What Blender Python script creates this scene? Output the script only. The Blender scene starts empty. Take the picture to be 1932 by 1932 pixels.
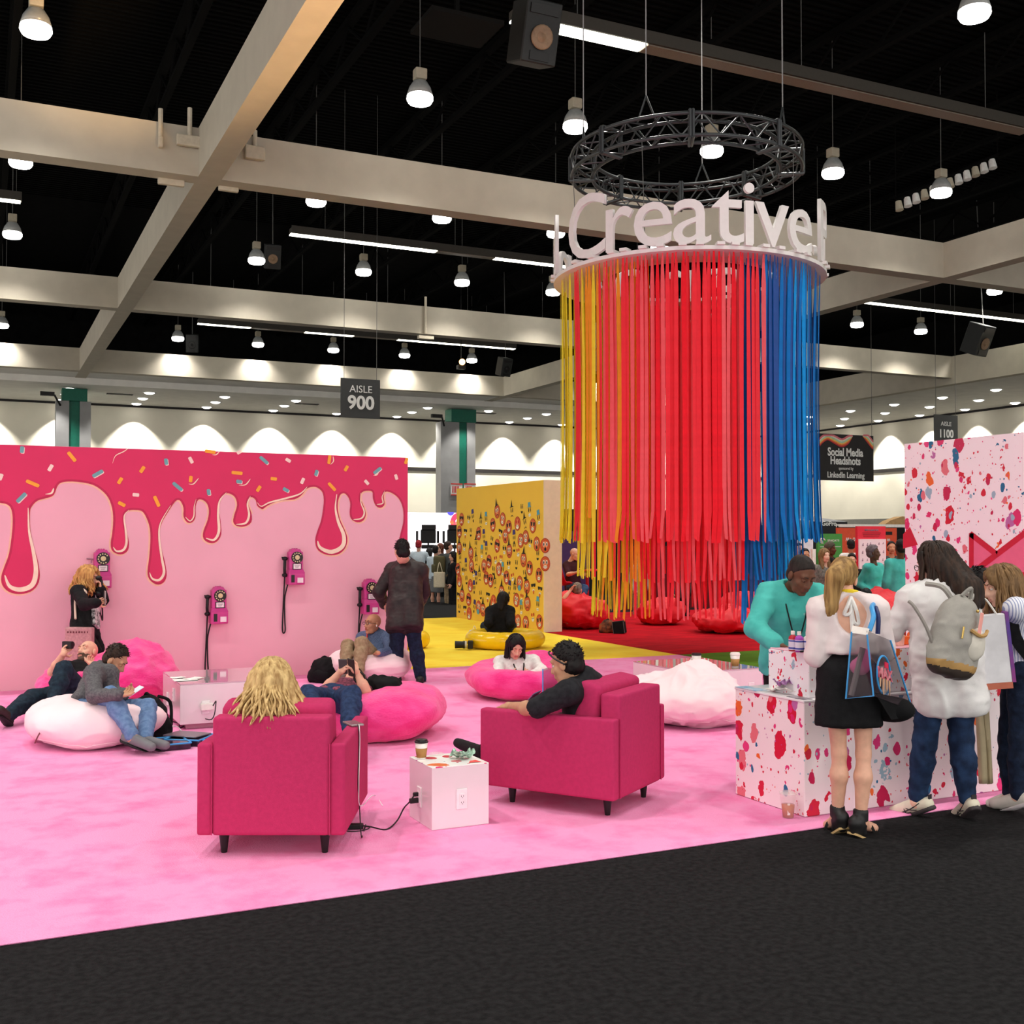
import bpy, bmesh, math, random
import numpy as np
from mathutils import Vector, Matrix, Euler
from mathutils.geometry import tessellate_polygon
random.seed(7); np.random.seed(7)
S = bpy.context.scene; COL = S.collection
# ---------------------------------------------------------------- camera
CAMH = 1.70; FPX = 2109.5; YAW = math.radians(25.541); PIT = math.radians(1.289)
cd = bpy.data.cameras.new('camera'); cam = bpy.data.objects.new('camera', cd); COL.objects.link(cam)
cam.location = (0, 0, CAMH); cam.rotation_euler = (math.radians(90) + PIT, 0, -YAW)
cd.sensor_width = 36.0; cd.lens = 36.0 * FPX / 1932.0; cd.clip_end = 400; S.camera = cam
# ---------------------------------------------------------------- world, view
w = bpy.data.worlds.new('hall_ambient'); S.world = w; w.use_nodes = True
w.node_tree.nodes['Background'].inputs[0].default_value = (1.0, 0.97, 0.93, 1)
w.node_tree.nodes['Background'].inputs[1].default_value = 1.7
S.view_settings.view_transform = 'Standard'; S.view_settings.look = 'None'
S.view_settings.gamma = 1.0; S.view_settings.use_curve_mapping = False
S.view_settings.exposure = 0.2
try:
    S.cycles.use_denoising = True; S.cycles.max_bounces = 7; S.cycles.diffuse_bounces = 3
    S.cycles.glossy_bounces = 3; S.cycles.transparent_max_bounces = 12; S.cycles.transmission_bounces = 4
    S.cycles.sample_clamp_indirect = 4.0; S.cycles.caustics_reflective = False; S.cycles.caustics_refractive = False
    S.cycles.use_light_tree = True
except Exception: pass
# ---------------------------------------------------------------- lamps of the hall (pendant grid, also the rows behind the viewer)
PEND_Z = 11.3
PX0, PDX = 0.9, 3.86
PROWS = [-9.4, -1.4, 6.6, 14.6, 22.7, 31.0, 38.55, 47.0, 55.4]
LAMP_W = 850.0
def spot(name, loc, power, col=(1.0, .95, .88), angle=118, blend=.85, radius=.25, aim=(0, 0, -1), parent=None):
    l = bpy.data.lights.new(name, 'SPOT'); l.energy = power; l.color = col
    l.spot_size = math.radians(angle); l.spot_blend = blend; l.shadow_soft_size = radius
    o = bpy.data.objects.new(name, l); COL.objects.link(o); o.location = loc
    o.rotation_euler = Vector(aim).to_track_quat('-Z', 'Y').to_euler()
    return o
for r in PROWS[1:4]:
    for k in range(-4, 7):
        if k == 1: continue
        if r == 14.6 and k in (4,): continue
        spot('hall_lamp', (PX0 + PDX * k, r, PEND_Z - .15), LAMP_W)
# ---------------------------------------------------------------- geometry helpers
_fw = Vector((math.sin(YAW) * math.cos(PIT), math.cos(YAW) * math.cos(PIT), math.sin(PIT)))
_rt = Vector((math.cos(YAW), -math.sin(YAW), 0)); _up = _rt.cross(_fw); _C = Vector((0, 0, CAMH))
def ray(x, y): return _fw + _rt * ((x - 966) / FPX) - _up * ((y - 966) / FPX)
def G(x, y, z=0.): d = ray(x, y); return _C + d * ((z - CAMH) / d.z)
def AX(x, y, X): d = ray(x, y); return _C + d * (X / d.x)
def AY(x, y, Y): d = ray(x, y); return _C + d * (Y / d.y)
def AD(x, y, dep): return _C + ray(x, y) * dep
def depth(p): return (Vector(p) - _C).dot(_fw)
def tag(o, label=None, cat=None, group=None, kind=None):
    if label: o['label'] = label
    if cat: o['category'] = cat
    if group: o['group'] = group
    if kind: o['kind'] = kind
    return o
def thing(name, label, cat, loc=(0, 0, 0), rz=0., group=None):
    o = bpy.data.objects.new(name, None); COL.objects.link(o); o.location = loc
    o.rotation_euler = (0, 0, rz); o.empty_display_size = .1
    return tag(o, label, cat, group)
def lin(c):
    return tuple(((v / 255.) / 12.92 if v <= 10 else ((v / 255. + .055) / 1.055) ** 2.4) for v in c)
_mats = {}
def M(name, rgb=(200, 200, 200), rough=.6, var=.06, scale=12., bump=0., bscale=80., spec=.4, metal=0., emit=0., alpha=1., trans=0., rgb2=None, stretch=(1, 1, 1), translucent=0.):
    """procedural material: a base colour broken up by noise, optional second tone and bump"""
    if name in _mats: return _mats[name]
    m = bpy.data.materials.new(name); _mats[name] = m; m.use_nodes = True
    nt = m.node_tree; N = nt.nodes; L = nt.links; b = N['Principled BSDF']
    c = lin(rgb); tc = N.new('ShaderNodeTexCoord'); mp = N.new('ShaderNodeMapping'); mp.inputs['Scale'].default_value = stretch
    L.new(tc.outputs['Object'], mp.inputs[0])
    n = N.new('ShaderNodeTexNoise'); n.inputs['Scale'].default_value = scale; n.inputs['Detail'].default_value = 4
    L.new(mp.outputs[0], n.inputs['Vector'])
    r = N.new('ShaderNodeValToRGB'); L.new(n.outputs['Fac'], r.inputs[0])
    c2 = lin(rgb2) if rgb2 else tuple(v * (1 - var) for v in c); c1 = c if rgb2 else tuple(min(1, v * (1 + var)) for v in c)
    r.color_ramp.elements[0].position = .35; r.color_ramp.elements[1].position = .65
    r.color_ramp.elements[0].color = (*c2, 1); r.color_ramp.elements[1].color = (*c1, 1)
    L.new(r.outputs[0], b.inputs['Base Color'])
    b.inputs['Roughness'].default_value = rough; b.inputs['Specular IOR Level'].default_value = spec; b.inputs['Metallic'].default_value = metal
    if emit:
        L.new(r.outputs[0], b.inputs['Emission Color']); b.inputs['Emission Strength'].default_value = emit
    b.inputs['Alpha'].default_value = alpha; b.inputs['Transmission Weight'].default_value = trans
    if bump:
        n2 = N.new('ShaderNodeTexNoise'); n2.inputs['Scale'].default_value = bscale; n2.inputs['Detail'].default_value = 3
        L.new(mp.outputs[0], n2.inputs['Vector']); bp = N.new('ShaderNodeBump'); bp.inputs['Strength'].default_value = bump
        bp.inputs['Distance'].default_value = .01; L.new(n2.outputs['Fac'], bp.inputs['Height']); L.new(bp.outputs[0], b.inputs['Normal'])
    if translucent:
        t = N.new('ShaderNodeBsdfTranslucent'); L.new(r.outputs[0], t.inputs[0]); mx = N.new('ShaderNodeMixShader'); mx.inputs[0].default_value = translucent
        L.new(b.outputs[0], mx.inputs[1]); L.new(t.outputs[0], mx.inputs[2]); L.new(mx.outputs[0], N['Material Output'].inputs[0])
    return m
def mk(name, verts, faces, mats, parent=None, smooth=False, idx=None, loc=None):
    """one mesh object; world-coordinate vertices even when parented to an (unrotated) empty"""
    me = bpy.data.meshes.new(name); me.from_pydata([tuple(v) for v in verts], [], [tuple(f) for f in faces])
    for m in (mats if isinstance(mats, (list, tuple)) else [mats]): me.materials.append(m)
    if idx is not None: me.polygons.foreach_set('material_index', list(idx))
    if smooth: me.polygons.foreach_set('use_smooth', [True] * len(me.polygons))
    me.update()
    o = bpy.data.objects.new(name, me); COL.objects.link(o)
    if parent is not None: hang(o, parent)
    return o
LOCAL = False
def hang(o, parent):
    o.parent = parent
    if not LOCAL:
        t = Vector((0, 0, 0)); p = parent
        while p is not None:
            if p.type == 'EMPTY': t += p.location
            p = p.parent
        if parent.type == 'EMPTY': o.matrix_parent_inverse = Matrix.Translation(-t)
class MB:
    def __init__(s): s.v = []; s.f = []; s.m = []; s.mi = 0
    def add(s, v, f):
        n = len(s.v); s.v += [tuple(p) for p in v]; s.f += [tuple(i + n for i in q) for q in f]; s.m += [s.mi] * len(f); return s
    def mat(s, i): s.mi = i; return s
    def box(s, a, b, R=None, o=None):
        (x0, y0, z0), (x1, y1, z1) = a, b
        v = [Vector(p) for p in ((x0, y0, z0), (x1, y0, z0), (x1, y1, z0), (x0, y1, z0), (x0, y0, z1), (x1, y0, z1), (x1, y1, z1), (x0, y1, z1))]
        if R is not None: v = [R @ p for p in v]
        if o is not None: v = [p + Vector(o) for p in v]
        return s.add(v, [(3, 2, 1, 0), (4, 5, 6, 7), (0, 1, 5, 4), (1, 2, 6, 5), (2, 3, 7, 6), (3, 0, 4, 7)])
    def rbox(s, a, b, r=.02, seg=2, R=None, o=None):
        bm = bmesh.new(); bmesh.ops.create_cube(bm, size=1)
        c = [(a[i] + b[i]) / 2 for i in range(3)]; d = [b[i] - a[i] for i in range(3)]
        for v in bm.verts: v.co = Vector((c[0] + v.co.x * d[0], c[1] + v.co.y * d[1], c[2] + v.co.z * d[2]))
        bmesh.ops.bevel(bm, geom=bm.edges[:], offset=min(r, min(d) * .49), segments=seg, affect='EDGES', profile=.6)
        v = [p.co.copy() for p in bm.verts]
        if R is not None: v = [R @ p for p in v]
        if o is not None: v = [p + Vector(o) for p in v]
        bm.verts.index_update(); f = [[q.index for q in p.verts] for p in bm.faces]; bm.free(); return s.add(v, f)
    def cone(s, p, q, r0, r1=None, n=12, cap=True):
        p, q = Vector(p), Vector(q); r1 = r0 if r1 is None else r1; d = (q - p)
        if d.length < 1e-9: return s
        d.normalize(); u = d.orthogonal().normalized(); w_ = d.cross(u); v = []
        for c, r in ((p, r0), (q, r1)):
            for i in range(n):
                a = 2 * math.pi * i / n; v.append(c + (u * math.cos(a) + w_ * math.sin(a)) * r)
        f = [(i, (i + 1) % n, n + (i + 1) % n, n + i) for i in range(n)]
        if cap: f += [tuple(range(n - 1, -1, -1)), tuple(range(n, 2 * n))]
        return s.add(v, f)
    def lathe(s, prof, c=(0, 0, 0), n=24, R=None):
        v = []; f = []
        for r, z in prof:
            for i in range(n):
                a = 2 * math.pi * i / n; p = Vector((r * math.cos(a), r * math.sin(a), z))
                if R is not None: p = R @ p
                v.append(p + Vector(c))
        for k in range(len(prof) - 1):
            for i in range(n): f.append((k * n + i, k * n + (i + 1) % n, (k + 1) * n + (i + 1) % n, (k + 1) * n + i))
        if prof[0][0] > 1e-4: f.append(tuple(range(n - 1, -1, -1)))
        if prof[-1][0] > 1e-4: f.append(tuple((len(prof) - 1) * n + i for i in range(n)))
        return s.add(v, f)
    def tube(s, pts, r, n=6, taper=None):
        pts = [Vector(p) for p in pts]; v = []; f = []; u = None; m = len(pts)
        for k, p in enumerate(pts):
            d = (pts[min(k + 1, m - 1)] - pts[max(k - 1, 0)])
            d = d.normalized() if d.length > 1e-9 else Vector((0, 0, 1))
            if u is None: u = d.orthogonal().normalized()
            u = (u - d * u.dot(d)); u = u.normalized() if u.length > 1e-6 else d.orthogonal().normalized()
            w_ = d.cross(u); rr = r if taper is None else r * taper(k / max(1, m - 1))
            for i in range(n):
                a = 2 * math.pi * i / n; v.append(p + (u * math.cos(a) + w_ * math.sin(a)) * rr)
        for k in range(m - 1):
            for i in range(n): f.append((k * n + i, k * n + (i + 1) % n, (k + 1) * n + (i + 1) % n, (k + 1) * n + i))
        f += [tuple(range(n - 1, -1, -1)), tuple((m - 1) * n + i for i in range(n))]
        return s.add(v, f)
    def ell(s, c, r, n=16, k=10, R=None):
        prof = [(max(1e-5, math.sin(math.pi * i / k)), -math.cos(math.pi * i / k)) for i in range(k + 1)]
        D = Matrix.Diagonal(Vector(r)); return s.lathe(prof, c, n, (R @ D) if R is not None else D)
    def poly(s, pts):
        """flat polygon (list of 3-D points), triangulated"""
        pts = [Vector(p) for p in pts]; return s.add(pts, tessellate_polygon([pts]))
    def strip(s, pts, nrm, wd):
        """flat band along pts; wd(t) its half width, across = tangent x nrm"""
        pts = [Vector(p) for p in pts]; nrm = Vector(nrm); v = []; m = len(pts)
        for k, p in enumerate(pts):
            d = (pts[min(k + 1, m - 1)] - pts[max(k - 1, 0)]).normalized(); a = d.cross(nrm).normalized(); h = wd(k / (m - 1)) if callable(wd) else wd
            v += [p - a * h, p + a * h]
        return s.add(v, [(2 * k, 2 * k + 1, 2 * k + 3, 2 * k + 2) for k in range(m - 1)])
    def prism(s, pts, d):
        pts = [Vector(p) for p in pts]; d = Vector(d); n = len(pts); t = tessellate_polygon([pts])
        f = [tuple(reversed(q)) for q in t] + [tuple(i + n for i in q) for q in t] + [(i, (i + 1) % n, n + (i + 1) % n, n + i) for i in range(n)]
        return s.add(pts + [p + d for p in pts], f)
    def obj(s, name, mats, parent=None, smooth=False):
        o = mk(name, s.v, s.f, mats, parent, smooth, s.m if isinstance(mats, (list, tuple)) and len(mats) > 1 else None)
        if smooth == 'auto':
            bm = bmesh.new(); bm.from_mesh(o.data); bmesh.ops.recalc_face_normals(bm, faces=bm.faces[:])
            for e in bm.edges: e.smooth = len(e.link_faces) == 2 and e.calc_face_angle(0) < .7
            bm.to_mesh(o.data); bm.free()
        return o
def spl(pts, n=6, closed=False):
    """Catmull-Rom through pts"""
    P = [np.array(p, float) for p in pts]; out = []; m = len(P)
    for i in range(m if closed else m - 1):
        a, b, c, d = (P[(i - 1) % m] if closed or i > 0 else P[0]), P[i], P[(i + 1) % m], (P[(i + 2) % m] if closed or i + 2 < m else P[-1])
        for k in range(n):
            t = k / n; out.append(.5 * (2 * b + (c - a) * t + (2 * a - 5 * b + 4 * c - d) * t * t + (3 * b - a - 3 * c + d) * t ** 3))
    if not closed: out.append(P[-1])
    return [tuple(p) for p in out]
def dup(o, loc=None, rz=None, label=None, group=None, parent=None):
    c = o.copy(); COL.objects.link(c)
    if parent is not None: c.parent = parent
    if loc is not None: c.location = loc
    if rz is not None: c.rotation_euler = (0, 0, rz)
    if label: c['label'] = label
    if group: c['group'] = group
    for ch in list(o.children):
        if ch.type != 'LIGHT': dup(ch, parent=c)
    return c
def text(body, size, name, mat, mtx, parent=None, depth_=.004, bold=0., align='CENTER', sx=1.):
    cu = bpy.data.curves.new(name, 'FONT'); cu.body = body; cu.size = size; cu.align_x = align; cu.align_y = 'CENTER'
    cu.extrude = depth_; cu.offset = bold; cu.resolution_u = 4
    t = bpy.data.objects.new(name, cu); COL.objects.link(t); dg = bpy.context.evaluated_depsgraph_get()
    me = bpy.data.meshes.new_from_object(t.evaluated_get(dg)); bpy.data.objects.remove(t); bpy.data.curves.remove(cu)
    me.transform(mtx @ Matrix.Diagonal((sx, 1, 1, 1))); me.materials.clear(); me.materials.append(mat); me.name = name
    o = bpy.data.objects.new(name, me); COL.objects.link(o)
    if parent is not None: hang(o, parent)
    return o
def plane_mtx(o, right, up_):
    r = Vector(right).normalized(); u = Vector(up_).normalized(); n = r.cross(u)
    return Matrix(((r.x, u.x, n.x, o[0]), (r.y, u.y, n.y, o[1]), (r.z, u.z, n.z, o[2]), (0, 0, 0, 1)))
# ================================================================ THE HALL
def struct(name, mb, mats, parent=None, smooth=False):
    o = mb.obj(name, mats, parent, smooth); o['kind'] = 'structure'; return o
m_blackcarpet = M('black_aisle_carpet', (36, 36, 37), .95, rgb2=(22, 22, 23), scale=30, bump=.5, bscale=180, spec=.1)
m_pinkcarpet = M('pink_plush_carpet', (250, 160, 206), .95, rgb2=(243, 122, 178), scale=2.9, bump=.6, bscale=120, spec=.1)
m_yelcarpet = M('yellow_carpet', (252, 226, 78), .95, rgb2=(246, 210, 62), scale=2., bump=.4, bscale=120, spec=.1)
m_redcarpet = M('red_carpet', (196, 16, 34), .95, rgb2=(160, 10, 26), scale=3., bump=.4, bscale=120, spec=.1, stretch=(.6, 2, 1))
m_grncarpet = M('green_carpet', (98, 140, 44), .95, rgb2=(84, 124, 36), scale=3., bump=.4, bscale=120, spec=.1)
for mm in (m_pinkcarpet,):   # nap of the pile: broad strokes and fine mottling
    nt = mm.node_tree; rp = [n for n in nt.nodes if n.type == 'VALTORGB'][0]; rp.color_ramp.elements[0].position = .26; rp.color_ramp.elements[1].position = .54
    ns = [n for n in nt.nodes if n.type == 'TEX_NOISE'][0]; ns.inputs['Detail'].default_value = 8; ns.inputs['Roughness'].default_value = .62
struct('floor', MB().box((-40, -14, -.06), (62, 75, 0)), m_blackcarpet)
# unseen pale floors for neighbouring booths, added to bounce lamp light up to the beams
struct('floor_bounce', MB().box((-38, 14.6, -.01), (-1.2, 56, .004)).box((-1.2, 14.6, -.01), (4.2, 21, .004)).box((-38, -13, -.01), (-5, 14.5, .004)).box((22, -13, -.01), (45, 14, .004)), M('pale_bounce_floor', (196, 190, 182), .95, bump=.3))
PK = [(-3.6, 5.14), (9.1, 5.14), (9.1, 13.5), (-3.6, 13.5)]
def carpet(name, label, x0, y0, x1, y1, m):
    o = MB().rbox((x0, y0, 0.0005), (x1, y1, .012), .005, 1).obj(name, m); tag(o, label, 'carpet'); return o
carpet('pink_carpet', 'bright pink plush carpet of the lounge with mottled pile, edged by the black aisle', -3.6, 5.14, 9.1, 13.5, m_pinkcarpet)
carpet('yellow_carpet', 'yellow carpet lying in front of the yellow face-sticker wall', 4.9, 13.5, 9.1, 21.8, m_yelcarpet)
carpet('red_carpet', 'deep red carpet under the hanging ribbon curtain', 9.47, 13.5, 19.5, 21.7, m_redcarpet)
carpet('red_carpet', 'narrow strip of red carpet before the pale end of the yellow sticker wall', 9.105, 13.5, 9.47, 17.7, m_redcarpet)
carpet('green_carpet', 'green carpet wedge between red carpet and splattered counter', 9.1, 9.3, 18, 13.5, m_grncarpet)
# ceiling deck with joists
m_deck = M('black_roof_deck', (18, 18, 18), .95, var=.25, scale=3, spec=.03)
m_joist = M('black_joist_steel', (13, 13, 13), .9, var=.2, spec=.04)
ceil = struct('ceiling', MB().box((-40, -14, 15.0), (62, 75, 15.2)), m_deck)
rib = MB()
for k in range(150):
    y = 8 + k * .26; rib.box((-2, y, 14.94), (34, y + .09, 15.0))
rb = struct('deck_rib', rib, m_joist, ceil); rb['kind'] = 'stuff'
for i in range(13):
    x = -8 + i * 3.86 + 1.0
    j = MB().box((x - .12, 4, 14.75), (x + .12, 70, 14.9)).box((x - .09, 4, 13.75), (x + .09, 70, 13.88))
    y = 4.0; s_ = 1
    while y < 66:
        j.cone((x, y, 14.75 if s_ > 0 else 13.85), (x, y + 1.3, 13.85 if s_ > 0 else 14.75), .045, n=5); y += 1.3; s_ = -s_
    struct('roof_joist', j, m_joist, ceil)
m_beam = M('painted_beam', (196, 188, 172), .7, var=.04, scale=2, spec=.3)
ZB, ZT = 9.5, 10.56
trim_n = [0]
def beam(x0, y0, x1, y1, z0=ZB, z1=ZT, m=None):
    trim_n[0] += 1; return struct('trim_%d' % trim_n[0], MB().box((x0, y0, z0), (x1, y1, z1)), m or m_beam)
for y in (24.6, 40.0, 55.8): beam(-38, y, 43.0, y + .52)
for x, y1 in ((4.23, 58.4), (26.15, 58.4)):
    for a, b in ((-13, 24.6), (25.12, 40.0), (40.52, 55.8), (56.32, y1)): beam(x, a, x + .5, b)
# perimeter soffit, walls
beam(43.0, -13, 43.5, 58.4, 9.2, ZT)
ZP = 9.2
m_soffit = M('perimeter_soffit', (244, 242, 236), .8, var=.04, scale=1.5)
m_wall = M('white_hall_wall', (232, 226, 210), .85, var=.03, scale=.8)
m_dark = M('dark_gap', (40, 36, 36), .8)
m_greyw = M('grey_wall_base', (120, 118, 112), .8)
YW, XW = 66.5, 53.1
struct('ceiling_perimeter', MB().box((-38, 58.6, ZP), (XW, YW, ZP + .1)).box((43.5, -13, ZP), (XW, 58.6, ZP + .1)), m_soffit)
beam(-38, 58.4, 43.5, 58.6, ZP, ZB + .05, m_soffit)
beam(-38, 56.32, 43.0, 58.4, ZB + .02, ZB + .12, m_soffit)
struct('wall_back', MB().box((-38, YW, 2.6), (XW, YW + .3, ZP + .15)), m_wall)
struct('wall_right', MB().box((XW, -13, 2.9), (XW + .3, YW + .3, ZP + .15)), m_wall)
trim_n[0] += 1; struct('trim_%d' % trim_n[0], MB().box((-38, YW, ZP + .15), (XW, YW + .3, 15)).box((XW, -13, ZP + .15), (XW + .3, YW + .3, 15)), m_deck)
struct('baseboard_back', MB().box((-38, YW - .05, 0), (XW, YW + .3, 2.6)), m_dark)
struct('baseboard_right', MB().box((XW - .05, -13, 0), (XW + .3, YW - .06, 2.9)), m_greyw)
z1 = AY(800, 885, YW).z
trim_n[0] += 1; struct('trim_%d' % trim_n[0], MB().box((-38, YW - .04, z1 - .12), (XW - .05, YW + .02, z1 + .1)), m_dark)
trim_n[0] += 1; struct('trim_%d' % trim_n[0], MB().box((XW - .04, -13, z1 - .12), (XW + .02, YW - .05, z1 + .1)), m_dark)
trim_n[0] += 1; struct('trim_%d' % trim_n[0], MB().box((-38, YW - .06, ZP - .12), (XW - .06, YW, ZP + .02)).box((XW - .06, -13, ZP - .12), (XW, YW - .06, ZP + .02)), m_dark)
# clad columns with a green steel strip
m_clad = M('grey_column_cladding', (150, 150, 150), .45, var=.05, scale=2)
m_green = M('green_steel', (10, 104, 84), .5, var=.06)
def column(px0, px1, y_top, Y, green_px, name, label):
    a = AY(px0, y_top, Y); b = AY(px1, y_top, Y); g = AY(green_px, y_top, Y)
    wd = (b.x - a.x); c = thing(name, label, 'column', ((a.x + b.x) / 2, Y, 0)); c['kind'] = 'structure'
    zt = AY(px0, y_top + 20, Y).z
    MB().box((a.x, Y, 0), (g.x - .25, Y + .8, zt)).obj('cladding', m_clad, c)
    MB().box((g.x + .25, Y, 0), (b.x, Y + .8, zt)).obj('cladding', m_clad, c)
    MB().box((g.x - .25, Y + .12, 0), (g.x + .25, Y + .7, zt + .2)).obj('steel_core', m_green, c)
    MB().box((g.x - wd * .36, Y - .1, zt), (g.x + wd * .36, Y + .9, ZP - .05)).obj('cap_plate', m_green, c)
    cm = MB().box((a.x - .75, Y - .5, zt + .15), (a.x - .1, Y - .3, zt + .35)).cone((a.x - .1, Y - .4, zt + .2), (a.x + .2, Y, zt - .25), .05)
    cm.obj('camera_bracket', M('black_plastic', (18, 18, 19), .5), c)
    return c
column(106, 172, 735, 60.0, 141, 'column', 'grey clad column with green steel strip rising behind the drip mural')
for x in (3.2, 6.2, 25.6, 28.6): spot('column_washer', (x, 58.9, 9.0), 500, (1, .96, .9), 100, .6, .1)
c2 = column(832, 897, 775, 60.0, 874, 'column', 'grey clad column with green steel strip beside the yellow sticker wall')
m_signwhite = M('sign_white', (235, 233, 228), .6); m_signred = M('sign_red', (205, 45, 40), .6)
for px in (862, 887):
    a = AY(px - 12, 912, 59.95); b = AY(px + 10, 935, 59.95)
    q = MB().box((a.x, 59.9, b.z), (b.x, 59.96, a.z)).mat(1).box((a.x, 59.87, a.z - .06), (b.x, 59.9, a.z)).box((a.x, 59.87, b.z), (b.x, 59.9, b.z + .06))
    for k in range(5): q.box((a.x + .1 + k * .09, 59.87, b.z + .15), (a.x + .14 + k * .09, 59.9, a.z - .15))
    q.obj('notice', [m_signwhite, m_signred], c2)
# recessed downlights of the perimeter, with their pools on the walls
m_lens = M('lit_lens', (255, 250, 240), .4, var=.0, emit=9.)
m_ltrim = M('white_lamp_trim', (235, 235, 232), .5)
ORD = 'first second third fourth fifth sixth seventh eighth ninth tenth eleventh twelfth thirteenth fourteenth fifteenth sixteenth seventeenth eighteenth nineteenth'.split()
def downlight(x, y, label, real=True):
    downlight.n = getattr(downlight, 'n', 0)
    t = thing('downlight', label, 'downlight', (x, y, ZP), 0, 'recessed downlights of the perimeter ceiling')
    MB().lathe([(.26, -.02), (.34, -.03), (.34, 0.0), (.26, 0)], (x, y, ZP), 16).obj('trim_ring', m_ltrim, t, True)
    MB().lathe([(.0, -.1), (.15, -.09), (.27, -.02)], (x, y, ZP), 16).obj('lens', m_lens, t)
for k in range(-1, 15):
    x = 0.25 + k * 3.86
    for j, y in enumerate((60.3, 62.9, 65.55)):
        if x < 51: downlight(x, y, '%s recessed downlight from the left, %s row along the back wall' % (ORD[k + 1], ('front', 'middle', 'rear')[j]))
    spot('downlight_glow', (x, 61.5, ZP - .2), 700, (1, .96, .88), 120, .6, .1)
    spot('wall_washer', (x, YW - .8, ZP - .16), 2100, (1, .96, .86), 92, .55, .04)
    if x < 42: spot('soffit_washer', (x, 57.5, ZB), 260, (1, .96, .9), 96, .3, .05)
for k in range(13):
    y = 16 + k * 3.5
    for j, x in enumerate((46.6, 49.3, 52.1)): downlight(x, y, '%s recessed downlight from the right, %s row along the right wall' % (ORD[k], ('inner', 'middle', 'outer')[j]))
    spot('wall_washer', (XW - .8, y, ZP - .16), 2100, (1, .96, .86), 92, .55, .04)
for x, wd_ in ((6, 'leftmost'), (16, 'second'), (27, 'third'), (36, 'rightmost')):   # black supply grilles in the perimeter ceiling
    o = MB().box((x, 61.4, ZP - .03), (x + 1.3, 61.8, ZP - .005)).obj('air_grille', m_dark)
    tag(o, '%s dark slot air grille from the left in the ceiling strip along the back wall' % wd_, 'grille', 'air grilles of the perimeter ceiling')
# ================================================================ PENDANTS, STRIP LIGHTS, SPEAKERS
m_hi = M('glowing_pendant_lens', (255, 252, 244), .4, var=0, emit=14.)
m_refl = M('prismatic_reflector', (150, 152, 150), .25, var=.05, metal=.0, spec=.5, emit=.08)
m_hous = M('pendant_housing', (188, 180, 160), .5, var=.06)
m_cable = M('thin_steel_cable', (92, 92, 90), .5)
def make_pendant(x, y, z=PEND_Z, label='', lamp=True):
    t = thing('pendant_lamp', label, 'pendant lamp', (x, y, z), 0, 'high-bay pendant lamps under the black ceiling')
    if not hasattr(make_pendant, 'src'):
        global LOCAL; LOCAL = True
        b = MB().lathe([(.2, .10), (.285, .02), (.29, -.06), (.25, -.13), (.12, -.16), (.0, -.165)], n=20); b.obj('lens', m_hi, t, True)
        b = MB().lathe([(.285, .04), (.24, .2), (.15, .34), (.08, .36)], n=20); b.obj('reflector', m_refl, t, True)
        b = MB().rbox((-.13, -.12, .38), (.13, .12, .62), .03).cone((0, 0, .34), (0, 0, .4), .06); b.obj('housing', m_hous, t)
        b = MB().cone((0, 0, .6), (0, 0, 15 - PEND_Z), .012, n=5); b.obj('cable', m_cable, t)
        make_pendant.src = t; LOCAL = False
    else:
        for ch in make_pendant.src.children:
            c = ch.copy(); COL.objects.link(c); c.parent = t
    if lamp: spot('pendant_glow', (x, y, z - .2), LAMP_W)
    return t
rowname = {14.6: 'nearest row, its upper body out of frame at top right', 22.7: 'row before the first cross beam', 31.0: 'row just behind the first cross beam',
           38.55: 'row before the second cross beam', 47.0: 'row behind the second cross beam', 55.4: 'farthest row, before the third cross beam'}
for r in PROWS[3:]:
    vis = []
    for k in range(-1, 11):
        x = PX0 + PDX * k
        if k in (1, 7) : continue
        p = Vector((x, r, PEND_Z)) - _C; d = p.dot(_fw); px = 966 + FPX * p.dot(_rt) / d; py = 966 - FPX * p.dot(_up) / d
        if r == 14.6 and k != 4: continue
        if px < -40 or px > 2000: 
            continue
        vis.append((x, k))
    for n, (x, k) in enumerate(vis):
        word = ['first', 'second', 'third', 'fourth', 'fifth', 'sixth', 'seventh', 'eighth', 'ninth', 'tenth'][n]
        make_pendant(x, r, PEND_Z, '%s glowing high-bay pendant from the left in the %s' % (word, rowname[r]) if r != 14.6 else 'largest glowing high-bay pendant hanging at the top right corner')
for r in PROWS[4:]:
    for k in (-3, -2, 9, 10, 11): spot('hall_lamp', (PX0 + PDX * k, r, PEND_Z - .15), LAMP_W)
# linear fluorescent runs: channel, lit and unlit sections
m_tube = M('lit_fluorescent', (255, 254, 232), .4, var=0, emit=7.)
m_chan = M('dark_channel', (62, 58, 52), .6); m_louv = M('unlit_louvre', (128, 118, 106), .6, var=.12, scale=60)
def strip(pa, pb, z, lit, label, wd=.16):
    a, b = G(*pa, z), G(*pb, z); Y = (a.y + b.y) / 2; L = b.x - a.x
    t = thing('strip_light', label, 'strip light', (a.x, Y, z), 0, 'linear strip lights under the black ceiling')
    MB().box((a.x, Y - wd, z + .02), (b.x, Y + wd, z + .2)).box((a.x, Y - wd - .05, z), (b.x, Y - wd, z + .25)).obj('channel', m_chan, t)
    for f0, f1, on in lit:
        MB().box((a.x + L * f0, Y - wd * .9, z - .02), (a.x + L * f1 - .03, Y + wd * .9, z + .02)).obj('tube_panel' if on else 'louvre', m_tube if on else m_louv, t)
    for f in (.1, .5, .9): MB().cone((a.x + L * f, Y, z + .2), (a.x + L * f, Y, 13.8), .01, n=4).obj('suspension', m_cable, t)
    return t
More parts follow.
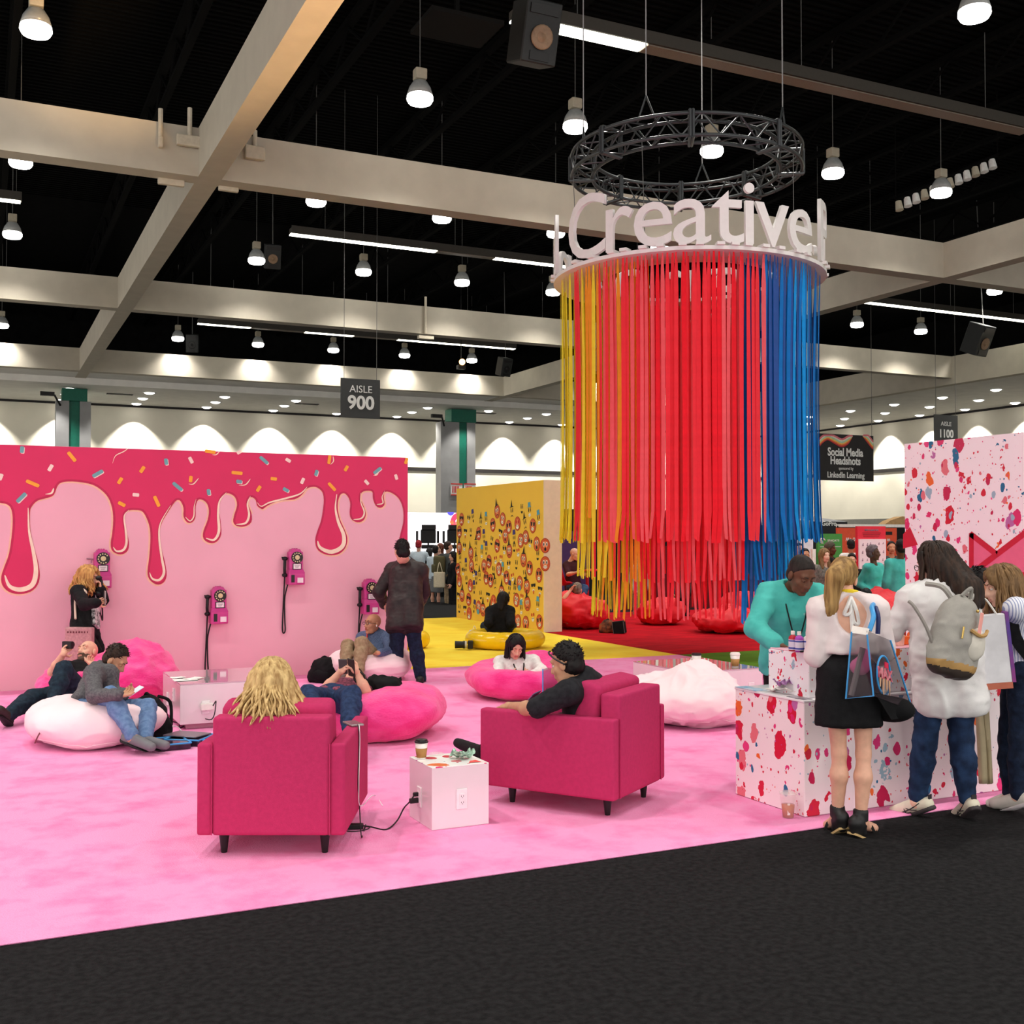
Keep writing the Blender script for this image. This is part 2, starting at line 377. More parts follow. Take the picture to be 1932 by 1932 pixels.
strip((549, 441), (1130, 512), 11.6, [(0, .22, 1), (.22, .44, 1), (.44, .63, 0), (.63, .82, 1), (.82, 1, 1)], 'long fluorescent strip, half lit, crossing behind the first beam left of the ribbon tower')
strip((375, 609), (968, 660), 11.6, [(0, .15, 1), (.15, .31, 0), (.31, .46, 1), (.46, .6, 0), (.6, .8, 1), (.8, 1, 1)], 'long fluorescent strip with dark gaps behind the second beam')
strip((1625, 573), (1950, 605), 11.6, [(0, .25, 1), (.25, .5, 1), (.5, .75, 1), (.75, 1, 1)], 'fully lit fluorescent strip on the right behind the pale beam')
strip((-60, 372), (41, 379), 11.6, [(0, 1, 1)], 'short lit end of a fluorescent strip at the left edge', .16)
strip((960, 44), (1950, 245), 11.6, [(0, .21, 1), (.21, 1, 0)], 'long strip light at the top, lit only beside the big loudspeaker', .2)
# loudspeakers
m_spk = M('speaker_black', (40, 42, 42), .6, var=.1, scale=30); m_spkc = M('speaker_cone_tan', (150, 122, 96), .6, var=.15)
m_grill = M('speaker_horn', (22, 22, 22), .5)
def speaker(px, py, dep, size, label, tilt=-.45, yaw=0.25, lit=True):
    p = AD(px, py, dep); t = thing('loudspeaker', label, 'loudspeaker', p)
    R = Euler((tilt, 0, yaw - YAW)).to_matrix(); w_, h_, d_ = size * .33, size * .5, size * .3
    MB().rbox((-w_, -d_, -h_), (w_, d_, h_), .02, 1, R, p).obj('cabinet', m_spk, t)
    f = lambda x, z, y=-d_ - .01: p + R @ Vector((x, y, z))
    R2 = R @ Euler((math.radians(90), 0, 0)).to_matrix()
    MB().lathe([(size * .2, .0), (size * .2, .03), (size * .17, .035), (size * .08, -.005), (size * .06, .02), (0, .03)], f(0, -size * .08), 20, R2).obj('cone', m_spkc if lit else m_grill, t, True)
    MB().box((-w_ * .8, -d_ - .03, h_ * .55), (w_ * .8, -d_, h_ * .85), R, p).obj('horn', m_grill, t)
    MB().box((-w_ * .55, -d_ - .02, -h_ * .9), (w_ * .55, -d_, -h_ * .62), R, p).obj('port', m_grill, t)
    MB().cone(p + R @ Vector((0, 0, h_)), Vector((p.x, p.y, 15)), .02, n=5).obj('hanger', m_cable, t)
speaker(1008, 64, 19, 1.0, 'big loudspeaker with tan cone hanging beside the lit strip end', .3, .45)
speaker(514, 484, 42, .9, 'dim loudspeaker beside a pendant in the second bay, left half', .3, .3)
speaker(363, 648, 56, .9, 'small loudspeaker in the far bay behind the leftmost far pendants', .2, .2, False)
speaker(951, 692, 56, .9, 'small loudspeaker in the far bay left of the ribbon tower', .3, .6, False)
speaker(1845, 640, 44, 1.2, 'loudspeaker in the far right bay under the lit strip', .4, .6)
# small fixture by the sodium work lamp and antenna panels on the beam crossing
m_amber = M('amber_lamp', (255, 190, 110), .4, var=0, emit=6.)
p = AD(872, 683, 57); t = thing('work_lamp', 'small orange glowing work lamp near the far loudspeaker', 'lamp', p)
MB().ell(p, (.16, .16, .16)).obj('bulb', m_amber, t, True); MB().box((-.2, 0, -.35), (.2, .3, -.15), None, p).cone(p + Vector((0, .15, -.2)), (p.x, p.y + .15, 15.02), .03, n=5).obj('bracket', m_grill, t)
m_ant = M('antenna_white', (206, 196, 176), .6)
def antenna(px, py, Y, w_, h_, rod, label):
    p = AY(px, py, Y); t = thing('antenna_panel', label, 'antenna', p)
    MB().rbox((-w_, -.12, -h_), (w_, 0, h_), .03, 2, None, p).obj('panel', m_ant, t)
    MB().cone(p + Vector((0, -.05, h_)), p + Vector((0, -.05, h_ + rod)), .05, n=8).obj('rod', m_ant, t)
antenna(357, 268, 24.55, .28, .12, .6, 'white flat antenna panel with rod on beam face left of the crossing')
antenna(302, 270, 24.55, .05, .12, .6, 'slim white antenna rod on beam face, left of the flat panel')
antenna(480, 290, 24.55, .22, .15, .35, 'white antenna panel on beam face right of the crossing')
antenna(322, 345, 25.14, .28, .08, .5, 'white antenna box under the beam left of the crossing')
antenna(430, 358, 25.14, .22, .06, .5, 'white antenna box under the beam right of the crossing')
p0 = AY(803, 560, 39.9); t = thing('conduit_drop', 'grey conduit and small projector bracket hanging in front of the second beam', 'conduit', p0)
MB().cone((p0.x, p0.y, AY(803, 560, 39.9).z), (p0.x, p0.y, AY(803, 630, 39.9).z), .05, n=8).obj('pipe', m_ant, t)
q = AY(803, 637, 39.9); MB().box((-.3, -.1, -.06), (.3, .1, .06), None, q).obj('bracket', m_ant, t)
# amber flood that washes the near beam crossing from the booth out of frame
spot('amber_flood', (9, 3, 3.5), 19000, (1.0, .6, .24), 15, .9, .3, (-4.45, 13.6, 5.95))
# row of small stage lamps far right, ceiling panel
t = thing('lighting_batten', 'dark batten carrying a row of small pale lamp cans at the upper right', 'lighting batten', AD(1785, 330, 33)); pa, pb = AD(1690, 378, 33), AD(1882, 292, 33)
MB().cone(pa, pb, .06, n=8).obj('bar', m_joist, t)
for k in range(12):
    p = pa.lerp(pb, (k + .3) / 12) - Vector((0, 0, .22)); MB().cone(p + Vector((0, 0, .15)), p - Vector((0, .05, .12)), .09, .12, 10).obj('lamp_can', m_ltrim if k % 3 else m_hous, t); MB().cone(p + Vector((0, 0, .1)), p + Vector((0, 0, .3)), .02, n=5).obj('clamp', m_joist, t)
for q in (pa, pb): MB().cone(q, (q.x, q.y, 14.9), .02, n=5).obj('hanger', m_joist, t)
t = thing('ceiling_panel', 'dark grey rectangular panel under the roof deck near the top centre', 'ceiling panel', G(862, 32, 13.9)); p = G(862, 32, 13.9)
MB().box((p.x - .9, p.y - .7, 13.6), (p.x + .9, p.y + .7, 13.7)).box((p.x - .05, p.y - .05, 13.7), (p.x + .05, p.y + .05, 15)).obj('panel', M('panel_grey', (30, 29, 28), .8, spec=.05), t)
# ================================================================ MURAL WALLS
def splatter(name, base=(250, 226, 230), sc=1.0, rough=.35):
    m = bpy.data.materials.new(name); m.use_nodes = True; nt = m.node_tree; N = nt.nodes; L = nt.links; b = N['Principled BSDF']
    tc = N.new('ShaderNodeTexCoord'); nz = N.new('ShaderNodeTexNoise'); nz.inputs['Scale'].default_value = 9 * sc; nz.inputs['Detail'].default_value = 3
    L.new(tc.outputs['Object'], nz.inputs['Vector'])
    def mth(op, a, c, clamp=False):
        n = N.new('ShaderNodeMath'); n.operation = op; n.use_clamp = clamp
        for i, q in ((0, a), (1, c)):
            if isinstance(q, (int, float)): n.inputs[i].default_value = q
            else: L.new(q, n.inputs[i])
        return n.outputs[0]
    col = None; pal = [(214, 30, 60), (226, 50, 120), (214, 24, 54), (234, 62, 130), (200, 26, 80), (190, 110, 170), (232, 120, 130), (20, 110, 150), (216, 28, 60), (240, 110, 40), (160, 190, 205), (225, 45, 110)]
    prev = N.new('ShaderNodeRGB'); prev.outputs[0].default_value = (*lin(base), 1); col = prev.outputs[0]
    for k, (vs, rmin, rmax, dist, st) in enumerate(((5.2, .06, .43, .10, (1, 1, .62)), (9., -.06, .38, .05, (1, 1, .7)), (24., -.25, .30, .02, (1, 1, .8)), (4.0, -.3, .30, .5, (1, 1, .8)))):
        mp = N.new('ShaderNodeMapping'); mp.inputs['Scale'].default_value = st; mp.inputs['Location'].default_value = (k * 3.1, k * 1.7, k * 2.3); mp.inputs['Rotation'].default_value = (.2 * k, .15 * k, .1)
        ad = N.new('ShaderNodeVectorMath'); ad.operation = 'MULTIPLY_ADD'; ad.inputs[1].default_value = (dist,) * 3
        L.new(nz.outputs['Color'], ad.inputs[0]); L.new(tc.outputs['Object'], ad.inputs[2]); L.new(ad.outputs[0], mp.inputs[0])
        v = N.new('ShaderNodeTexVoronoi'); v.inputs['Scale'].default_value = vs * sc; L.new(mp.outputs[0], v.inputs['Vector'])
        sp = N.new('ShaderNodeSeparateColor'); L.new(v.outputs['Color'], sp.inputs[0])
        rad = mth('ADD', mth('MULTIPLY', sp.outputs[0], rmax - rmin), rmin)
        mask = mth('LESS_THAN', v.outputs['Distance'], rad)
        rp = N.new('ShaderNodeValToRGB'); rp.color_ramp.interpolation = 'CONSTANT'; L.new(sp.outputs[1], rp.inputs[0])
        e = rp.color_ramp.elements; e[0].color = (*lin(pal[0]), 1); e[1].position = 1 / 12; e[1].color = (*lin(pal[1]), 1)
        for i in range(2, 12): q = e.new(i / 12); q.color = (*lin(pal[i]), 1)
        mx = N.new('ShaderNodeMix'); mx.data_type = 'RGBA'; L.new(mask, mx.inputs[0]); L.new(col, mx.inputs[6]); L.new(rp.outputs[0], mx.inputs[7]); col = mx.outputs[2]
    L.new(col, b.inputs['Base Color']); b.inputs['Roughness'].default_value = rough; b.inputs['Specular IOR Level'].default_value = .4
    return m
YD = 13.5
m_mpink = M('mural_pink_paint', (240, 178, 194), .6, var=.02, scale=2); m_crim = M('mural_crimson_paint', (218, 40, 96), .55, var=.02, scale=3)
m_dkc = M('mural_dark_crimson', (192, 28, 80), .55); m_peach = M('mural_peach', (247, 196, 166), .6); m_cream = M('mural_cream', (250, 226, 202), .6)
SPR = {'o': M('sprinkle_orange', (250, 172, 56), .6), 'b': M('sprinkle_blue', (112, 172, 176), .6), 'w': M('sprinkle_pale', (250, 220, 210), .6)}
wall = thing('drip_mural_wall', 'tall pink partition wall painted with dripping crimson icing and sprinkles', 'partition wall', (.7, YD, 0))
MB().box((-3.6, YD, 0), (4.97, YD + .24, 2.72)).obj('panel', m_mpink, wall)
A4 = lambda x, y: (x / 3.864, 640 + y / 3.864)
A5 = lambda x, y: (480 + x / 3.864, 640 + y / 3.864)
def W(p, l): q = AY(p[0], p[1], YD); return Vector((q.x, YD - .0015 * l, q.z))
D4 = [(0,1185),(50,1195),(85,1225),(100,1290),(97,1400),(75,1560),(40,1660),(18,1730),(25,1790),(70,1835),(140,1850),(215,1835),(265,1790),(282,1720),(268,1620),(235,1500),(212,1380),(210,1260),(225,1215),(270,1170),(340,1150),(385,1130),(410,1070),(440,1040),(500,1030),(590,1035),(680,1055),(745,1095),(795,1150),(825,1230),(833,1320),(825,1420),(815,1480),(820,1530),(850,1555),(890,1560),(925,1535),(932,1480),(915,1410),(900,1330),(905,1270),(935,1242),(990,1238),(1040,1248),(1075,1300),(1100,1380),(1103,1480),(1095,1590),(1083,1690),(1095,1745),(1140,1780),(1185,1770),(1207,1720),(1195,1630),(1170,1530),(1155,1420),(1170,1340),(1215,1260),(1270,1180),(1300,1165),(1325,1180),(1345,1230),(1345,1290),(1370,1330),(1400,1325),(1418,1290),(1418,1220),(1440,1165),(1480,1165),(1515,1195),(1530,1250),(1520,1320),(1490,1400),(1490,1450),(1530,1478),(1575,1470),(1605,1420),(1600,1330),(1590,1240),(1605,1160),(1640,1120),(1680,1120),(1720,1150),(1735,1210),(1715,1280),(1707,1330),(1730,1355),(1780,1358),(1825,1330),(1825,1270),(1800,1200),(1810,1155),(1840,1145),(1870,1170),(1880,1210),(1905,1228)]
D5 = [(60,1230),(95,1205),(150,1180),(220,1165),(290,1160),(340,1130),(375,1085),(420,1070),(460,1075),(500,1110),(512,1170),(505,1250),(490,1330),(465,1400),(450,1460),(460,1520),(500,1555),(560,1568),(620,1555),(660,1510),(670,1450),(650,1390),(615,1310),(600,1230),(605,1170),(625,1125),(660,1118),(690,1150),(705,1200),(700,1260),(710,1305),(750,1328),(790,1315),(805,1270),(785,1210),(765,1160),(780,1110),(830,1098),(865,1110),(870,1160),(890,1210),(920,1222),(942,1200),(935,1150),(945,1110),(985,1107),(1040,1140),(1075,1190),(1092,1260),(1090,1340),(1070,1420),(1056,1500),(1054,1580)]
edge = spl([A4(*p) for p in D4] + [A5(*p) for p in D5], 3)
L0 = [(-420, 930), (-300, 905), (-220, 940), (-190, 1000), (-160, 1010), (-140, 950), (-60, 935)]
edge = [p for p in L0] + edge
tail = [(752, 1052), (758, 1064), (769, 1070)]
def top(x): return 838 + .0339 * x - .0 + .6
outline = [W(p, 2) for p in edge + tail]
outline += [Vector((4.968, YD - .003, .4 + .9)), Vector((4.968, YD - .003, 2.718)), Vector((-3.598, YD - .003, 2.718)), Vector((-3.598, YD - .003, 1.9))]
MB().poly(outline).obj('painted_drip', m_crim, wall)
e1 = edge[len(L0):]
half = 90 * 3
MB().strip([W((p[0] - 1.5, p[1] + 1.2), 1) for p in e1[:half]], (0, -1, 0), .022).obj('peach_outline', m_peach, wall)
MB().strip([W((p[0] + 1.5, p[1] + 1.2), 1) for p in e1[half - 3:]], (0, -1, 0), .022).obj('peach_outline', m_peach, wall)
MB().strip([W(p, 3) for p in e1], (0, -1, 0), .012).obj('dark_outline', m_dkc, wall)
HL = [(A4, [(205,1230),(212,1400),(245,1560),(262,1690),(235,1790),(150,1825),(70,1800),(35,1720)], .05), (A4, [(940,1245),(905,1290),(915,1390),(922,1480),(900,1535),(850,1545),(825,1515)], .025),
      (A4, [(1245,1210),(1170,1340),(1160,1450),(1180,1600),(1195,1700),(1160,1755),(1110,1745),(1090,1700)], .028), (A4, [(1430,1165),(1415,1220),(1412,1290),(1385,1325),(1350,1295)], .014),
      (A4, [(1650,1118),(1600,1180),(1590,1280),(1595,1400),(1560,1462),(1500,1450)], .03), (A4, [(1825,1145),(1803,1200),(1815,1280),(1790,1340),(1720,1350)], .025),
      (A5, [(20,1190),(50,1218),(110,1190),(220,1162),(330,1128),(385,1075)], .02), (A5, [(600,1130),(590,1230),(610,1330),(650,1430),(640,1510),(560,1550),(480,1520),(460,1470)], .05),
      (A5, [(775,1120),(775,1190),(800,1260),(780,1305),(720,1315)], .02), (A5, [(950,1105),(930,1150),(935,1195),(890,1205)], .016), (A4, [(330,1130),(375,1122),(392,1085)], .02),
      (A4, [(820,905),(842,850),(900,820),(935,795)], .01), (A4, [(1375,1055),(1410,1055),(1448,1012)], .012), (A4, [(1740,1065),(1790,1060),(1825,1018)], .012), (A4, [(1545,842),(1575,842),(1600,818)], .012),
      (A5, [(552,915),(575,890),(572,852)], .012), (A5, [(865,995),(890,990),(905,968)], .012)]
for f, pts, h in HL:
    MB().strip([W(f(*p), 4) for p in spl(pts, 5)], (0, -1, 0), lambda t, h=h: h * max(.04, math.sin(math.pi * min(1, t * .92 + .06)) ** .8) * .62 * (.45 + .75 * t)).obj('cream_highlight', m_cream, wall)
SP = [(A4,160,805,44,85,'b'),(A4,523,857,78,-52,'o'),(A4,368,938,48,62,'w'),(A4,238,1052,88,-24,'o'),(A4,155,1155,80,48,'b'),(A4,712,980,78,32,'b'),(A4,1037,950,50,58,'o'),(A4,875,1032,48,60,'o'),
      (A4,1210,893,44,-82,'b'),(A4,1391,882,48,-62,'w'),(A4,990,1135,44,-4,'w'),(A4,887,1202,52,-28,'o'),(A4,1142,1182,80,-66,'o'),(A4,1293,1074,82,-40,'b'),(A4,1390,1020,44,84,'o'),(A4,1727,975,78,-4,'o'),
      (A4,1742,1038,40,-6,'b'),(A4,1885,1090,48,58,'o'),(A4,1520,1115,42,-82,'b'),(A4,1532,820,76,-6,'o'),(A4,1742,824,34,30,'w'),(A4,5,1005,44,70,'w'),(A5,68,882,76,-40,'b'),(A5,245,883,42,-30,'w'),
      (A5,450,975,44,74,'b'),(A5,140,1018,46,-6,'o'),(A5,228,1098,46,-28,'b'),(A5,350,1033,46,66,'w'),(A5,545,878,66,82,'o'),(A5,668,942,46,60,'o'),(A5,564,1076,78,-46,'o'),
      (A5,895,958,74,38,'b'),(A5,817,1044,44,-46,'w'),(A5,1032,1005,42,-72,'w'),(A5,1105,888,48,72,'o')]
for f, x, y, l, a, c in SP:
    p = W(f(x, y), 5); a = math.radians(a); u = Vector((math.cos(a), 0, math.sin(a))); n = Vector((-math.sin(a), 0, math.cos(a))); h = l / 3.864 * .00645 * .5; k = .020
    q = [p + u * (h * sx * (1 if abs(sy) < 1 else .82)) + n * (k * sy) for sx, sy in ((-1, -.6), (-1, -1), (1, -1), (1, -.6), (1, .6), (1, 1), (-1, 1), (-1, .6))]
    mb = MB().prism(q, (0, -.002, 0))
    if c == 'b': mb.mat(1).prism([v + Vector((.008, .0012, -.008)) for v in q], (0, -.001, 0))
    mb.obj('sprinkle', [SPR[c], SPR['w']], wall)
# ---- yellow sticker wall
m_yelw = M('sticker_wall_yellow', (255, 206, 70), .5, var=.02, scale=2); m_endp = M('wall_end_pale', (240, 222, 196), .5, var=.03)
XE = 9.1
ew = thing('yellow_sticker_wall', 'yellow partition wall covered in round cartoon face stickers, pale end', 'partition wall', (XE, 19.7, 0))
MB().box((XE, 17.74, 0), (XE + .36, 21.75, 2.72)).obj('panel', m_yelw, ew)
MB().box((XE, 17.72, 0), (XE + .36, 17.74, 2.72)).obj('end_panel', m_endp, ew)
E_ = dict(disc=M('sticker_orange_red', (208, 84, 40), .5, rgb2=(222, 110, 60), scale=6), rim=M('sticker_rim', (168, 48, 30), .5), pale=M('sticker_pale', (250, 226, 150), .5), blk=M('sticker_black', (28, 22, 20), .5),
         wht=M('sticker_white', (250, 246, 236), .5), blu=M('sticker_blue', (84, 164, 204), .5), red=M('sticker_red', (206, 40, 36), .5), nav=M('sticker_navy', (60, 50, 130), .5), glow=M('sticker_glow', (238, 150, 96), .5))
EK = list(E_); EM = list(E_.values())
def face_mesh(kind):
    """a flat sticker in the y-z plane facing -x, unit radius about 1"""
    b = MB(); lay = [0]
    def disc(m, cy, cz, ry, rz_, n=14):
        lay[0] += 1; b.mat(EK.index(m)); x = -.012 * lay[0]; b.poly([(x, cy + ry * math.cos(2 * math.pi * i / n), cz + rz_ * math.sin(2 * math.pi * i / n)) for i in range(n)])
    def pl(m, pts): lay[0] += 1; b.mat(EK.index(m)); x = -.012 * lay[0]; b.poly([(x, -p[0], p[1]) for p in pts])
    rnd = random.Random(kind); round_ = kind < 7
    if round_: disc('rim', 0, 0, 1, 1, 20); disc('disc', 0, 0, .9, .9, 20); disc('glow', 0, .1, .5, .5, 16)
    f = kind % 7
    if f in (0, 2, 4, 6):
        if round_:
            for s_ in (-.3, .3): disc('wht', s_, .2, .22, .3); disc('blk', s_, .16, .11, .2)
        else:
            for s_ in (-.28, .28): disc('blk', s_, .3, .12, .3)
    if f == 1: pl('blk', [(-.75, .45), (.75, .45), (.7, .1), (.45, -.08), (.12, .05), (0, .25), (-.12, .05), (-.45, -.08), (-.7, .1)])
    if f == 3: pl('blk', [(-.7, .5), (-.08, .5), (-.2, .0), (-.55, -.02)]); pl('blk', [(.7, .5), (.08, .5), (.2, .0), (.55, -.02)])
    if f == 5:
        for s_ in (-.32, .32): disc('red', s_, .25, .2, .25)
    if f in (0, 3): disc('wht', 0, -.42, .42, .24); pl('blk', [(-.4, -.44), (.4, -.44), (.4, -.40), (-.4, -.40)])
    if f == 1: disc('wht', 0, -.5, .4, .18); pl('red', [(-.15, -.5), (.15, -.5), (.12, -1.0), (0, -1.1), (-.12, -1.0)])
    if f == 2: pl('blk', [(-.4, -.35), (.4, -.35), (.25, -.62), (0, -.72), (-.25, -.62)])
    if f == 4: pl('blk', [(-.45, -.62), (-.2, -.4), (.2, -.4), (.45, -.62), (.4, -.68), (.15, -.5), (-.15, -.5), (-.4, -.68)])
    if f == 5: disc('wht', 0, -.45, .45, .3); pl('blk', [(-.45, -.3), (.45, -.3), (.4, -.36), (-.4, -.36)])
    if f == 6: disc('blk', 0, -.45, .2, .25)
    if not round_ and f in (0, 2, 3, 4): pl('blk', [(-.5, .62), (-.15, .72), (-.15, .66), (-.5, .55)]); pl('blk', [(.5, .62), (.15, .72), (.15, .66), (.5, .55)])
    if f == 4: pl('blk', [(-.75, .75), (.75, .9), (.2, 1.0), (.05, 2.0), (-.35, .95)])
    if f == 0 and not round_: pl('blu', [(-.7, .75), (.7, .75), (.4, .9), (.4, 1.45), (-.4, 1.45), (-.4, .9)])
    if f == 6 and not round_: pl('nav', [(-.5, .75), (.5, .75), (.4, 1.5), (-.4, 1.5)])
    if f == 2 and round_: disc('blu', 0, -.7, .5, .4)
    return b
fm = []
for k in range(14):
    o = face_mesh(k).obj('face_sticker', EM); fm.append(o.data); bpy.data.objects.remove(o)
C6 = lambda x, y: (840 + x / 4.83, 840 + y / 4.83)
RD = [(150,675),(130,790),(130,940),(475,605),(525,675),(580,745),(435,725),(660,715),(550,830),(800,735),(305,805),(475,915),(585,965),(690,870),(735,840),(235,985),(240,1100),(835,900),(715,1045),(770,1120),(855,1185),(355,1100),(400,1060),(490,1130),(560,1205),(130,1235),(230,1280),(375,1210),(415,1235),(515,1340),(745,1290),(680,1255),(650,1410),(155,1370),(215,1405),(305,1475),(345,1500),(220,1535),(440,1425),(750,1445),(665,1605),(735,1620),(860,1610),(615,1560),(118,1130)]
PL = [(215,675),(255,665),(325,715),(375,690),(610,615),(700,580),(770,610),(855,680),(730,720),(505,795),(235,795),(185,790),(355,850),(425,870),(630,860),(775,890),(175,925),(280,910),(335,990),(375,960),(540,955),(665,970),(630,930),(845,1005),(138,1040),(190,1110),(285,1060),(165,1150),(460,1040),(510,1030),(580,1090),(650,1090),(440,1145),(525,1150),(615,1195),(725,1180),(260,1165),(315,1200),(195,1230),(285,1230),(455,1270),(265,1315),(585,1320),(635,1320),(805,1290),(865,1320),(325,1365),(390,1370),(700,1385),(845,1470),(130,1490),(180,1490),(265,1490),(695,1500),(800,1560),(410,1520),(122,1370)]
rnd = random.Random(3)
for i, (x, y) in enumerate(RD + PL):
    p = AX(*C6(x, y), XE); o = bpy.data.objects.new('face_sticker', fm[rnd.randrange(7) + (0 if i < len(RD) else 7)]); COL.objects.link(o)
    r = .135 if i < len(RD) else .125; o.scale = (.05, r * .97, r); o.location = (XE - .002 - .0006 * (i % 5), p.y, p.z); o.rotation_euler = (rnd.uniform(-.25, .25), 0, 0); hang(o, ew)
for x, y, k in ((910, 915, 6), (910, 1080, 0)):
    p = AY(*C6(x, y), 17.72); o = bpy.data.objects.new('face_sticker', fm[k]); COL.objects.link(o)
    o.scale = (.05, .10, .135); o.rotation_euler = (0, 0, math.pi / 2); o.location = (p.x, 17.717, p.z); hang(o, ew)
# ---- splattered wall with the envelope mark
XS = 9.15
m_spl = splatter('splatter_print_wall', (255, 246, 248), 1.2); m_envp = M('envelope_pink', (240, 112, 146), .5, var=.03); m_envr = M('envelope_red', (206, 28, 58), .5)
sw = thing('splatter_wall', 'tall pale pink partition wall printed with paint splatters and an envelope mark', 'partition wall', (XS, 7.2, 0))
MB().box((XS, 5.45, 0), (XS + .25, 9.18, 2.72)).obj('panel', m_spl, sw)
def SX(x, y, l): q = AX(x, y, XS); return Vector((XS - .002 * l, q.y, q.z))
def band(pts, l, wd=.045): MB().strip([SX(*p, l) for p in pts], (-1, 0, 0), wd).obj('envelope_line', m_envr, sw)
MB().poly([SX(*p, 1) for p in ((1830, 1004), (1880, 1046), (1975, 975), (1975, 1084), (1830, 1084))]).obj('envelope_face', m_envp, sw)
band([(1833, 1006), (1833, 1084)], 2, .03); band([(1830, 1084), (1975, 1086)], 2, .03); band([(1831, 1007), (1881, 1046)], 2, .03); band([(1881, 1046), (1975, 975)], 2, .03); band([(1834, 1082), (1881, 1046)], 3, .03)
MB().poly([SX(*p, 1) for p in ((1704, 1035), (1704, 1008), (1717, 994), (1732, 1028))]).obj('envelope_corner', m_envr, sw)
# ================================================================ PAYPHONES
m_ph = M('magenta_phone_enamel', (206, 66, 142), .35, var=.04); m_phd = M('dial_black', (30, 26, 24), .4); m_phc = M('dial_cream', (222, 206, 160), .5); m_blk = M('black_rubber', (14, 13, 14), .5); m_card = M('phone_card', (240, 226, 230), .6)
m_chr = M('brushed_plate', (176, 130, 150), .35, metal=.4)
def payphone(px, py, label, handset=True, cord=True):
    """py: pixel of the top of the phone"""
    p = AY(px, py, YD); t = thing('payphone', label, 'payphone', (p.x, YD, p.z), 0, 'retro payphones on the pink drip wall'); x, z = p.x, p.z; k = 1.0
    MB().rbox((x - .085, YD - .13, z - .25), (x + .085, YD, z - .03), .014).prism([(x - .07, YD - .12, z - .035), (x + .07, YD - .12, z - .035), (x + .05, YD - .11, z), (x - .05, YD - .11, z)], (0, .11, 0)).obj('upper_housing', m_ph, t)
    MB().rbox((x - .1, YD - .165, z - .43), (x + .1, YD, z - .285), .014).prism([(x - .1, YD - .165, z - .29), (x + .1, YD - .165, z - .29), (x + .085, YD - .13, z - .245), (x - .085, YD - .13, z - .245)], (0, .13, 0)).obj('coin_vault', m_ph, t)
    R = Euler((math.radians(90), 0, 0)).to_matrix(); dc = (x + .01, YD - .131, z - .1)
    d = MB().mat(0).lathe([(.072, 0), (.07, .012), (.0, .013)], dc, 20, R).mat(1).lathe([(.029, .013), (.028, .017), (.021, .017), (.02, .014)], dc, 16, R)
    for i in range(10):
        a = math.radians(40 + i * 29); d.mat(1).lathe([(.008, .0135), (.0, .0145)], (dc[0] + .053 * math.cos(a), dc[1], dc[2] + .053 * math.sin(a)), 8, R)
    d.mat(1).lathe([(.012, .014), (.0, .02)], dc, 10, R); d.obj('dial', [m_phd, m_phc], t)
    c = MB().box((x - .045, YD - .137, z - .245), (x + .062, YD - .131, z - .172)).mat(1).box((x - .036, YD - .139, z - .237), (x + .053, YD - .136, z - .18))
    for i in range(4): c.mat(0).box((x - .025 + .004 * i, YD - .1395, z - .196 - i * .01), (x + .042 - .006 * i, YD - .139, z - .193 - i * .01))
    c.obj('instruction_card', [m_phd, m_card], t)
    MB().rbox((x - .005, YD - .172, z - .415), (x + .085, YD - .165, z - .325), .004, 1).mat(1).box((x + .005, YD - .174, z - .405), (x + .075, YD - .172, z - .345)).obj('vault_plate', [m_ph, m_card], t)
    MB().box((x - .07, YD - .17, z - .40), (x - .03, YD - .165, z - .31)).obj('coin_return', m_phd, t)
    for i in range(3): MB().rbox((x - .04 + i * .026, YD - .085, z - .005), (x - .022 + i * .026, YD - .045, z + .012), .004, 1).obj('coin_slot', m_ph, t)
    if cord: hx = x - .125
    MB().cone((x - .085, YD - .05, z - .11), (x - .16, YD - .05, z - .1), .009, n=8).cone((x - .11, YD - .05, z - .105), (x - .11, YD - .05, z - .15), .008, n=8).obj('hook', m_chr if not handset else m_blk, t)
    if handset:
        hs = MB().tube(spl([(hx, YD - .07, z - .12), (hx - .006, YD - .085, z - .2), (hx - .008, YD - .085, z - .25), (hx, YD - .07, z - .31)], 5), .018, 10)
        for zz in (z - .115, z - .315): hs.ell((hx + .0, YD - .065, zz), (.036, .036, .026), 14, 8)
        hs.obj('handset', m_blk, t, True)
        a = (hx, YD - .06, z - .34); pts = spl([a, (hx - .004, YD - .04, z - .55), (hx - .014, YD - .03, z - .85), (hx - .016, YD - .03, z - .98), (hx, YD - .03, z - 1.02), (hx + .018, YD - .03, z - .98), (hx + .012, YD - .03, z - .85), (hx + .01, YD - .03, z - .6), (x - .08, YD - .04, z - .42)], 6)
        MB().tube(pts, .0085, 6).obj('cord', m_blk, t, True)
    return t
payphone(191, 1037, 'magenta payphone in use by the curly-haired woman, empty hook', False, False)
payphone(410, 1107, 'low magenta payphone left of centre on the pink wall, above the white table')
payphone(554, 1036, 'high magenta payphone in the middle of the pink wall under the widest drip')
payphone(694, 1093, 'magenta payphone half beside the standing man in the dark jacket')
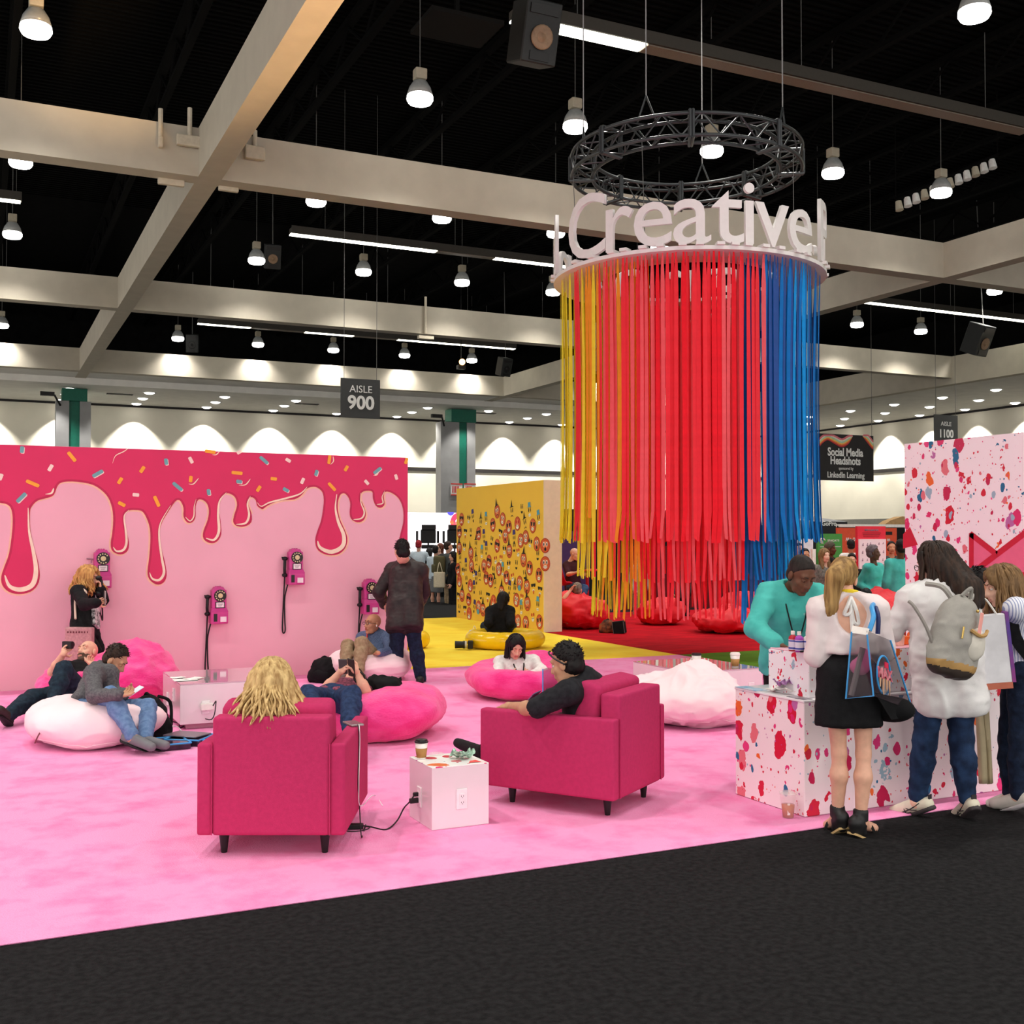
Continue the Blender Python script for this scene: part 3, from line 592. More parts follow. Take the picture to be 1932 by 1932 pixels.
# ================================================================ RIBBON TOWER, RING SIGN, TRUSS
rc = AD(1297.5, 527, 16.05); RX, RY, RZ = rc.x, rc.y, 5.37
tower = thing('ribbon_tower', 'huge round hanging curtain of yellow, red and blue ribbons under a white ring', 'ribbon curtain', (RX, RY, RZ))
m_board = M('white_ring_board', (232, 226, 224), .5, var=.02)
def annulus(r0, r1, z0, z1, n=96):
    b = MB(); v = []
    for i in range(n):
        a = 2 * math.pi * i / n
        for r, z in ((r0, z0), (r1, z0), (r1, z1), (r0, z1)): v.append((RX + r * math.cos(a), RY + r * math.sin(a), z))
    f = []
    for i in range(n):
        j = (i + 1) % n
        for k in range(4): f.append((i * 4 + k, j * 4 + k, j * 4 + (k + 1) % 4, i * 4 + (k + 1) % 4))
    return b.add(v, f)
annulus(1.25, 1.925, RZ - .03, RZ + .02).obj('ring_board', m_board, tower)
# ribbons
RC = {'y': M('ribbon_yellow', (255, 232, 60), .8, translucent=.3), 'o': M('ribbon_orange', (255, 160, 40), .8, translucent=.3), 'c': M('ribbon_coral', (255, 100, 108), .8, translucent=.3),
      'r': M('ribbon_red', (255, 52, 66), .8, translucent=.3), 's': M('ribbon_scarlet', (250, 22, 44), .8, translucent=.3), 'n': M('ribbon_navy', (48, 88, 164), .8, translucent=.25), 'b': M('ribbon_blue', (0, 120, 204), .8, translucent=.25), 'l': M('ribbon_bright_blue', (10, 156, 236), .8, translucent=.25)}
RK = list(RC)
rnd = random.Random(11)
_rv = {}
def ribbon_geo(L, wd, kind):
    r = random.Random(kind); n = 11; v = []; tw0 = r.uniform(-.5, .5); tw1 = r.uniform(-.6, .6); sway = r.uniform(-.012, .012); curl = r.choice((-.03, .01, 0, 0, .02, .035)); bl = r.uniform(-.0, .04)
    for k in range(n):
        t = k / (n - 1); z = -L * t; tw = tw0 * (1 - t) * .6 + tw1 * t ** 2; wk = wd * (.35 + .65 * min(1, t * 18)) * (1 if k < n - 1 else .75)
        x = sway * math.sin(t * 2.4) + (curl * ((t - .9) / .1) if t > .9 else 0); y = bl * math.sin(t * 3.1) - (abs(curl) * .5 * ((t - .9) / .1) if t > .9 else 0)
        for s_ in (-1, 1): v.append((x + s_ * wk / 2 * math.cos(tw), y + s_ * wk / 2 * math.sin(tw), z))
    v[-1] = (v[-1][0], v[-1][1], v[-1][2] - rnd.uniform(-.01, .03)); return v, [(2 * k, 2 * k + 1, 2 * k + 3, 2 * k + 2) for k in range(n - 1)]
cam_dir = math.atan2(-RY, -RX)       # azimuth of the viewer as seen from the ring centre
def colour(th, ring, r):             # th: degrees from the front, positive to the right
    if -150 < th < -60: return 'y' if r.random() < .93 else 'o'
    if -60 <= th < -43: return r.choice('ooycr' if ring == 0 else ('ryyoy' if ring == 1 else 'yoyoo'))
    if -43 <= th < -22: return r.choice('crcro' if ring == 0 else ('roorr' if ring == 1 else 'orroo'))
    if -22 <= th < (32 if ring == 0 else 29): return r.choice('rcrrsc')
    if 29 <= th < 150: return r.choice('nnbb') if th < 45 else r.choice('bblbn')
    return r.choice('ssrsr')
rear = [MB(), [], {}]
rearb = MB(); front = []
for ring, (R, zb, n, wd) in enumerate(((1.815, 1.66, 172, .061), (1.575, 1.14, 150, .046), (1.365, .62, 128, .043))):
    for i in range(n):
        th = 360 * i / n - 180 + rnd.uniform(-.5, .5)
        L = RZ - .03 - zb + rnd.uniform(-.03, .04) - (.28 if rnd.random() < .02 else 0)
        front.append((abs(th) > 88, ring, R + rnd.uniform(-.02, .02), th, L, wd * rnd.uniform(.8, 1.12), colour(th, ring, rnd)))
meshes = {}
cnt = 0
for back, ring, R, th, L, wd, c in front:
    a = cam_dir + math.radians(th); p = Vector((RX + R * math.cos(a), RY + R * math.sin(a), RZ - .03)); rz = a + math.pi / 2
    far = back or (ring == 2 and abs(th) > 80) or (ring == 1 and abs(th) > 84)
    if far or cnt >= 300:
        v, f = ribbon_geo(L, wd, rnd.randrange(40)); ca, sa = math.cos(rz), math.sin(rz)
        rearb.mat(RK.index(c)); rearb.add([(p.x + x * ca - y * sa, p.y + x * sa + y * ca, p.z + z) for x, y, z in v], f); continue
    cnt += 1; key = (ring, c, rnd.randrange(6))
    if key not in meshes:
        v, f = ribbon_geo(L, wd, hash((ring, RK.index(c), key[2])) % 997); o = mk('ribbon', v, f, RC[c]); meshes[key] = o.data; bpy.data.objects.remove(o)
    o = bpy.data.objects.new('ribbon', meshes[key]); COL.objects.link(o); o.location = p; o.rotation_euler = (0, 0, rz); hang(o, tower)
o = rearb.obj('rear_ribbons', list(RC.values()), tower); o['kind'] = 'stuff'
# raised letters on the ring
def letters(s_, start, size, rad, extra=0.):
    th = start
    for ch in s_:
        if ch == ' ': th += 17; continue
        cu = bpy.data.curves.new('c', 'FONT'); cu.body = ch; cu.size = size; cu.extrude = .025; cu.offset = .002; cu.resolution_u = 4
        t_ = bpy.data.objects.new('c', cu); COL.objects.link(t_); me = bpy.data.meshes.new_from_object(t_.evaluated_get(bpy.context.evaluated_depsgraph_get()))
        bpy.data.objects.remove(t_); bpy.data.curves.remove(cu)
        xs = [v.co.x for v in me.vertices]; x0, x1 = min(xs), max(xs); bm = bmesh.new(); bm.from_mesh(me)
        bmesh.ops.triangulate(bm, faces=bm.faces[:])
        for cx in np.linspace(x0, x1, 7)[1:-1]: bmesh.ops.bisect_plane(bm, geom=bm.verts[:] + bm.edges[:] + bm.faces[:], plane_co=(cx, 0, 0), plane_no=(1, 0, 0))
        for v in bm.verts:
            a = cam_dir + math.radians(th) + (v.co.x - x0) / rad; r = rad + v.co.z; v.co = Vector((RX + r * math.cos(a), RY + r * math.sin(a), RZ + .055 + v.co.y))
        bm.to_mesh(me); bm.free(); me.materials.clear(); me.materials.append(m_board); me.name = 'letter'
        o = bpy.data.objects.new('letter', me); COL.objects.link(o); hang(o, tower)
        for fx in (.3,) if x1 - x0 < .35 else (.25, .7):
            a = cam_dir + math.radians(th) + (x1 - x0) * fx / rad; p = Vector((RX + (rad - .02) * math.cos(a), RY + (rad - .02) * math.sin(a), 0))
            MB().box((-.05, -.09, RZ + .02), (.05, .05, RZ + .06), Matrix.Rotation(a + math.pi / 2, 3, 'Z'), p).obj('letter_foot', m_board, tower)
        th += math.degrees((x1 - x0 + size * .01) / rad) + extra
    return th
LEND = letters('Creative', -56.5, 1.22, 1.90)
LE2 = letters('Playground', LEND + 9, 1.22, 1.90, 8.6)
# circular box truss
tc_ = AD(1293, 312, 16.15); TX, TY, TZ = tc_.x, tc_.y, tc_.z
truss = thing('circular_truss', 'dark circular box truss hanging above the ring sign', 'truss', (TX, TY, TZ))
m_truss = M('charcoal_truss_paint', (58, 62, 64), .35, var=.1, metal=.3, spec=.6)
TR1, TR0, TH = 1.64, 1.34, .145
def ringpt(a, r, z): return Vector((TX + r * math.cos(a), TY + r * math.sin(a), TZ + z))
for r, z in ((TR1, TH), (TR1, -TH), (TR0, TH), (TR0, -TH)):
    MB().tube([ringpt(2 * math.pi * i / 72, r, z) for i in range(73)], .026, 8).obj('chord', m_truss, truss, True)
NB = 40
bar0 = MB().cone((0, 0, 0), (0, 0, 1), 1, n=6).obj('brace', m_truss); bme = bar0.data; bpy.data.objects.remove(bar0)
def bar(p, q, r=.011):
    o = bpy.data.objects.new('brace', bme); COL.objects.link(o); d = q - p; o.location = p; o.scale = (r, r, d.length); o.rotation_mode = 'QUATERNION'; o.rotation_quaternion = Vector((0, 0, 1)).rotation_difference(d); hang(o, truss)
for i in range(NB):
    a, b = 2 * math.pi * i / NB, 2 * math.pi * (i + 1) / NB; s_ = 1 if i % 2 else -1
    bar(ringpt(a, TR1, TH * s_), ringpt(b, TR1, -TH * s_)); bar(ringpt(a, TR0, TH * s_), ringpt(b, TR0, -TH * s_))
    bar(ringpt(a, TR1 if s_ > 0 else TR0, TH), ringpt(b, TR0 if s_ > 0 else TR1, TH)); bar(ringpt(a, TR1 if s_ > 0 else TR0, -TH), ringpt(b, TR0 if s_ > 0 else TR1, -TH))
for i in range(8):
    a = 2 * math.pi * (i + .3) / 8
    b = MB()
    for d_ in (-.012, .012):
        q = [ringpt(a + d_, TR0 - .03, -TH - .03), ringpt(a + d_, TR1 + .03, -TH - .03), ringpt(a + d_, TR1 + .03, TH + .03), ringpt(a + d_, TR0 - .03, TH + .03)]
        for k in range(4): b.cone(q[k], q[(k + 1) % 4], .022, n=6)
    b.obj('joint_frame', m_truss, truss)
for px, th in ((1331, 170), (1437, 62), (1130, -75), (1240, -20)):
    a = cam_dir + math.radians(th); p = ringpt(a, (TR0 + TR1) / 2, TH)
    for da in (-.09, .09): MB().cone(ringpt(a + da, (TR0 + TR1) / 2, TH), p + Vector((0, 0, .35)), .014, n=5).obj('bridle', m_truss, truss)
    MB().cone(p + Vector((0, 0, .35)), p + Vector((0, 0, 13.7 - p.z)), .009, n=5).obj('hoist_cable', M('bright_cable', (150, 150, 150), .4), truss)
    q = Vector((RX + 1.6 * math.cos(a), RY + 1.6 * math.sin(a), RZ + .02))
    MB().cone(q, ringpt(a, TR1, -TH), .005, n=4).obj('ring_suspension', m_cable, tower)
# ================================================================ FURNITURE AND THINGS OF THE LOUNGE
def gp(px, dep, z=0.):
    """floor point in picture column px at a given distance along the view"""
    d = ray(px, 1100); p = _C + d * (dep / d.dot(_fw)); k = math.hypot(p.x, p.y); return Vector((p.x, p.y, z))
def vnoise(p, seed=0):
    """smooth value noise of an (n,3) array"""
    p = np.asarray(p, float); i = np.floor(p).astype(np.int64); f = p - i; f = f * f * (3 - 2 * f); out = 0
    def h(a): 
        q = (a[:, 0] * 374761393 + a[:, 1] * 668265263 + a[:, 2] * 2147483647 + seed * 1274126177) & 0xffffffff
        q = ((q ^ (q >> 13)) * 1274126177) & 0xffffffff; return ((q ^ (q >> 16)) & 0xffff) / 65535.
    for dx in (0, 1):
        for dy in (0, 1):
            for dz in (0, 1):
                out = out + h(i + np.array([dx, dy, dz])) * (f[:, 0] if dx else 1 - f[:, 0]) * (f[:, 1] if dy else 1 - f[:, 1]) * (f[:, 2] if dz else 1 - f[:, 2])
    return out - .5
# ---- armchairs
m_arm = M('raspberry_upholstery', (188, 50, 98), .85, var=.05, scale=40, bump=.25, bscale=500, spec=.15); m_leg = M('black_lacquered_wood', (22, 18, 18), .4)
def armchair(loc, rz, label):
    global LOCAL; LOCAL = True
    t = thing('armchair', label, 'armchair', loc, rz, 'two raspberry armchairs on the pink carpet')
    MB().rbox((-.31, -.475, .125), (.31, -.34, .75), .022, 3).obj('backrest', m_arm, t, 'auto')
    for s_, nm in ((-1, 'left'), (1, 'right')):
        MB().rbox((min(s_ * .31, s_ * .392), -.47, .125), (max(s_ * .31, s_ * .392), .47, .61), .018, 3).obj('armrest', m_arm, t, 'auto')
        MB().tube([(s_ * .311, -.476, .13), (s_ * .311, -.476, .61)], .004, 5).obj('piping', m_arm, t)
    MB().rbox((-.31, -.34, .125), (.31, .46, .29), .015, 2).obj('seat_base', m_arm, t, 'auto')
    MB().rbox((-.305, -.2, .29), (.305, .475, .44), .045, 4).obj('seat_cushion', m_arm, t, 'auto')
    R = Matrix.Rotation(math.radians(10), 3, 'X'); MB().rbox((-.30, -.08, -.19), (.30, .09, .215), .05, 4, R, (0, -.235, .595)).obj('back_cushion', m_arm, t, 'auto')
    for x in (-.27, .27):
        for y in (-.37, .3): MB().cone((x, y, .0), (x, y, .13), .015, .03, 14).obj('leg', m_leg, t, 'auto')
    LOCAL = False; return t
lc = gp(516, 6.02); fl = Vector((math.sin(YAW), math.cos(YAW), 0)); lc = (G(431, 1612) + G(605, 1612)) / 2 + fl * .37
armchair(lc, -YAW, 'raspberry armchair seen from behind, blond woman seated, phone on its right arm')
r1, r2, r3 = G(965, 1513), G(1145, 1538), G(1215, 1510); rc2 = r2 + (r1 - r2) * .545 + (r3 - r2) * .5
fwd = (r1 - r2).normalized(); armchair(Vector((rc2.x, rc2.y, 0)), math.atan2(-fwd.x, fwd.y), 'raspberry armchair turned sideways with the man in black seated in it')
# ---- glossy white boxes
m_gloss = M('glossy_white_laminate', (236, 222, 226), .12, var=.01, spec=.6); m_top = splatter('splatter_print_white', (252, 250, 248), .9, .15); m_plate = M('white_outlet_plate', (244, 236, 238), .3)
m_hole = M('outlet_slot', (60, 40, 46), .5)
def outlet(t, p, nrm, scale=1.):
    n = Vector(nrm); u = Vector((-n.y, n.x, 0)); R = Matrix((u, n, (0, 0, 1))).transposed(); p = Vector(p)
    b = MB().rbox((-.036, 0, -.06), (.036, .008, .06), .004, 1, R, p).rbox((-.017, .008, -.034), (.017, .012, .034), .003, 1, R, p).mat(1)
    for z in (.018, -.018):
        for x in (-.007, .007): b.box((x - .0015, .012, z - .004), (x + .0015, .0125, z + .004), R, p)
        b.box((-.002, .012, z - .011), (.002, .0125, z - .007), R, p)
    return b.obj('outlet', [m_plate, m_hole], t)
cu_ = thing('cube_table', 'small glossy white cube table with splatter print top between the armchairs', 'side table', (2.555, 6.225, 0))
MB().rbox((2.375, 6.04, 0.012), (2.735, 6.41, .366), .002, 1).obj('body', m_gloss, cu_)
MB().rbox((2.375, 6.04, .366), (2.735, 6.41, .370), .001, 1).obj('printed_top', m_top, cu_)
op = AY(871, 1507, 6.04); outlet(cu_, (op.x, 6.04, op.z), (0, -1, 0)); oq = AX(792, 1503, 2.375); ol = outlet(cu_, (2.375, oq.y, oq.z), (-1, 0, 0))
def lowtable(x0, y0, x1, y1, z, label, outs):
    t = thing('low_table', label, 'low table', ((x0 + x1) / 2, (y0 + y1) / 2, 0), 0, 'glossy white low charging tables')
    MB().rbox((x0 + .06, y0 + .06, .012), (x1 - .06, y1 - .06, .06), .003, 1).obj('plinth', M('pinkish_plinth', (206, 150, 168), .5), t)
    MB().rbox((x0, y0, .06), (x1, y1, z - .012), .003, 1).obj('body', m_gloss, t)
    MB().rbox((x0, y0, z - .011), (x1, y1, z), .002, 1).obj('mirror_top', M('mirror_white_top', (228, 214, 220), .04, var=.01, spec=1., metal=.55), t)
    for p, n in outs: outlet(t, p, n)
    return t
a = G(340, 1291, .415)
lowtable(a.x, a.y, a.x + .85, a.y + 1.0, .415, 'glossy white low table with papers and chargers by the young man in the hoodie', [((a.x + .22, a.y, .2), (0, -1, 0)), ((a.x, a.y + .35, .28), (-1, 0, 0)), ((a.x, a.y + .7, .2), (-1, 0, 0))])
b = G(1303, 1268, .4)
lowtable(b.x, b.y, b.x + .86, b.y + 1.05, .4, 'glossy white low table with two coffee cups beyond the pale pink beanbag', [((b.x, b.y + .78, .24), (-1, 0, 0)), ((b.x + .72, b.y, .2), (0, -1, 0))])
# ---- bean bags
def bag(name, label, c, R, h, m, seed, dents=(), wr=.02, ws=3.2, cat='beanbag', group=None, sq=1., lump=.05, peak=None, nu=120, nv=64, seam=True, flat=.16):
    """soft sack: flattened superellipsoid with dents, sag and creases; c on the floor"""
    u = np.linspace(0, 2 * np.pi, nu, endpoint=False); v = np.linspace(-np.pi / 2, np.pi / 2, nv); U, V = np.meshgrid(u, v)
    cv = np.sign(np.cos(V)) * np.abs(np.cos(V)) ** .8; sv = np.sign(np.sin(V)) * np.abs(np.sin(V)) ** 1.0
    P = np.stack([R * cv * np.cos(U), R * sq * cv * np.sin(U), h / 2 * (1 + sv)], -1).reshape(-1, 3)
    N = np.stack([np.cos(V) * np.cos(U), np.cos(V) * np.sin(U), np.sin(V)], -1).reshape(-1, 3)
    z01 = P[:, 2] / h
    P[:, :2] *= (1 + .10 * (1 - z01) ** 1.0 * (z01 > .0))[:, None]
    low = vnoise(P * 1.7 / R + seed * 7.3, seed) * lump * 2; P += N * low[:, None]
    if peak is not None:
        d2 = ((P[:, 0] - peak[0]) ** 2 + (P[:, 1] - peak[1]) ** 2) / peak[3] ** 2; P[:, 2] += peak[2] * np.exp(-d2) * z01
    for dx, dy, r, dp in dents:
        d2 = ((P[:, 0] - dx) ** 2 + (P[:, 1] - dy) ** 2) / r ** 2; P[:, 2] -= dp * np.exp(-d2 ** 1.5) * np.clip(z01 * 1.4, 0, 1)
    warp = vnoise(P * 2.2 + 31, seed + 5)[:, None] * np.array([1.4, 1.4, .8])
    w1 = vnoise(P * np.array([ws, ws, ws * 1.5]) / R * .7 + warp * 2 + seed, seed + 1); w2 = vnoise(P * np.array([ws * 2.3, ws * 2.3, ws * 3]) / R * .7 + warp * 3, seed + 2)
    cr = (1 - np.abs(w1) * 3.2).clip(0, 1) ** 2 * .8 + (1 - np.abs(w2) * 3.2).clip(0, 1) ** 2 * .4
    P += N * (cr * wr - wr * .5)[:, None]
    P[:, 2] = np.maximum(P[:, 2], .012); P[:, 2] = np.where(P[:, 2] < h * flat, .012 + (P[:, 2] - .012) * .75, P[:, 2])
    t = thing(name, label, cat, (c[0], c[1], 0), 0, group); P[:, 0] += c[0]; P[:, 1] += c[1]
    f = [(j * nu + i, j * nu + (i + 1) % nu, (j + 1) * nu + (i + 1) % nu, (j + 1) * nu + i) for j in range(nv - 1) for i in range(nu)]
    mk('sack', P, f, m, t, True)
    if seam:
        k = int(nv * .30); pts = [Vector(P[k * nu + i]) + Vector((N[k * nu + i][0], N[k * nu + i][1], 0)) * .002 for i in range(0, nu, 2)]
        MB().tube(pts + [pts[0]], .005, 5).obj('seam', m, t, True)
    return t
def fur(name, rgb, rgb2):
    return M(name, rgb, .9, rgb2=rgb2, scale=5., bump=.7, bscale=45, spec=.15, stretch=(1, 1, 1.6))
m_bpale = M('pale_pink_microsuede', (252, 224, 228), .75, var=.02, scale=3, bump=.1, bscale=60, spec=.2); m_bhot = fur('hot_pink_plush', (250, 84, 158), (238, 50, 134)); m_bhot.node_tree.nodes['Principled BSDF'].inputs['Sheen Weight'].default_value = .3; m_bred = M('red_nylon_sack', (224, 22, 40), .55, var=.06, scale=4, bump=.15, bscale=20)
BP = {}
BP['white'] = gp(181, 9.28); BP['hot1'] = gp(208, 11.35); BP['hot2'] = gp(718, 9.6); BP['pale2'] = gp(700, 13.30); BP['hot3'] = gp(998, 11.95); BP['pale3'] = gp(1292, 10.28)
def vdir(s_, f_): return (_rt.x * s_ + fl.x * f_, _rt.y * s_ + fl.y * f_)
bag('beanbag', 'pale pink round beanbag on which the young man in the grey hoodie sits', BP['white'], .52, .40, m_bpale, 1, [vdir(.14, .02) + (.25, .16)], .012, cat='beanbag')
bag('beanbag', 'hot pink plush beanbag by the drip wall under the bearded man', BP['hot1'], .66, .56, m_bhot, 2, [vdir(-.22, -.15) + (.34, .22)], .045, 3.6, peak=vdir(.25, .2) + (.12, .35))
bag('beanbag', 'hot pink plush beanbag under the man lying behind the left armchair', BP['hot2'], .56, .46, m_bhot, 3, [vdir(-.28, .0) + (.27, .10)], .02, 3., sq=1.)
bag('beanbag', 'pale pink beanbag by the wall with the bald man in glasses', (BP['pale2'].x, BP['pale2'].y), .48, .44, m_bpale, 4, [vdir(-.1, -.05) + (.24, .18)], .014)
bag('beanbag', 'hot pink plush beanbag holding the woman in the white shirt', BP['hot3'], .64, .46, m_bhot, 5, [vdir(-.02, -.02) + (.40, .26)], .02, 3., peak=vdir(.1, .45) + (.10, .4))
bag('beanbag', 'empty pale pink wrinkled beanbag between right armchair and counter', BP['pale3'], .57, .44, m_bpale, 6, [], .05, 3.4, peak=vdir(.16, .05) + (.13, .26))
bag('beanbag', 'big red beanbag at the end of the yellow sticker wall, grey-haired man reclining', gp(1096, 20.75), .5, .66, m_bred, 7, [vdir(0, .15) + (.25, .12)], .06, 3., peak=vdir(-.3, -.1) + (.12, .2), nu=80, nv=44)
bag('beanbag', 'flat red beanbag under the ribbons left of the man in teal', gp(1370, 19.9), .56, .46, m_bred, 8, [], .06, 3., nu=80, nv=44)
bag('beanbag', 'red beanbag far behind the middle of the ribbon curtain', gp(1248, 21.7), .42, .52, m_bred, 9, [], .04, 3., nu=64, nv=36)
bag('beanbag', 'tall red beanbag seen behind the blonde ponytail woman', gp(1668, 17.2), .52, .80, m_bred, 10, [], .06, 3., peak=vdir(-.1, .1) + (.12, .3), nu=80, nv=44)
bag('beanbag', 'dim red beanbag deep behind the left ribbons', gp(1420, 22.5), .7, .6, m_bred, 12, [], .05, 3., nu=64, nv=36)
# zipper tag on the white bag
p = gp(72, 8.98); z = Vector((0, 0, 1)); tg = MB().tube(spl([AD(76, 1381, 8.78), AD(70, 1392, 8.76), AD(66, 1402, 8.78)], 4), .006, 5).obj('zipper_pull', M('brown_zip', (120, 60, 70), .5)); tag(tg, 'short brown zip strap on the side of the pale beanbag', 'strap')
# ---- yellow inflatable rings
m_inf = M('yellow_inflatable_vinyl', (250, 206, 24), .2, var=.02, spec=.5)
def swimring(c, R, r, label, sq=.85):
    t = thing('inflatable_ring', label, 'inflatable ring', (c.x, c.y, 0)); b = MB(); n, k = 64, 24; v = []
    for i in range(n):
        a = 2 * math.pi * i / n; rr = r * (1 + .02 * math.sin(a * 24))
        for j in range(k):
            q = 2 * math.pi * j / k; v.append((c.x + (R + rr * math.cos(q)) * math.cos(a), c.y + (R + rr * math.cos(q)) * math.sin(a), .012 + r * sq + rr * sq * math.sin(q)))
    b.add(v, [(i * k + j, ((i + 1) % n) * k + j, ((i + 1) % n) * k + (j + 1) % k, i * k + (j + 1) % k) for i in range(n) for j in range(k)]); b.obj('tube', m_inf, t, True)
    MB().cone((c.x + R * .7, c.y - R * .7, r * 1.65), (c.x + R * .7, c.y - R * .7, r * 1.8), .02, n=10).obj('valve', m_inf, t); return t
swimring(gp(953, 17.2), .46, .155, 'yellow inflatable ring on the yellow carpet beneath the person in the black hoodie')
swimring(gp(772, 17.05), .18, .14, 'smaller yellow inflatable ring half hidden behind the standing man', .95)
# ---- counter
m_spc = splatter('splatter_print_counter', (248, 234, 236), 1.45); m_spg = m_spc
ct = thing('counter', 'splatter-printed activity counter with a raised rear block, two women leaning at it', 'counter', (5.5, 5.7, 0))
MB().rbox((4.51, 5.35, .014), (6.75, 6.03, .70), .004, 1).obj('body', m_spc, ct)
MB().rbox((4.505, 5.345, .70), (6.755, 6.035, .715), .003, 1).obj('worktop', M('white_worktop', (240, 236, 238), .3, var=.01), ct)
m_spw = splatter('splatter_print_block', (246, 240, 244), 2.0)
MB().rbox((4.60, 5.41, .715), (6.2, 5.80, .985), .004, 1).obj('raised_block', m_spw, ct)
MB().rbox((4.60, 5.41, .985), (6.2, 5.80, .993), .003, 1).obj('block_top', M('pink_block_top', (248, 190, 208), .3), ct)
# ---- bottles and small things on the counter
m_capw = M('white_cap', (244, 240, 232), .4); m_lab = M('bottle_label', (222, 214, 230), .4); m_labb = M('label_blue', (60, 70, 160), .4)
def bottle(px, py0, py1, Y, m, label, capm=None):
    base = AY(px, py1, Y); base.z = .994; t = thing('paint_bottle', label, 'bottle', base, 0, 'paint bottles on the raised block')
    h = .125; r = .026
    MB().lathe([(.0, 0), (r, 0), (r, h * .66), (r * .9, h * .72), (.011, h * .80), (.011, h * .84)], base, 18).obj('bottle_body', m, t, True)
    MB().lathe([(r + .0006, h * .08), (r + .0006, h * .58)], base, 18).mat(1).lathe([(r + .001, h * .12), (r + .001, h * .2)], base, 18).lathe([(r + .001, h * .48), (r + .001, h * .55)], base, 18).obj('label_band', [m_lab, m_labb], t)
    MB().lathe([(.0125, h * .82), (.0125, h * .99), (.011, h), (0, h)], base, 14).obj('cap', capm or m_capw, t); return t
bottle(1496, 1200, 1229, 5.52, M('red_paint', (190, 30, 50), .3), 'red paint bottle with white cap on the block, leftmost')
bottle(1508, 1201, 1232, 5.47, M('purple_paint', (176, 70, 190), .3), 'purple paint bottle with white cap on the block')
bottle(1524, 1203, 1235, 5.44, M('white_paint', (238, 234, 226), .3), 'white paint bottle beside the blonde woman')
p = AY(1514, 1228, 5.44); tag(MB().cone((p.x - .02, 5.435, .999), (p.x + .05, 5.435, .999), .006, n=8).cone((p.x + .05, 5.435, .999), (p.x + .07, 5.435, .999), .003, n=8).obj('marker_pen', m_blk), 'black marker pen lying by the bottles', 'pen')
def crumple(name, label, cat, c, sx, sy, h, m, seed, n=14, rz=0.):
    r = np.random.RandomState(seed); v = []; 
    for j in range(n + 1):
        for i in range(n + 1):
            x, y = i / n - .5, j / n - .5; v.append((x * sx, y * sy, 0))
    v = np.array(v); q = vnoise(v / max(sx, sy) * 4 + seed, seed) + .5 * vnoise(v / max(sx, sy) * 9, seed + 1); v[:, 2] = (q - q.min()) / (q.max() - q.min()) * h; v[:, :2] += r.uniform(-.004, .004, (len(v), 2))
    ca, sa = math.cos(rz), math.sin(rz); v = np.stack([c[0] + v[:, 0] * ca - v[:, 1] * sa, c[1] + v[:, 0] * sa + v[:, 1] * ca, c[2] + v[:, 2]], -1)
    f = [(j * (n + 1) + i, j * (n + 1) + i + 1, (j + 1) * (n + 1) + i + 1, (j + 1) * (n + 1) + i) for j in range(n) for i in range(n)]
    o = mk(name, v, f, m, None, True); md = o.modifiers.new('thick', 'SOLIDIFY'); md.thickness = .0015; return tag(o, label, cat)
m_paper = M('white_paper', (246, 242, 236), .7, var=.02)
p = AX(1468, 1312, 4.56); crumple('napkin', 'crumpled white napkins on the front ledge of the counter', 'napkin', (4.60, p.y, .717), .13, .22, .055, m_paper, 3)
p = AX(1490, 1297, 4.6); crumple('paper_scrap', 'crumpled lilac printed paper behind the napkins', 'paper', (4.57, p.y + .02, .765), .09, .10, .05, M('lilac_print', (190, 140, 196), .5, rgb2=(120, 70, 120), scale=30), 5)
tag(MB().box((4.50, 5.80, .716), (4.59, 6.02, .719)).obj('leaflet', M('blue_white_leaflet', (226, 232, 240), .5, rgb2=(120, 190, 222), scale=14)), 'white and light blue leaflets at the counter corner', 'leaflet')
tag(MB().box((4.515, 5.36, .716), (4.585, 5.52, .718)).obj('black_card', M('black_print', (60, 54, 66), .4, rgb2=(210, 205, 215), scale=25)), 'glossy black and white card under the napkins', 'card')
for i, (px, m, nm) in enumerate(((1697, M('peach_tray', (240, 190, 170), .4), 'clear cup with peach stripe on block between the women'), (1711, M('orange_box', (248, 110, 30), .5), 'small orange box on block beside the dark-haired woman'))):
    p = AY(px, 1225, 5.5); MBx = MB().lathe([(0, 0), (.028, 0), (.034, .07), (.032, .07), (.027, .005), (0, .005)], (p.x, 5.5, .994), 16) if i == 0 else MB().rbox((p.x - .04, 5.52, .994), (p.x + .05, 5.6, 1.05), .004, 1)
    tag(MBx.obj('paint_cup' if i == 0 else 'craft_box', m), nm, 'cup' if i == 0 else 'box')
# ---- drinks
m_cupw = M('paper_cup_white', (244, 238, 230), .5); m_sleeve = M('kraft_sleeve', (176, 130, 74), .8, var=.06, scale=40); m_lidb = M('black_lid', (24, 22, 22), .35)
def coffee(c, label, lid, h=.112):
    t = thing('coffee_cup', label, 'cup', c, 0); k = h / .112
    MB().lathe([(0, 0), (.027 * k, 0), (.039 * k, .1 * k), (0, .1 * k)], c, 20).obj('cup_body', m_cupw, t, True)
    MB().lathe([(.0288 * k, .008), (.0365 * k, .064 * k)], c, 20).obj('sleeve', m_sleeve, t, True)
    MB().lathe([(.0415 * k, .096 * k), (.042 * k, .103 * k), (.037 * k, .106 * k), (.036 * k, .114 * k), (.03 * k, .115 * k), (0, .112 * k)], c, 20).obj('lid', lid, t); return t
p = G(795, 1431, .371); coffee((p.x, p.y, .371), 'paper coffee cup with black lid and kraft sleeve on the white cube table', m_lidb)
p = G(1314, 1259, .4); coffee((p.x, p.y, .401), 'coffee cup with black lid on the far white low table', m_lidb, .14)
p = G(1387, 1258, .4); coffee((p.x, p.y, .401), 'coffee cup with white lid at the right end of the far low table', m_cupw, .14)
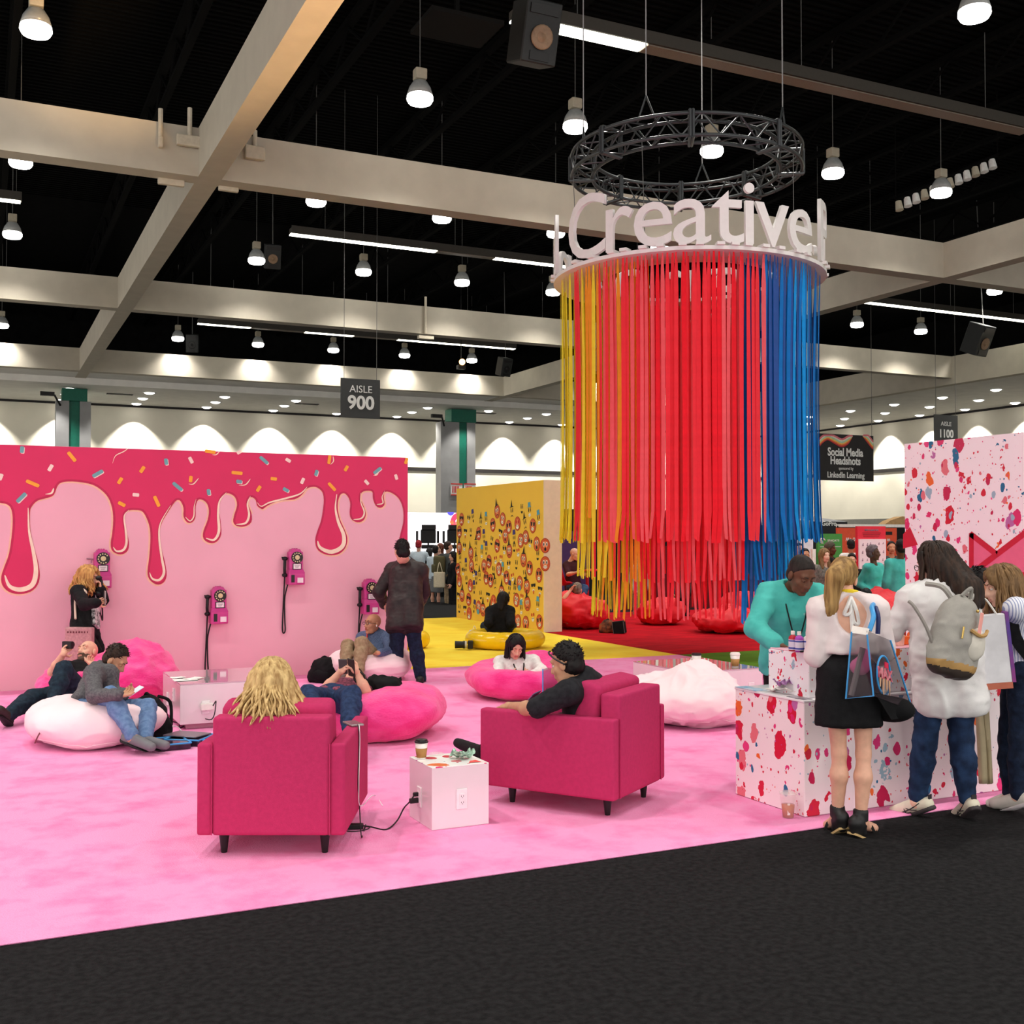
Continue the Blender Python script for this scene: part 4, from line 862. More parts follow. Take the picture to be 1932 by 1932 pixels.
m_clear = M('clear_plastic', (250, 240, 235), .08, var=0, trans=.0, alpha=.28, spec=.8); m_tea = M('iced_coffee', (190, 112, 40), .2, var=.1)
p = G(1487, 1546); c = (p.x, p.y, .013); t = thing('iced_drink', 'clear plastic cup of iced coffee standing on the floor by the counter corner', 'cup', c)
MB().lathe([(.0, .0), (.033, 0), (.047, .135), (.05, .137), (.05, .143)], c, 24).obj('cup_shell', m_clear, t, True); MB().lathe([(0, .003), (.031, .003), (.039, .078), (0, .08)], c, 24).obj('drink', m_tea, t, True)
MB().lathe([(.051, .14), (.052, .15), (.04, .156), (.012, .158), (.0, .158)], c, 24).obj('lid', m_clear, t, True); MB().box((-.012, -.034, .02), (.004, -.033, .09), Matrix.Rotation(-YAW, 3, 'Z'), c).obj('receipt_sticker', m_paper, t)
p = G(878, 1434, .371); o = crumple('foil_wrapper', 'crumpled iridescent mint foil wrapper on the white cube table', 'wrapper', (p.x, p.y + .05, .3725), .13, .11, .062, M('mint_foil', (196, 236, 210), .25, rgb2=(110, 140, 126), scale=40, metal=.2), 9)
p = G(899, 1438, .371); tag(MB().poly([(p.x - .05, p.y - .0, .3725), (p.x + .03, p.y - .01, .3725), (p.x + .02, p.y + .06, .3725), (p.x - .02, p.y + .05, .3725)]).obj('red_paper', M('coral_paper', (236, 84, 80), .5)), 'scrap of coral red paper beside the foil wrapper', 'paper')
p = G(823, 1424, .371); tag(MB().lathe([(.0, .001), (.045, .001), (.047, .008), (.03, .013), (0, .013)], (p.x, p.y, .371), 24).obj('plastic_lid', m_clear), 'clear plastic lid lying flat on the white cube table', 'lid')
# ---- papers, charger on the left low table
for i, (px, py, s_, lb) in enumerate(((352, 1285, .16, 'large white leaflet lying on the left low table'), (338, 1281, .1, 'small white leaflet at the left low table edge'), (368, 1283, .12, 'white card sheet lying on the left low table'))):
    p = G(px, py, .415); crumple('leaflet', lb, 'leaflet', (p.x, p.y + .08, .4165 + .002 * i), s_ * 1.3, s_, .006, m_paper, 20 + i, 5, .3 * i)
ca = Vector((a.x + .22, a.y - .04, .21)); tag(MB().rbox((-.05, -.02, -.03), (.06, .03, .03), .008, 2, None, ca).obj('charger_plug', m_capw), 'white double charger plug in the outlet of the left low table', 'charger')
m_cord = M('black_cord', (24, 16, 20), .5); m_cordw = M('white_cord', (240, 234, 236), .5)
tag(MB().tube(spl([ca + Vector((.05, -.03, .01)), ca + Vector((.07, -.06, .05)), ca + Vector((.03, -.08, -.1)), G(366, 1350, .1), G(350, 1368, .03), G(338, 1372, .02), G(345, 1358, .02), G(356, 1356, .02), G(350, 1366, .02), G(330, 1362, .02), G(312, 1358, .02)], 6), .005, 5).obj('charging_cable', m_cord, None, True), 'black charging cable looping from the left low table to the floor', 'cable')
tag(MB().tube(spl([G(344, 1386, .03), G(340, 1376, .02), G(330, 1370, .016), G(300, 1375, .02), G(293, 1345, .1)], 6), .005, 5).obj('charging_cable', m_cordw, None, True), 'white charging cable beside the black backpack on the floor', 'cable')
# ---- phone, cable and adapter of the left armchair
Rl = Matrix.Rotation(-YAW, 3, 'Z'); pb = Vector(lc) + Rl @ Vector((.35, .12, .612))
t = thing('phone', 'silver phone charging on the right arm of the rear-view armchair', 'phone', pb); Rp = Rl @ Matrix.Rotation(.5, 3, 'Z')
MB().rbox((-.038, -.075, 0), (.038, .075, .012), .004, 2, Rp, pb).obj('body', M('silver_phone', (172, 160, 160), .3, metal=.5), t); MB().box((-.034, -.068, .012), (.034, .068, .0125), Rp, pb).obj('screen', M('dark_glass', (60, 56, 60), .1), t)
cab = [pb + Rp @ Vector((0, -.075, .008)), pb + Rl @ Vector((.05, -.14, .0)), Vector(lc) + Rl @ Vector((.40, .0, .52)), Vector(lc) + Rl @ Vector((.402, -.05, .3)), Vector(lc) + Rl @ Vector((.402, .02, .16)), Vector(lc) + Rl @ Vector((.43, -.1, .02)), G(690, 1556, .016), G(686, 1566, .02)]
tag(MB().tube(spl(cab, 6), .0035, 5).obj('charging_cable', m_cord, None, True), 'thin black cable hanging down the side of the left armchair', 'cable')
tag(MB().tube(spl([q + Vector((.004, -.004, .004)) for q in cab[:5]] + [G(705, 1500, .02), G(722, 1520, .016)], 6), .0028, 5).obj('charging_cable', m_cordw, None, True), 'thin white cable hanging beside the black one on the left armchair', 'cable')
ad = G(669, 1568); Ra = Matrix.Rotation(-YAW + .05, 3, 'Z'); t = thing('power_adapter', 'black laptop power adapter lying on the carpet right of the left armchair', 'adapter', ad)
MB().rbox((-.05, -.022, .013), (.05, .022, .043), .006, 2, Ra, ad).obj('brick', m_blk, t); MB().tube(spl([ad + Ra @ Vector((-.05, 0, .03)), ad + Ra @ Vector((-.07, -.03, .016)), ad + Ra @ Vector((0, -.07, .016)), ad + Ra @ Vector((.07, -.03, .016)), ad + Ra @ Vector((.09, .02, .02))], 6), .003, 5).obj('cord_loop', m_cord, t)
pl_ = Vector((2.375 - .012, oq.y, oq.z + .016))
tag(MB().tube(spl([ad + Ra @ Vector((.05, 0, .03)), G(700, 1560, .016), G(728, 1565, .016), G(748, 1550, .03), G(762, 1525, .09), pl_ + Vector((-.06, -.03, -.03)), pl_ + Vector((-.02, 0, 0))], 6), .0045, 6).obj('power_cable', m_cord, None, True), 'black power cable from the adapter up to the white cube outlet', 'cable')
tag(MB().rbox((-.03, -.011, -.011), (.004, .011, .011), .004, 1, None, pl_).obj('plug', m_blk), 'black plug in the upper socket of the white cube', 'plug')
tag(MB().rbox((-.052, -.014, -.014), (.004, .014, .014), .005, 2, None, pl_ - Vector((0, 0, .036))).obj('charger_plug', m_blk), 'stubby black charger in the lower socket of the white cube', 'charger')
# ================================================================ SIGNS AND BOOTHS
m_sign = M('charcoal_sign_board', (62, 64, 64), .6, var=.03); m_lett = M('sign_lettering_white', (238, 238, 234), .5, var=0)
def board(name, label, cat, x0, y0, x1, y1, dep, m, th=.04, face='A'):
    """flat board hanging square to the hall; corners in picture columns/rows at a distance"""
    c = AD((x0 + x1) / 2, (y0 + y1) / 2, dep); a = AY(x0, (y0 + y1) / 2, c.y); b = AY(x1, (y0 + y1) / 2, c.y); zt = AY((x0 + x1) / 2, y0, c.y).z; zb = AY((x0 + x1) / 2, y1, c.y).z
    t = thing(name, label, cat, (c.x, c.y, zb)); MB().box((a.x, c.y, zb), (b.x, c.y + th, zt)).obj('panel', m, t); return t, a.x, b.x, zb, zt, c.y
def label_on(t, body, px, py, Y, size_px, m, name='lettering', bold=.0, sx=1.):
    p = AY(px, py, Y); d = depth(p); text(body, size_px * d / FPX, name, m, plane_mtx((p.x, Y - .006, p.z), (1, 0, 0), (0, 0, 1)), t, .003, bold * size_px * d / FPX, 'CENTER', sx)
t, xa, xb, zb, zt, Y = board('aisle_sign', 'hanging charcoal sign reading AISLE 900 above the drip wall', 'sign', 643, 715, 717, 788, 33, m_sign)
label_on(t, 'AISLE', 681, 735, Y, 19, m_lett); label_on(t, '900', 681, 761, Y, 35, m_lett, bold=.03)
for x in (xa + .1, xb - .1): MB().cone((x, Y + .02, zt), (x, Y + .02, 14.9), .008, n=4).obj('hanging_wire', m_cable, t)
t, xa, xb, zb, zt, Y = board('aisle_sign', 'hanging charcoal sign reading AISLE 1100 above the splatter wall', 'sign', 1763, 783, 1807, 834, 46, m_sign)
label_on(t, 'AISLE', 1785, 800, Y, 11.5, m_lett); label_on(t, '1100', 1785, 819, Y, 21, m_lett, bold=.03, sx=.9)
for x in (xa + .1, xb - .1): MB().cone((x, Y + .02, zt), (x, Y + .02, 14.9), .008, n=4).obj('hanging_wire', m_cable, t)
t, xa, xb, zb, zt, Y = board('hanging_banner', 'black fabric banner with rainbow wave reading Social Media Headshots', 'banner', 1544, 820, 1648, 907, 38, M('banner_black', (40, 38, 38), .7, var=.08, scale=5))
for b_, px, py, sz, bo in (('Social Media', 1595, 854, 21, .03), ('Headshots', 1595, 870, 21, .03), ('sponsored by', 1596, 884, 8, 0), ('LinkedIn Learning', 1596, 897, 15.5, .02)): label_on(t, b_, px, py, Y, sz, m_lett, bold=bo, sx=.82)
for k, (nm, rgb) in enumerate((('red', (200, 50, 60)), ('orange', (238, 120, 60)), ('yellow', (244, 200, 100)), ('mint', (170, 214, 190)), ('cream', (240, 226, 200)), ('rose', (226, 120, 130)))):
    o_ = k * 2.6; cy = (837, 838) if k else (840, 840)
    for pts in ([(1545, 842 - o_), (1552, 834 - o_ * .9), (1562, 829 - o_ * .8), (1575, 836 - o_), (1588, 842 - o_), (1600, 836 - o_), (1608, 822)], [(1628, 822), (1636, 833 - o_), (1647, 847 - o_)]):
        MB().strip([(AY(q[0], max(821.5, q[1]), Y).x, Y - .004 - .002 * k, AY(q[0], max(821.5, q[1]), Y).z) for q in spl(pts, 5)], (0, -1, 0), .03).obj('wave_stripe', M('wave_' + nm, rgb, .6), t)
for x in (xa + .05, xb - .05): MB().cone((x, Y + .02, zt), (x, Y + .02, 14.9), .008, n=4).obj('hanging_wire', m_cable, t)
def standing(name, label, cat, x0, y0, x1, dep, m, th=.06, z0=0.0):
    c = AD((x0 + x1) / 2, 1013, dep); a = AY(x0, 1013, c.y); b = AY(x1, 1013, c.y); zt = AY((x0 + x1) / 2, y0, c.y).z
    t = thing(name, label, cat, ((a.x + b.x) / 2, c.y, z0)); MB().box((a.x, c.y, z0), (b.x, c.y + th, zt)).obj('panel', m, t); return t, a.x, b.x, zt, c.y
# right-hand booths
t, xa, xb, zt, Y = standing('drape_booth', 'black drape booth with a white top rail behind the orange panel', 'booth', 1582, 992, 1720, 31, M('black_drape', (20, 18, 20), .9)); MB().box((xa, Y - .05, zt - .04), (xb, Y + .1, zt + .04)).obj('top_rail', m_capw, t)
t, xa, xb, zt, Y = standing('exhibit_banner', 'orange booth panel reading All in One, black logo at its right', 'banner', 1580, 996, 1692, 29.5, M('orange_panel', (226, 84, 50), .6, var=.05))
label_on(t, 'All in One', 1607, 1018, Y, 9, m_lett, bold=.02, sx=.8); label_on(t, 'on', 1676, 1018, Y, 9, m_lett, bold=.02, sx=.8)
p, q = AY(1671, 1003, Y), AY(1683, 1009, Y); MB().box((p.x, Y - .01, q.z), (q.x, Y, p.z)).obj('logo_block', m_dark, t)
t, xa, xb, zt, Y = standing('exhibit_banner', 'green booth panel with white swirl logo and Seagate lettering', 'banner', 1543, 1007, 1589, 27, M('green_panel', (70, 152, 68), .6, var=.04))
label_on(t, 'SEAGATE', 1572, 1020, Y, 5.6, m_lett, sx=1.25); p = AY(1551, 1020, Y)
for k in range(3): MB().tube([(p.x + (.085 - .022 * k) * math.cos(2 * math.pi * i / 16), Y - .01, p.z + .01 * k + (.065 - .018 * k) * math.sin(2 * math.pi * i / 16)) for i in range(14)], .008, 5).obj('swirl_logo', m_lett, t)
p = AY(1547, 1032, Y); q = AY(1586, 1032, Y); MB().box((p.x, Y - .008, p.z), (q.x, Y, p.z + .012)).obj('text_line', m_lett, t)
t, xa, xb, zt, Y = standing('booth_tent', 'black canopy tent edge reading GoPro beyond the ribbon tower', 'tent', 1530, 984, 1599, 34, M('tent_black', (34, 34, 38), .7)); label_on(t, 'GoPro', 1564, 988, Y, 12, m_lett, bold=.02, sx=1.1)
t2 = MB(); p, q, r = AY(1530, 984, Y), AY(1600, 984, Y), AY(1545, 969, Y); t2.poly([(p.x, Y, p.z), (q.x, Y, p.z), (r.x + .2, Y + 1.2, r.z), (p.x, Y + 1.2, r.z)]).obj('canopy', M('tent_grey', (170, 170, 172), .7), t)
p, q = AY(1541, 978, Y), AY(1599, 996, Y); 
standing('exhibit_banner', 'tall white light panel right of the lower blue ribbons', 'banner', 1506, 1016, 1534, 24.5, M('white_panel', (226, 232, 240), .5)); 
standing('white_post', 'slim white post beside the woman with long hair in the crowd', 'post', 1533, 1036, 1539, 21.5, m_capw)
o = MB().poly([AD(1665, 994, 40), AD(1680, 982, 40), AD(1703, 974, 40), AD(1730, 980, 40), AD(1760, 994, 40)]); pts = [AD(1660, 996, 40), AD(1680, 982, 40), AD(1703, 974, 40), AD(1740, 980, 40), AD(1770, 996, 40)]
t = thing('tan_canopy', 'tan tent roof peeking over the booths left of the splatter wall', 'tent', AD(1715, 996, 40)); MB().prism(pts, (.5, .9, 0)).obj('roof_cloth', M('tan_cloth', (206, 164, 112), .8, var=.08), t); MB().cone((pts[2].x + .2, pts[2].y + .4, 0), pts[2] + Vector((.2, .4, -.02)), .05).obj('tent_pole', m_ant, t)
# infographic stand in the red zone
m_infr = M('info_red', (224, 34, 60), .6, var=.03); m_infw = M('info_pale', (246, 224, 232), .6, var=.02); m_infd = M('info_print', (150, 116, 136), .6)
t, xa, xb, zt, Y = standing('info_stand', 'tall red and pale pink information board with rows of small drawings behind the teal woman', 'sign', 1618, 993, 1671, 21.6, m_infr)
p, q = AY(1619, 1017, Y), AY(1670, 1104, Y); MB().box((p.x, Y - .03, q.z), (q.x, Y, p.z)).obj('pale_sheet', m_infw, t)
label_on(t, 'MAX Creative Park', 1644, 1000, Y, 5, m_infd, bold=.02, sx=.85)
rnd = random.Random(5)
for k in range(3):
    pa = AY(1627 + k, 1006 + 3.2 * k, Y); pb_ = AY(1662 - k * 2, 1006 + 3.2 * k, Y); MB().box((pa.x, Y - .006, pa.z), (pb_.x, Y, pa.z + .012)).obj('text_line', M('info_red_dark', (170, 16, 40), .6), t)
for j in range(5):
    for i in range(6):
        p = AY(1626 + i * 7.6 + rnd.uniform(-1, 1), 1027 + j * 14 + rnd.uniform(-2, 2), Y); w_ = rnd.uniform(.010, .022); b_ = MB()
        b_.box((p.x - w_, Y - .036, p.z - w_), (p.x + w_ * .6, Y - .03, p.z + w_ * .4)).ell((p.x + w_ * .2, Y - .03, p.z + w_ * 1.2), (w_ * .6, .006, w_ * .6), 8, 5); b_.obj('drawing', m_infd, t)
# red moulded bar chairs of the red zone
m_rch = M('red_moulded_chair', (206, 16, 32), .35, var=.03)
def barchair(px, dep, rz, label):
    global LOCAL; LOCAL = True
    c = gp(px, dep); t = thing('bar_chair', label, 'chair', c, rz, 'red moulded bar chairs'); n = 14; v = []; f = []
    for j in range(n):
        s_ = j / (n - 1); y = -.22 + .40 * s_; z = .74 + .03 * math.sin(s_ * 3) + (max(0, (s_ - .55) / .45) ** 1.6) * .34
        for i in range(9): x = (i / 8 - .5) * (.46 - .1 * s_); v.append((x, y, z + .9 * x * x))
    for j in range(n - 1):
        for i in range(8): f.append((j * 9 + i, j * 9 + i + 1, j * 9 + i + 10, j * 9 + i + 9))
    o = mk('shell', v, f, m_rch, t, True); md = o.modifiers.new('thick', 'SOLIDIFY'); md.thickness = .03
    MB().cone((0, 0, .02), (0, 0, .74), .025).obj('stem', m_rch, t); MB().lathe([(0, .03), (.05, .03), (.2, .012), (.21, .0), (0, 0)], n=20).obj('base', m_rch, t); LOCAL = False
barchair(1052, 22.6, 2.2, 'red moulded bar chair beside the end of the yellow sticker wall')
barchair(1532, 15.2, 1.2, 'red moulded bar chair back seen between the teal man and the blonde woman')
t = thing('bar_table', 'round red bar table behind the left ribbons', 'table', gp(1108, 23.2)); c = gp(1108, 23.2)
MB().lathe([(0, 1.0), (.34, 1.0), (.35, 1.02), (.34, 1.035), (0, 1.035)], c, 24).obj('table_top', m_rch, t); MB().cone((c.x, c.y, .02), (c.x, c.y, 1.0), .035).obj('stem', m_rch, t); MB().lathe([(0, .04), (.24, .02), (.25, 0), (0, 0)], c, 24).obj('base', m_rch, t)
t, xa, xb, zt, Y = standing('purple_partition', 'tall purple panel behind the man in maroon', 'banner', 1056, 1002, 1112, 26.5, M('purple_panel', (76, 48, 104), .7))
t, xa, xb, zt, Y = standing('screen_panel', 'narrow glowing cyan screen beside the yellow wall end', 'screen', 1030, 1008, 1057, 26.4, M('cyan_screen', (40, 180, 240), .4, rgb2=(150, 226, 250), scale=2.5, emit=.9))
t, xa, xb, zt, Y = standing('black_curtain', 'black curtain backdrop behind the red zone', 'curtain', 1052, 962, 1330, 34, M('black_drape', (20, 18, 20), .9))
t, xa, xb, zt, Y = standing('red_backdrop', 'dark red backdrop seen through the ribbon gaps', 'backdrop', 1180, 1030, 1480, 27, M('deep_red_drape', (120, 10, 22), .8, var=.1))
# stage on the left
t, xa, xb, zt, Y = standing('stage_screen', 'big bright white stage screen with pink and blue arcs', 'screen', 700, 967, 905, 44, M('white_led_screen', (250, 246, 250), .5, var=0, emit=1.0), .1)
for (px, py, r0, r1, a0, a1, rgb) in ((866, 985, 8, 18, 0, 360, (236, 70, 110)), (850, 966, 0, 7, 180, 360, (96, 90, 220)), (862, 1000, 9, 16, 90, 270, (246, 130, 130)), (852, 985, 0, 4, 0, 360, (250, 170, 90)), (800, 996, 22, 24, -60, 10, (246, 190, 200)), (779, 977, 8, 10, 120, 200, (190, 170, 230)), (830, 990, 30, 32, 180, 230, (250, 200, 190))):
    p = AY(px, py, Y); k = depth(p) / FPX; n = 20; A = [math.radians(a0 + (a1 - a0) * i / n) for i in range(n + 1)]; v = []
    for a_ in A: v += [(p.x + r0 * k * math.cos(a_), Y - .02, p.z + r0 * k * math.sin(a_)), (p.x + r1 * k * math.cos(a_), Y - .02, p.z + r1 * k * math.sin(a_))]
    mk('screen_arc', v, [(2 * i, 2 * i + 1, 2 * i + 3, 2 * i + 2) for i in range(n)], M('led_%d_%d' % (px, py), rgb, .5, var=0, emit=.8), t)
def studio(px, py, dep, label):
    p = AD(px, py, dep); t = thing('studio_light', label, 'studio light', (p.x, p.y, 0)); R = Matrix.Rotation(-YAW + .2, 3, 'Z')
    MB().rbox((-.22, -.06, -.2), (.22, .06, .2), .02, 1, R, p).obj('lamp_head', m_blk, t)
    for s_ in (-1, 1): MB().box((s_ * .25 - .06, -.2, -.2), (s_ * .25 + .0, -.17, .16), R @ Matrix.Rotation(s_ * .5, 3, 'Z'), p).obj('barn_door', m_blk, t)
    MB().box((-.2, -.2, .2), (.2, -.02, .34), R, p).obj('barn_door', m_blk, t); MB().rbox((-.2, -.05, -.36), (.18, .05, -.25), .01, 1, R, p).obj('control_box', m_blk, t)
    MB().cone((p.x, p.y, .0), p - Vector((0, 0, .2)), .025).obj('stand_pole', m_blk, t)
    for a_ in (0, 2.1, 4.2): MB().cone((p.x, p.y, .35), (p.x + .4 * math.cos(a_), p.y + .4 * math.sin(a_), 0.01), .015).obj('stand_leg', m_blk, t)
studio(808, 1012, 33, 'black studio lamp on a stand before the white stage screen, left of two')
studio(858, 1012, 33, 'black studio lamp on a stand before the white stage screen, beside the yellow wall')
# ================================================================ PEOPLE: soft-union bodies meshed on a grid
def _rc(P, a, b, r1, r2):
    ab = b - a; L2 = max(float(ab @ ab), 1e-9); q = P - a; t = np.clip((q @ ab) / L2, 0, 1)
    return np.linalg.norm(q - t[..., None] * ab, axis=-1) - (r1 + (r2 - r1) * t)
def _el(P, c, R, r):
    q = (P - c) @ R; k0 = np.linalg.norm(q / r, axis=-1); k1 = np.linalg.norm(q / (r * r), axis=-1) + 1e-9
    return k0 * (k0 - 1) / k1
def prim_d(P, p):
    if p[0] == 'c': return _rc(P, p[1], p[2], p[3], p[4])
    if p[0] == 'e': return _el(P, p[1], p[2], p[3])
    if p[0] == 'h': return (P - p[1]) @ p[2]           # half space, kept where negative
def prim_box(p):
    if p[0] == 'c': m = max(p[3], p[4]); return np.minimum(p[1], p[2]) - m, np.maximum(p[1], p[2]) + m
    if p[0] == 'e': m = np.abs(p[2]) @ p[3]; return p[1] - m, p[1] + m
def A3(*v): return np.array(v, np.float32)
I3 = np.eye(3, dtype=np.float32)
def surf(add, h, k=.03, cuts=(), subs=(), ksub=.01, late=()):
    """add: primitives joined by a smooth union of radius k; subs removed; cuts = half spaces. -> verts, quads"""
    bx = [prim_box(p) for p in list(add) + list(late)]; lo = np.min([b[0] for b in bx], 0) - 2.5 * h; hi = np.max([b[1] for b in bx], 0) + 2.5 * h
    n = np.maximum(4, np.ceil((hi - lo) / h).astype(int) + 1); ax = [lo[i] + h * np.arange(n[i]) for i in range(3)]
    f = np.full(tuple(n), .2, np.float32)
    def sub(b, m):
        i0 = np.maximum(0, np.floor((b[0] - m - lo) / h).astype(int)); i1 = np.minimum(n, np.ceil((b[1] + m - lo) / h).astype(int) + 1)
        sl = tuple(slice(i0[i], i1[i]) for i in range(3)); X = np.stack(np.meshgrid(*[ax[i][sl[i]] for i in range(3)], indexing='ij'), -1).astype(np.float32); return sl, X
    for p, b in zip(add, bx):
        sl, X = sub(b, k + 2 * h)
        if X.size == 0: continue
        d = prim_d(X, p); g = f[sl]; hh = np.maximum(k - np.abs(g - d), 0) / k; f[sl] = np.minimum(g, d) - hh * hh * k * .25
    for p in subs:
        sl, X = sub(prim_box(p), ksub + 2 * h)
        if X.size == 0: continue
        d = -prim_d(X, p); g = f[sl]; hh = np.maximum(ksub - np.abs(g - d), 0) / ksub; f[sl] = np.maximum(g, d) + hh * hh * ksub * .25
    if len(cuts):
        X = np.stack(np.meshgrid(*ax, indexing='ij'), -1).astype(np.float32)
        for p in cuts: f = np.maximum(f, prim_d(X, p))
    for p in late:
        sl, X = sub(prim_box(p), k * .6 + 2 * h)
        if X.size == 0: continue
        d = prim_d(X, p); g = f[sl]; kk = k * .6; hh = np.maximum(kk - np.abs(g - d), 0) / kk; f[sl] = np.minimum(g, d) - hh * hh * kk * .25
    s = f < 0; nx, ny, nz = [int(q) - 1 for q in n]
    acc = np.zeros((nx, ny, nz, 3), np.float32); cnt = np.zeros((nx, ny, nz), np.float32)
    for axis in range(3):
        o = [a for a in range(3) if a != axis]
        for u in (0, 1):
            for v in (0, 1):
                st = [0, 0, 0]; st[o[0]] = u; st[o[1]] = v; en = list(st); en[axis] = 1
                A_ = f[st[0]:st[0] + nx, st[1]:st[1] + ny, st[2]:st[2] + nz]; B_ = f[en[0]:en[0] + nx, en[1]:en[1] + ny, en[2]:en[2] + nz]
                c = (A_ < 0) != (B_ < 0); t = np.where(c, A_ / np.where(c, A_ - B_, 1), 0)
                for q in range(3): acc[..., q] += np.where(c, st[q] + (t if q == axis else 0), 0)
                cnt += c
    m = cnt > 0; idx = np.full((nx, ny, nz), -1, np.int64); idx[m] = np.arange(int(m.sum()))
    ijk = np.argwhere(m); V = lo + h * (ijk + acc[m] / cnt[m][:, None]); F = []
    for axis in range(3):
        o = [a for a in range(3) if a != axis]; sl0 = [slice(1, q) for q in (nx, ny, nz)]; sl0[axis] = slice(0, (nx, ny, nz)[axis]); sl1 = list(sl0); sl1[axis] = slice(1, (nx, ny, nz)[axis] + 1)
        a, b = s[tuple(sl0)], s[tuple(sl1)]; e = np.argwhere(a != b)
        if len(e) == 0: continue
        fl_ = a[tuple(e.T)]; base = e + np.array([0 if q == axis else 1 for q in range(3)]); d0 = np.eye(3, dtype=int)[o[0]]; d1 = np.eye(3, dtype=int)[o[1]]
        Q = np.stack([idx[tuple((base - d0 - d1).T)], idx[tuple((base - d1).T)], idx[tuple(base.T)], idx[tuple((base - d0).T)]], 1)
        flip = fl_ if axis != 1 else ~fl_; Q[~flip] = Q[~flip][:, ::-1]; F.append(Q)
    return V.astype(np.float64), np.concatenate(F) if F else np.zeros((0, 4), int)
def vnormals(V, F):
    n = np.cross(V[F[:, 2]] - V[F[:, 0]], V[F[:, 3]] - V[F[:, 1]]); N = np.zeros_like(V)
    for j in range(4): np.add.at(N, F[:, j], n)
    return N / (np.linalg.norm(N, axis=1, keepdims=True) + 1e-12)
def relax(V, F, it=1):
    for _ in range(it):
        s = np.zeros_like(V); c = np.zeros(len(V))
        for j in range(4):
            for o in (1, 3): np.add.at(s, F[:, j], V[F[:, (j + o) % 4]]); np.add.at(c, F[:, j], 1)
        V = V * .4 + .6 * s / np.maximum(c, 1)[:, None]
    return V
def wrinkle(V, F, amp, fr, seed, it=1):
    V = relax(V, F, it); N = vnormals(V, F); fr = np.array(fr)
    w = vnoise(V * 2 + 9, seed)[:, None] * .35; a = vnoise((V + w * .25) * fr, seed + 1); b = vnoise((V + w * .2) * fr * 2.1 + 5, seed + 2)
    return V + N * (amp * ((1 - np.abs(a) * 4).clip(0, 1) * 1.0 + .5 * (1 - np.abs(b) * 4).clip(0, 1) - .5))[:, None]
def npv(v): return np.array((v[0], v[1], v[2]), np.float64)
def camdir(yaw):          # 0 = facing away from the viewer, 90 = to the right of the picture, 180 = towards the viewer
    a = math.radians(yaw); return npv(fl) * math.cos(a) + npv(_rt) * math.sin(a)
def frame(yaw, pitch=0, roll=0):
    f = camdir(yaw); z = np.array([0, 0, 1.]); x = np.cross(f, z); p = math.radians(pitch); y = f * math.cos(p) + z * math.sin(p); u = np.cross(x, y)
    r = math.radians(roll); return np.stack([x * math.cos(r) + u * math.sin(r), y, -x * math.sin(r) + u * math.cos(r)], 1)
BL = dict(neck=('pel', .52), head=('neck', .215), shL=('neck', .18), shR=('neck', .18), elL=('shL', .285), elR=('shR', .285), wrL=('elL', .25), wrR=('elR', .25),
          hipL=('pel', .09), hipR=('pel', .09), knL=('hipL', .43), knR=('hipR', .43), anL=('knL', .42), anR=('knR', .42), toL=('anL', .17), toR=('anR', .17))
def joints(spec, s, yaw):
    J = {}; dep = spec['pel'][2]; J['pel'] = npv(AD(*spec['pel'])); f = camdir(yaw); rgt = np.cross(f, [0, 0, 1.]); C = npv(_C)
    for k, (par, L) in BL.items():
        P = J[par]; L = L * s; sg = -1 if k[-1] == 'L' else 1
        if k in spec:
            q = spec[k]
            if isinstance(q[2], str):
                d = npv(ray(q[0], q[1])); d /= np.linalg.norm(d); m = P - C; b = d @ m; c = m @ m - L * L; disc = b * b - c
                t = b if disc < 0 else b + (math.sqrt(disc) if q[2] == '+' else -math.sqrt(disc)); J[k] = C + d * t
            else: J[k] = npv(AD(q[0], q[1], dep + q[2]))
        else:
            z = J['neck'] - J['pel'] if 'neck' in J else np.array([0, 0, 1.]); z = z / np.linalg.norm(z)
            o = dict(neck=[0, 0, 1.], head=z * .9 + f * .25, shL=-rgt - z * .18, shR=rgt - z * .18, elL=-rgt * .2 - z, elR=rgt * .2 - z, wrL=f * .5 - z, wrR=f * .5 - z,
                     hipL=-rgt, hipR=rgt, knL=[0, 0, -1.], knR=[0, 0, -1.], anL=[0, 0, -1.], anR=[0, 0, -1.], toL=f - np.array([0, 0, .25]), toR=f - np.array([0, 0, .25]))[k]
            o = np.array(o, float); J[k] = P + o / np.linalg.norm(o) * L
    return J
def C_(a, b, r1, r2): return ('c', np.asarray(a, np.float32), np.asarray(b, np.float32), float(r1), float(r2))
def E_l(c, R, r): return ('e', np.asarray(c, np.float32), np.asarray(R, np.float32), np.asarray(r, np.float32))
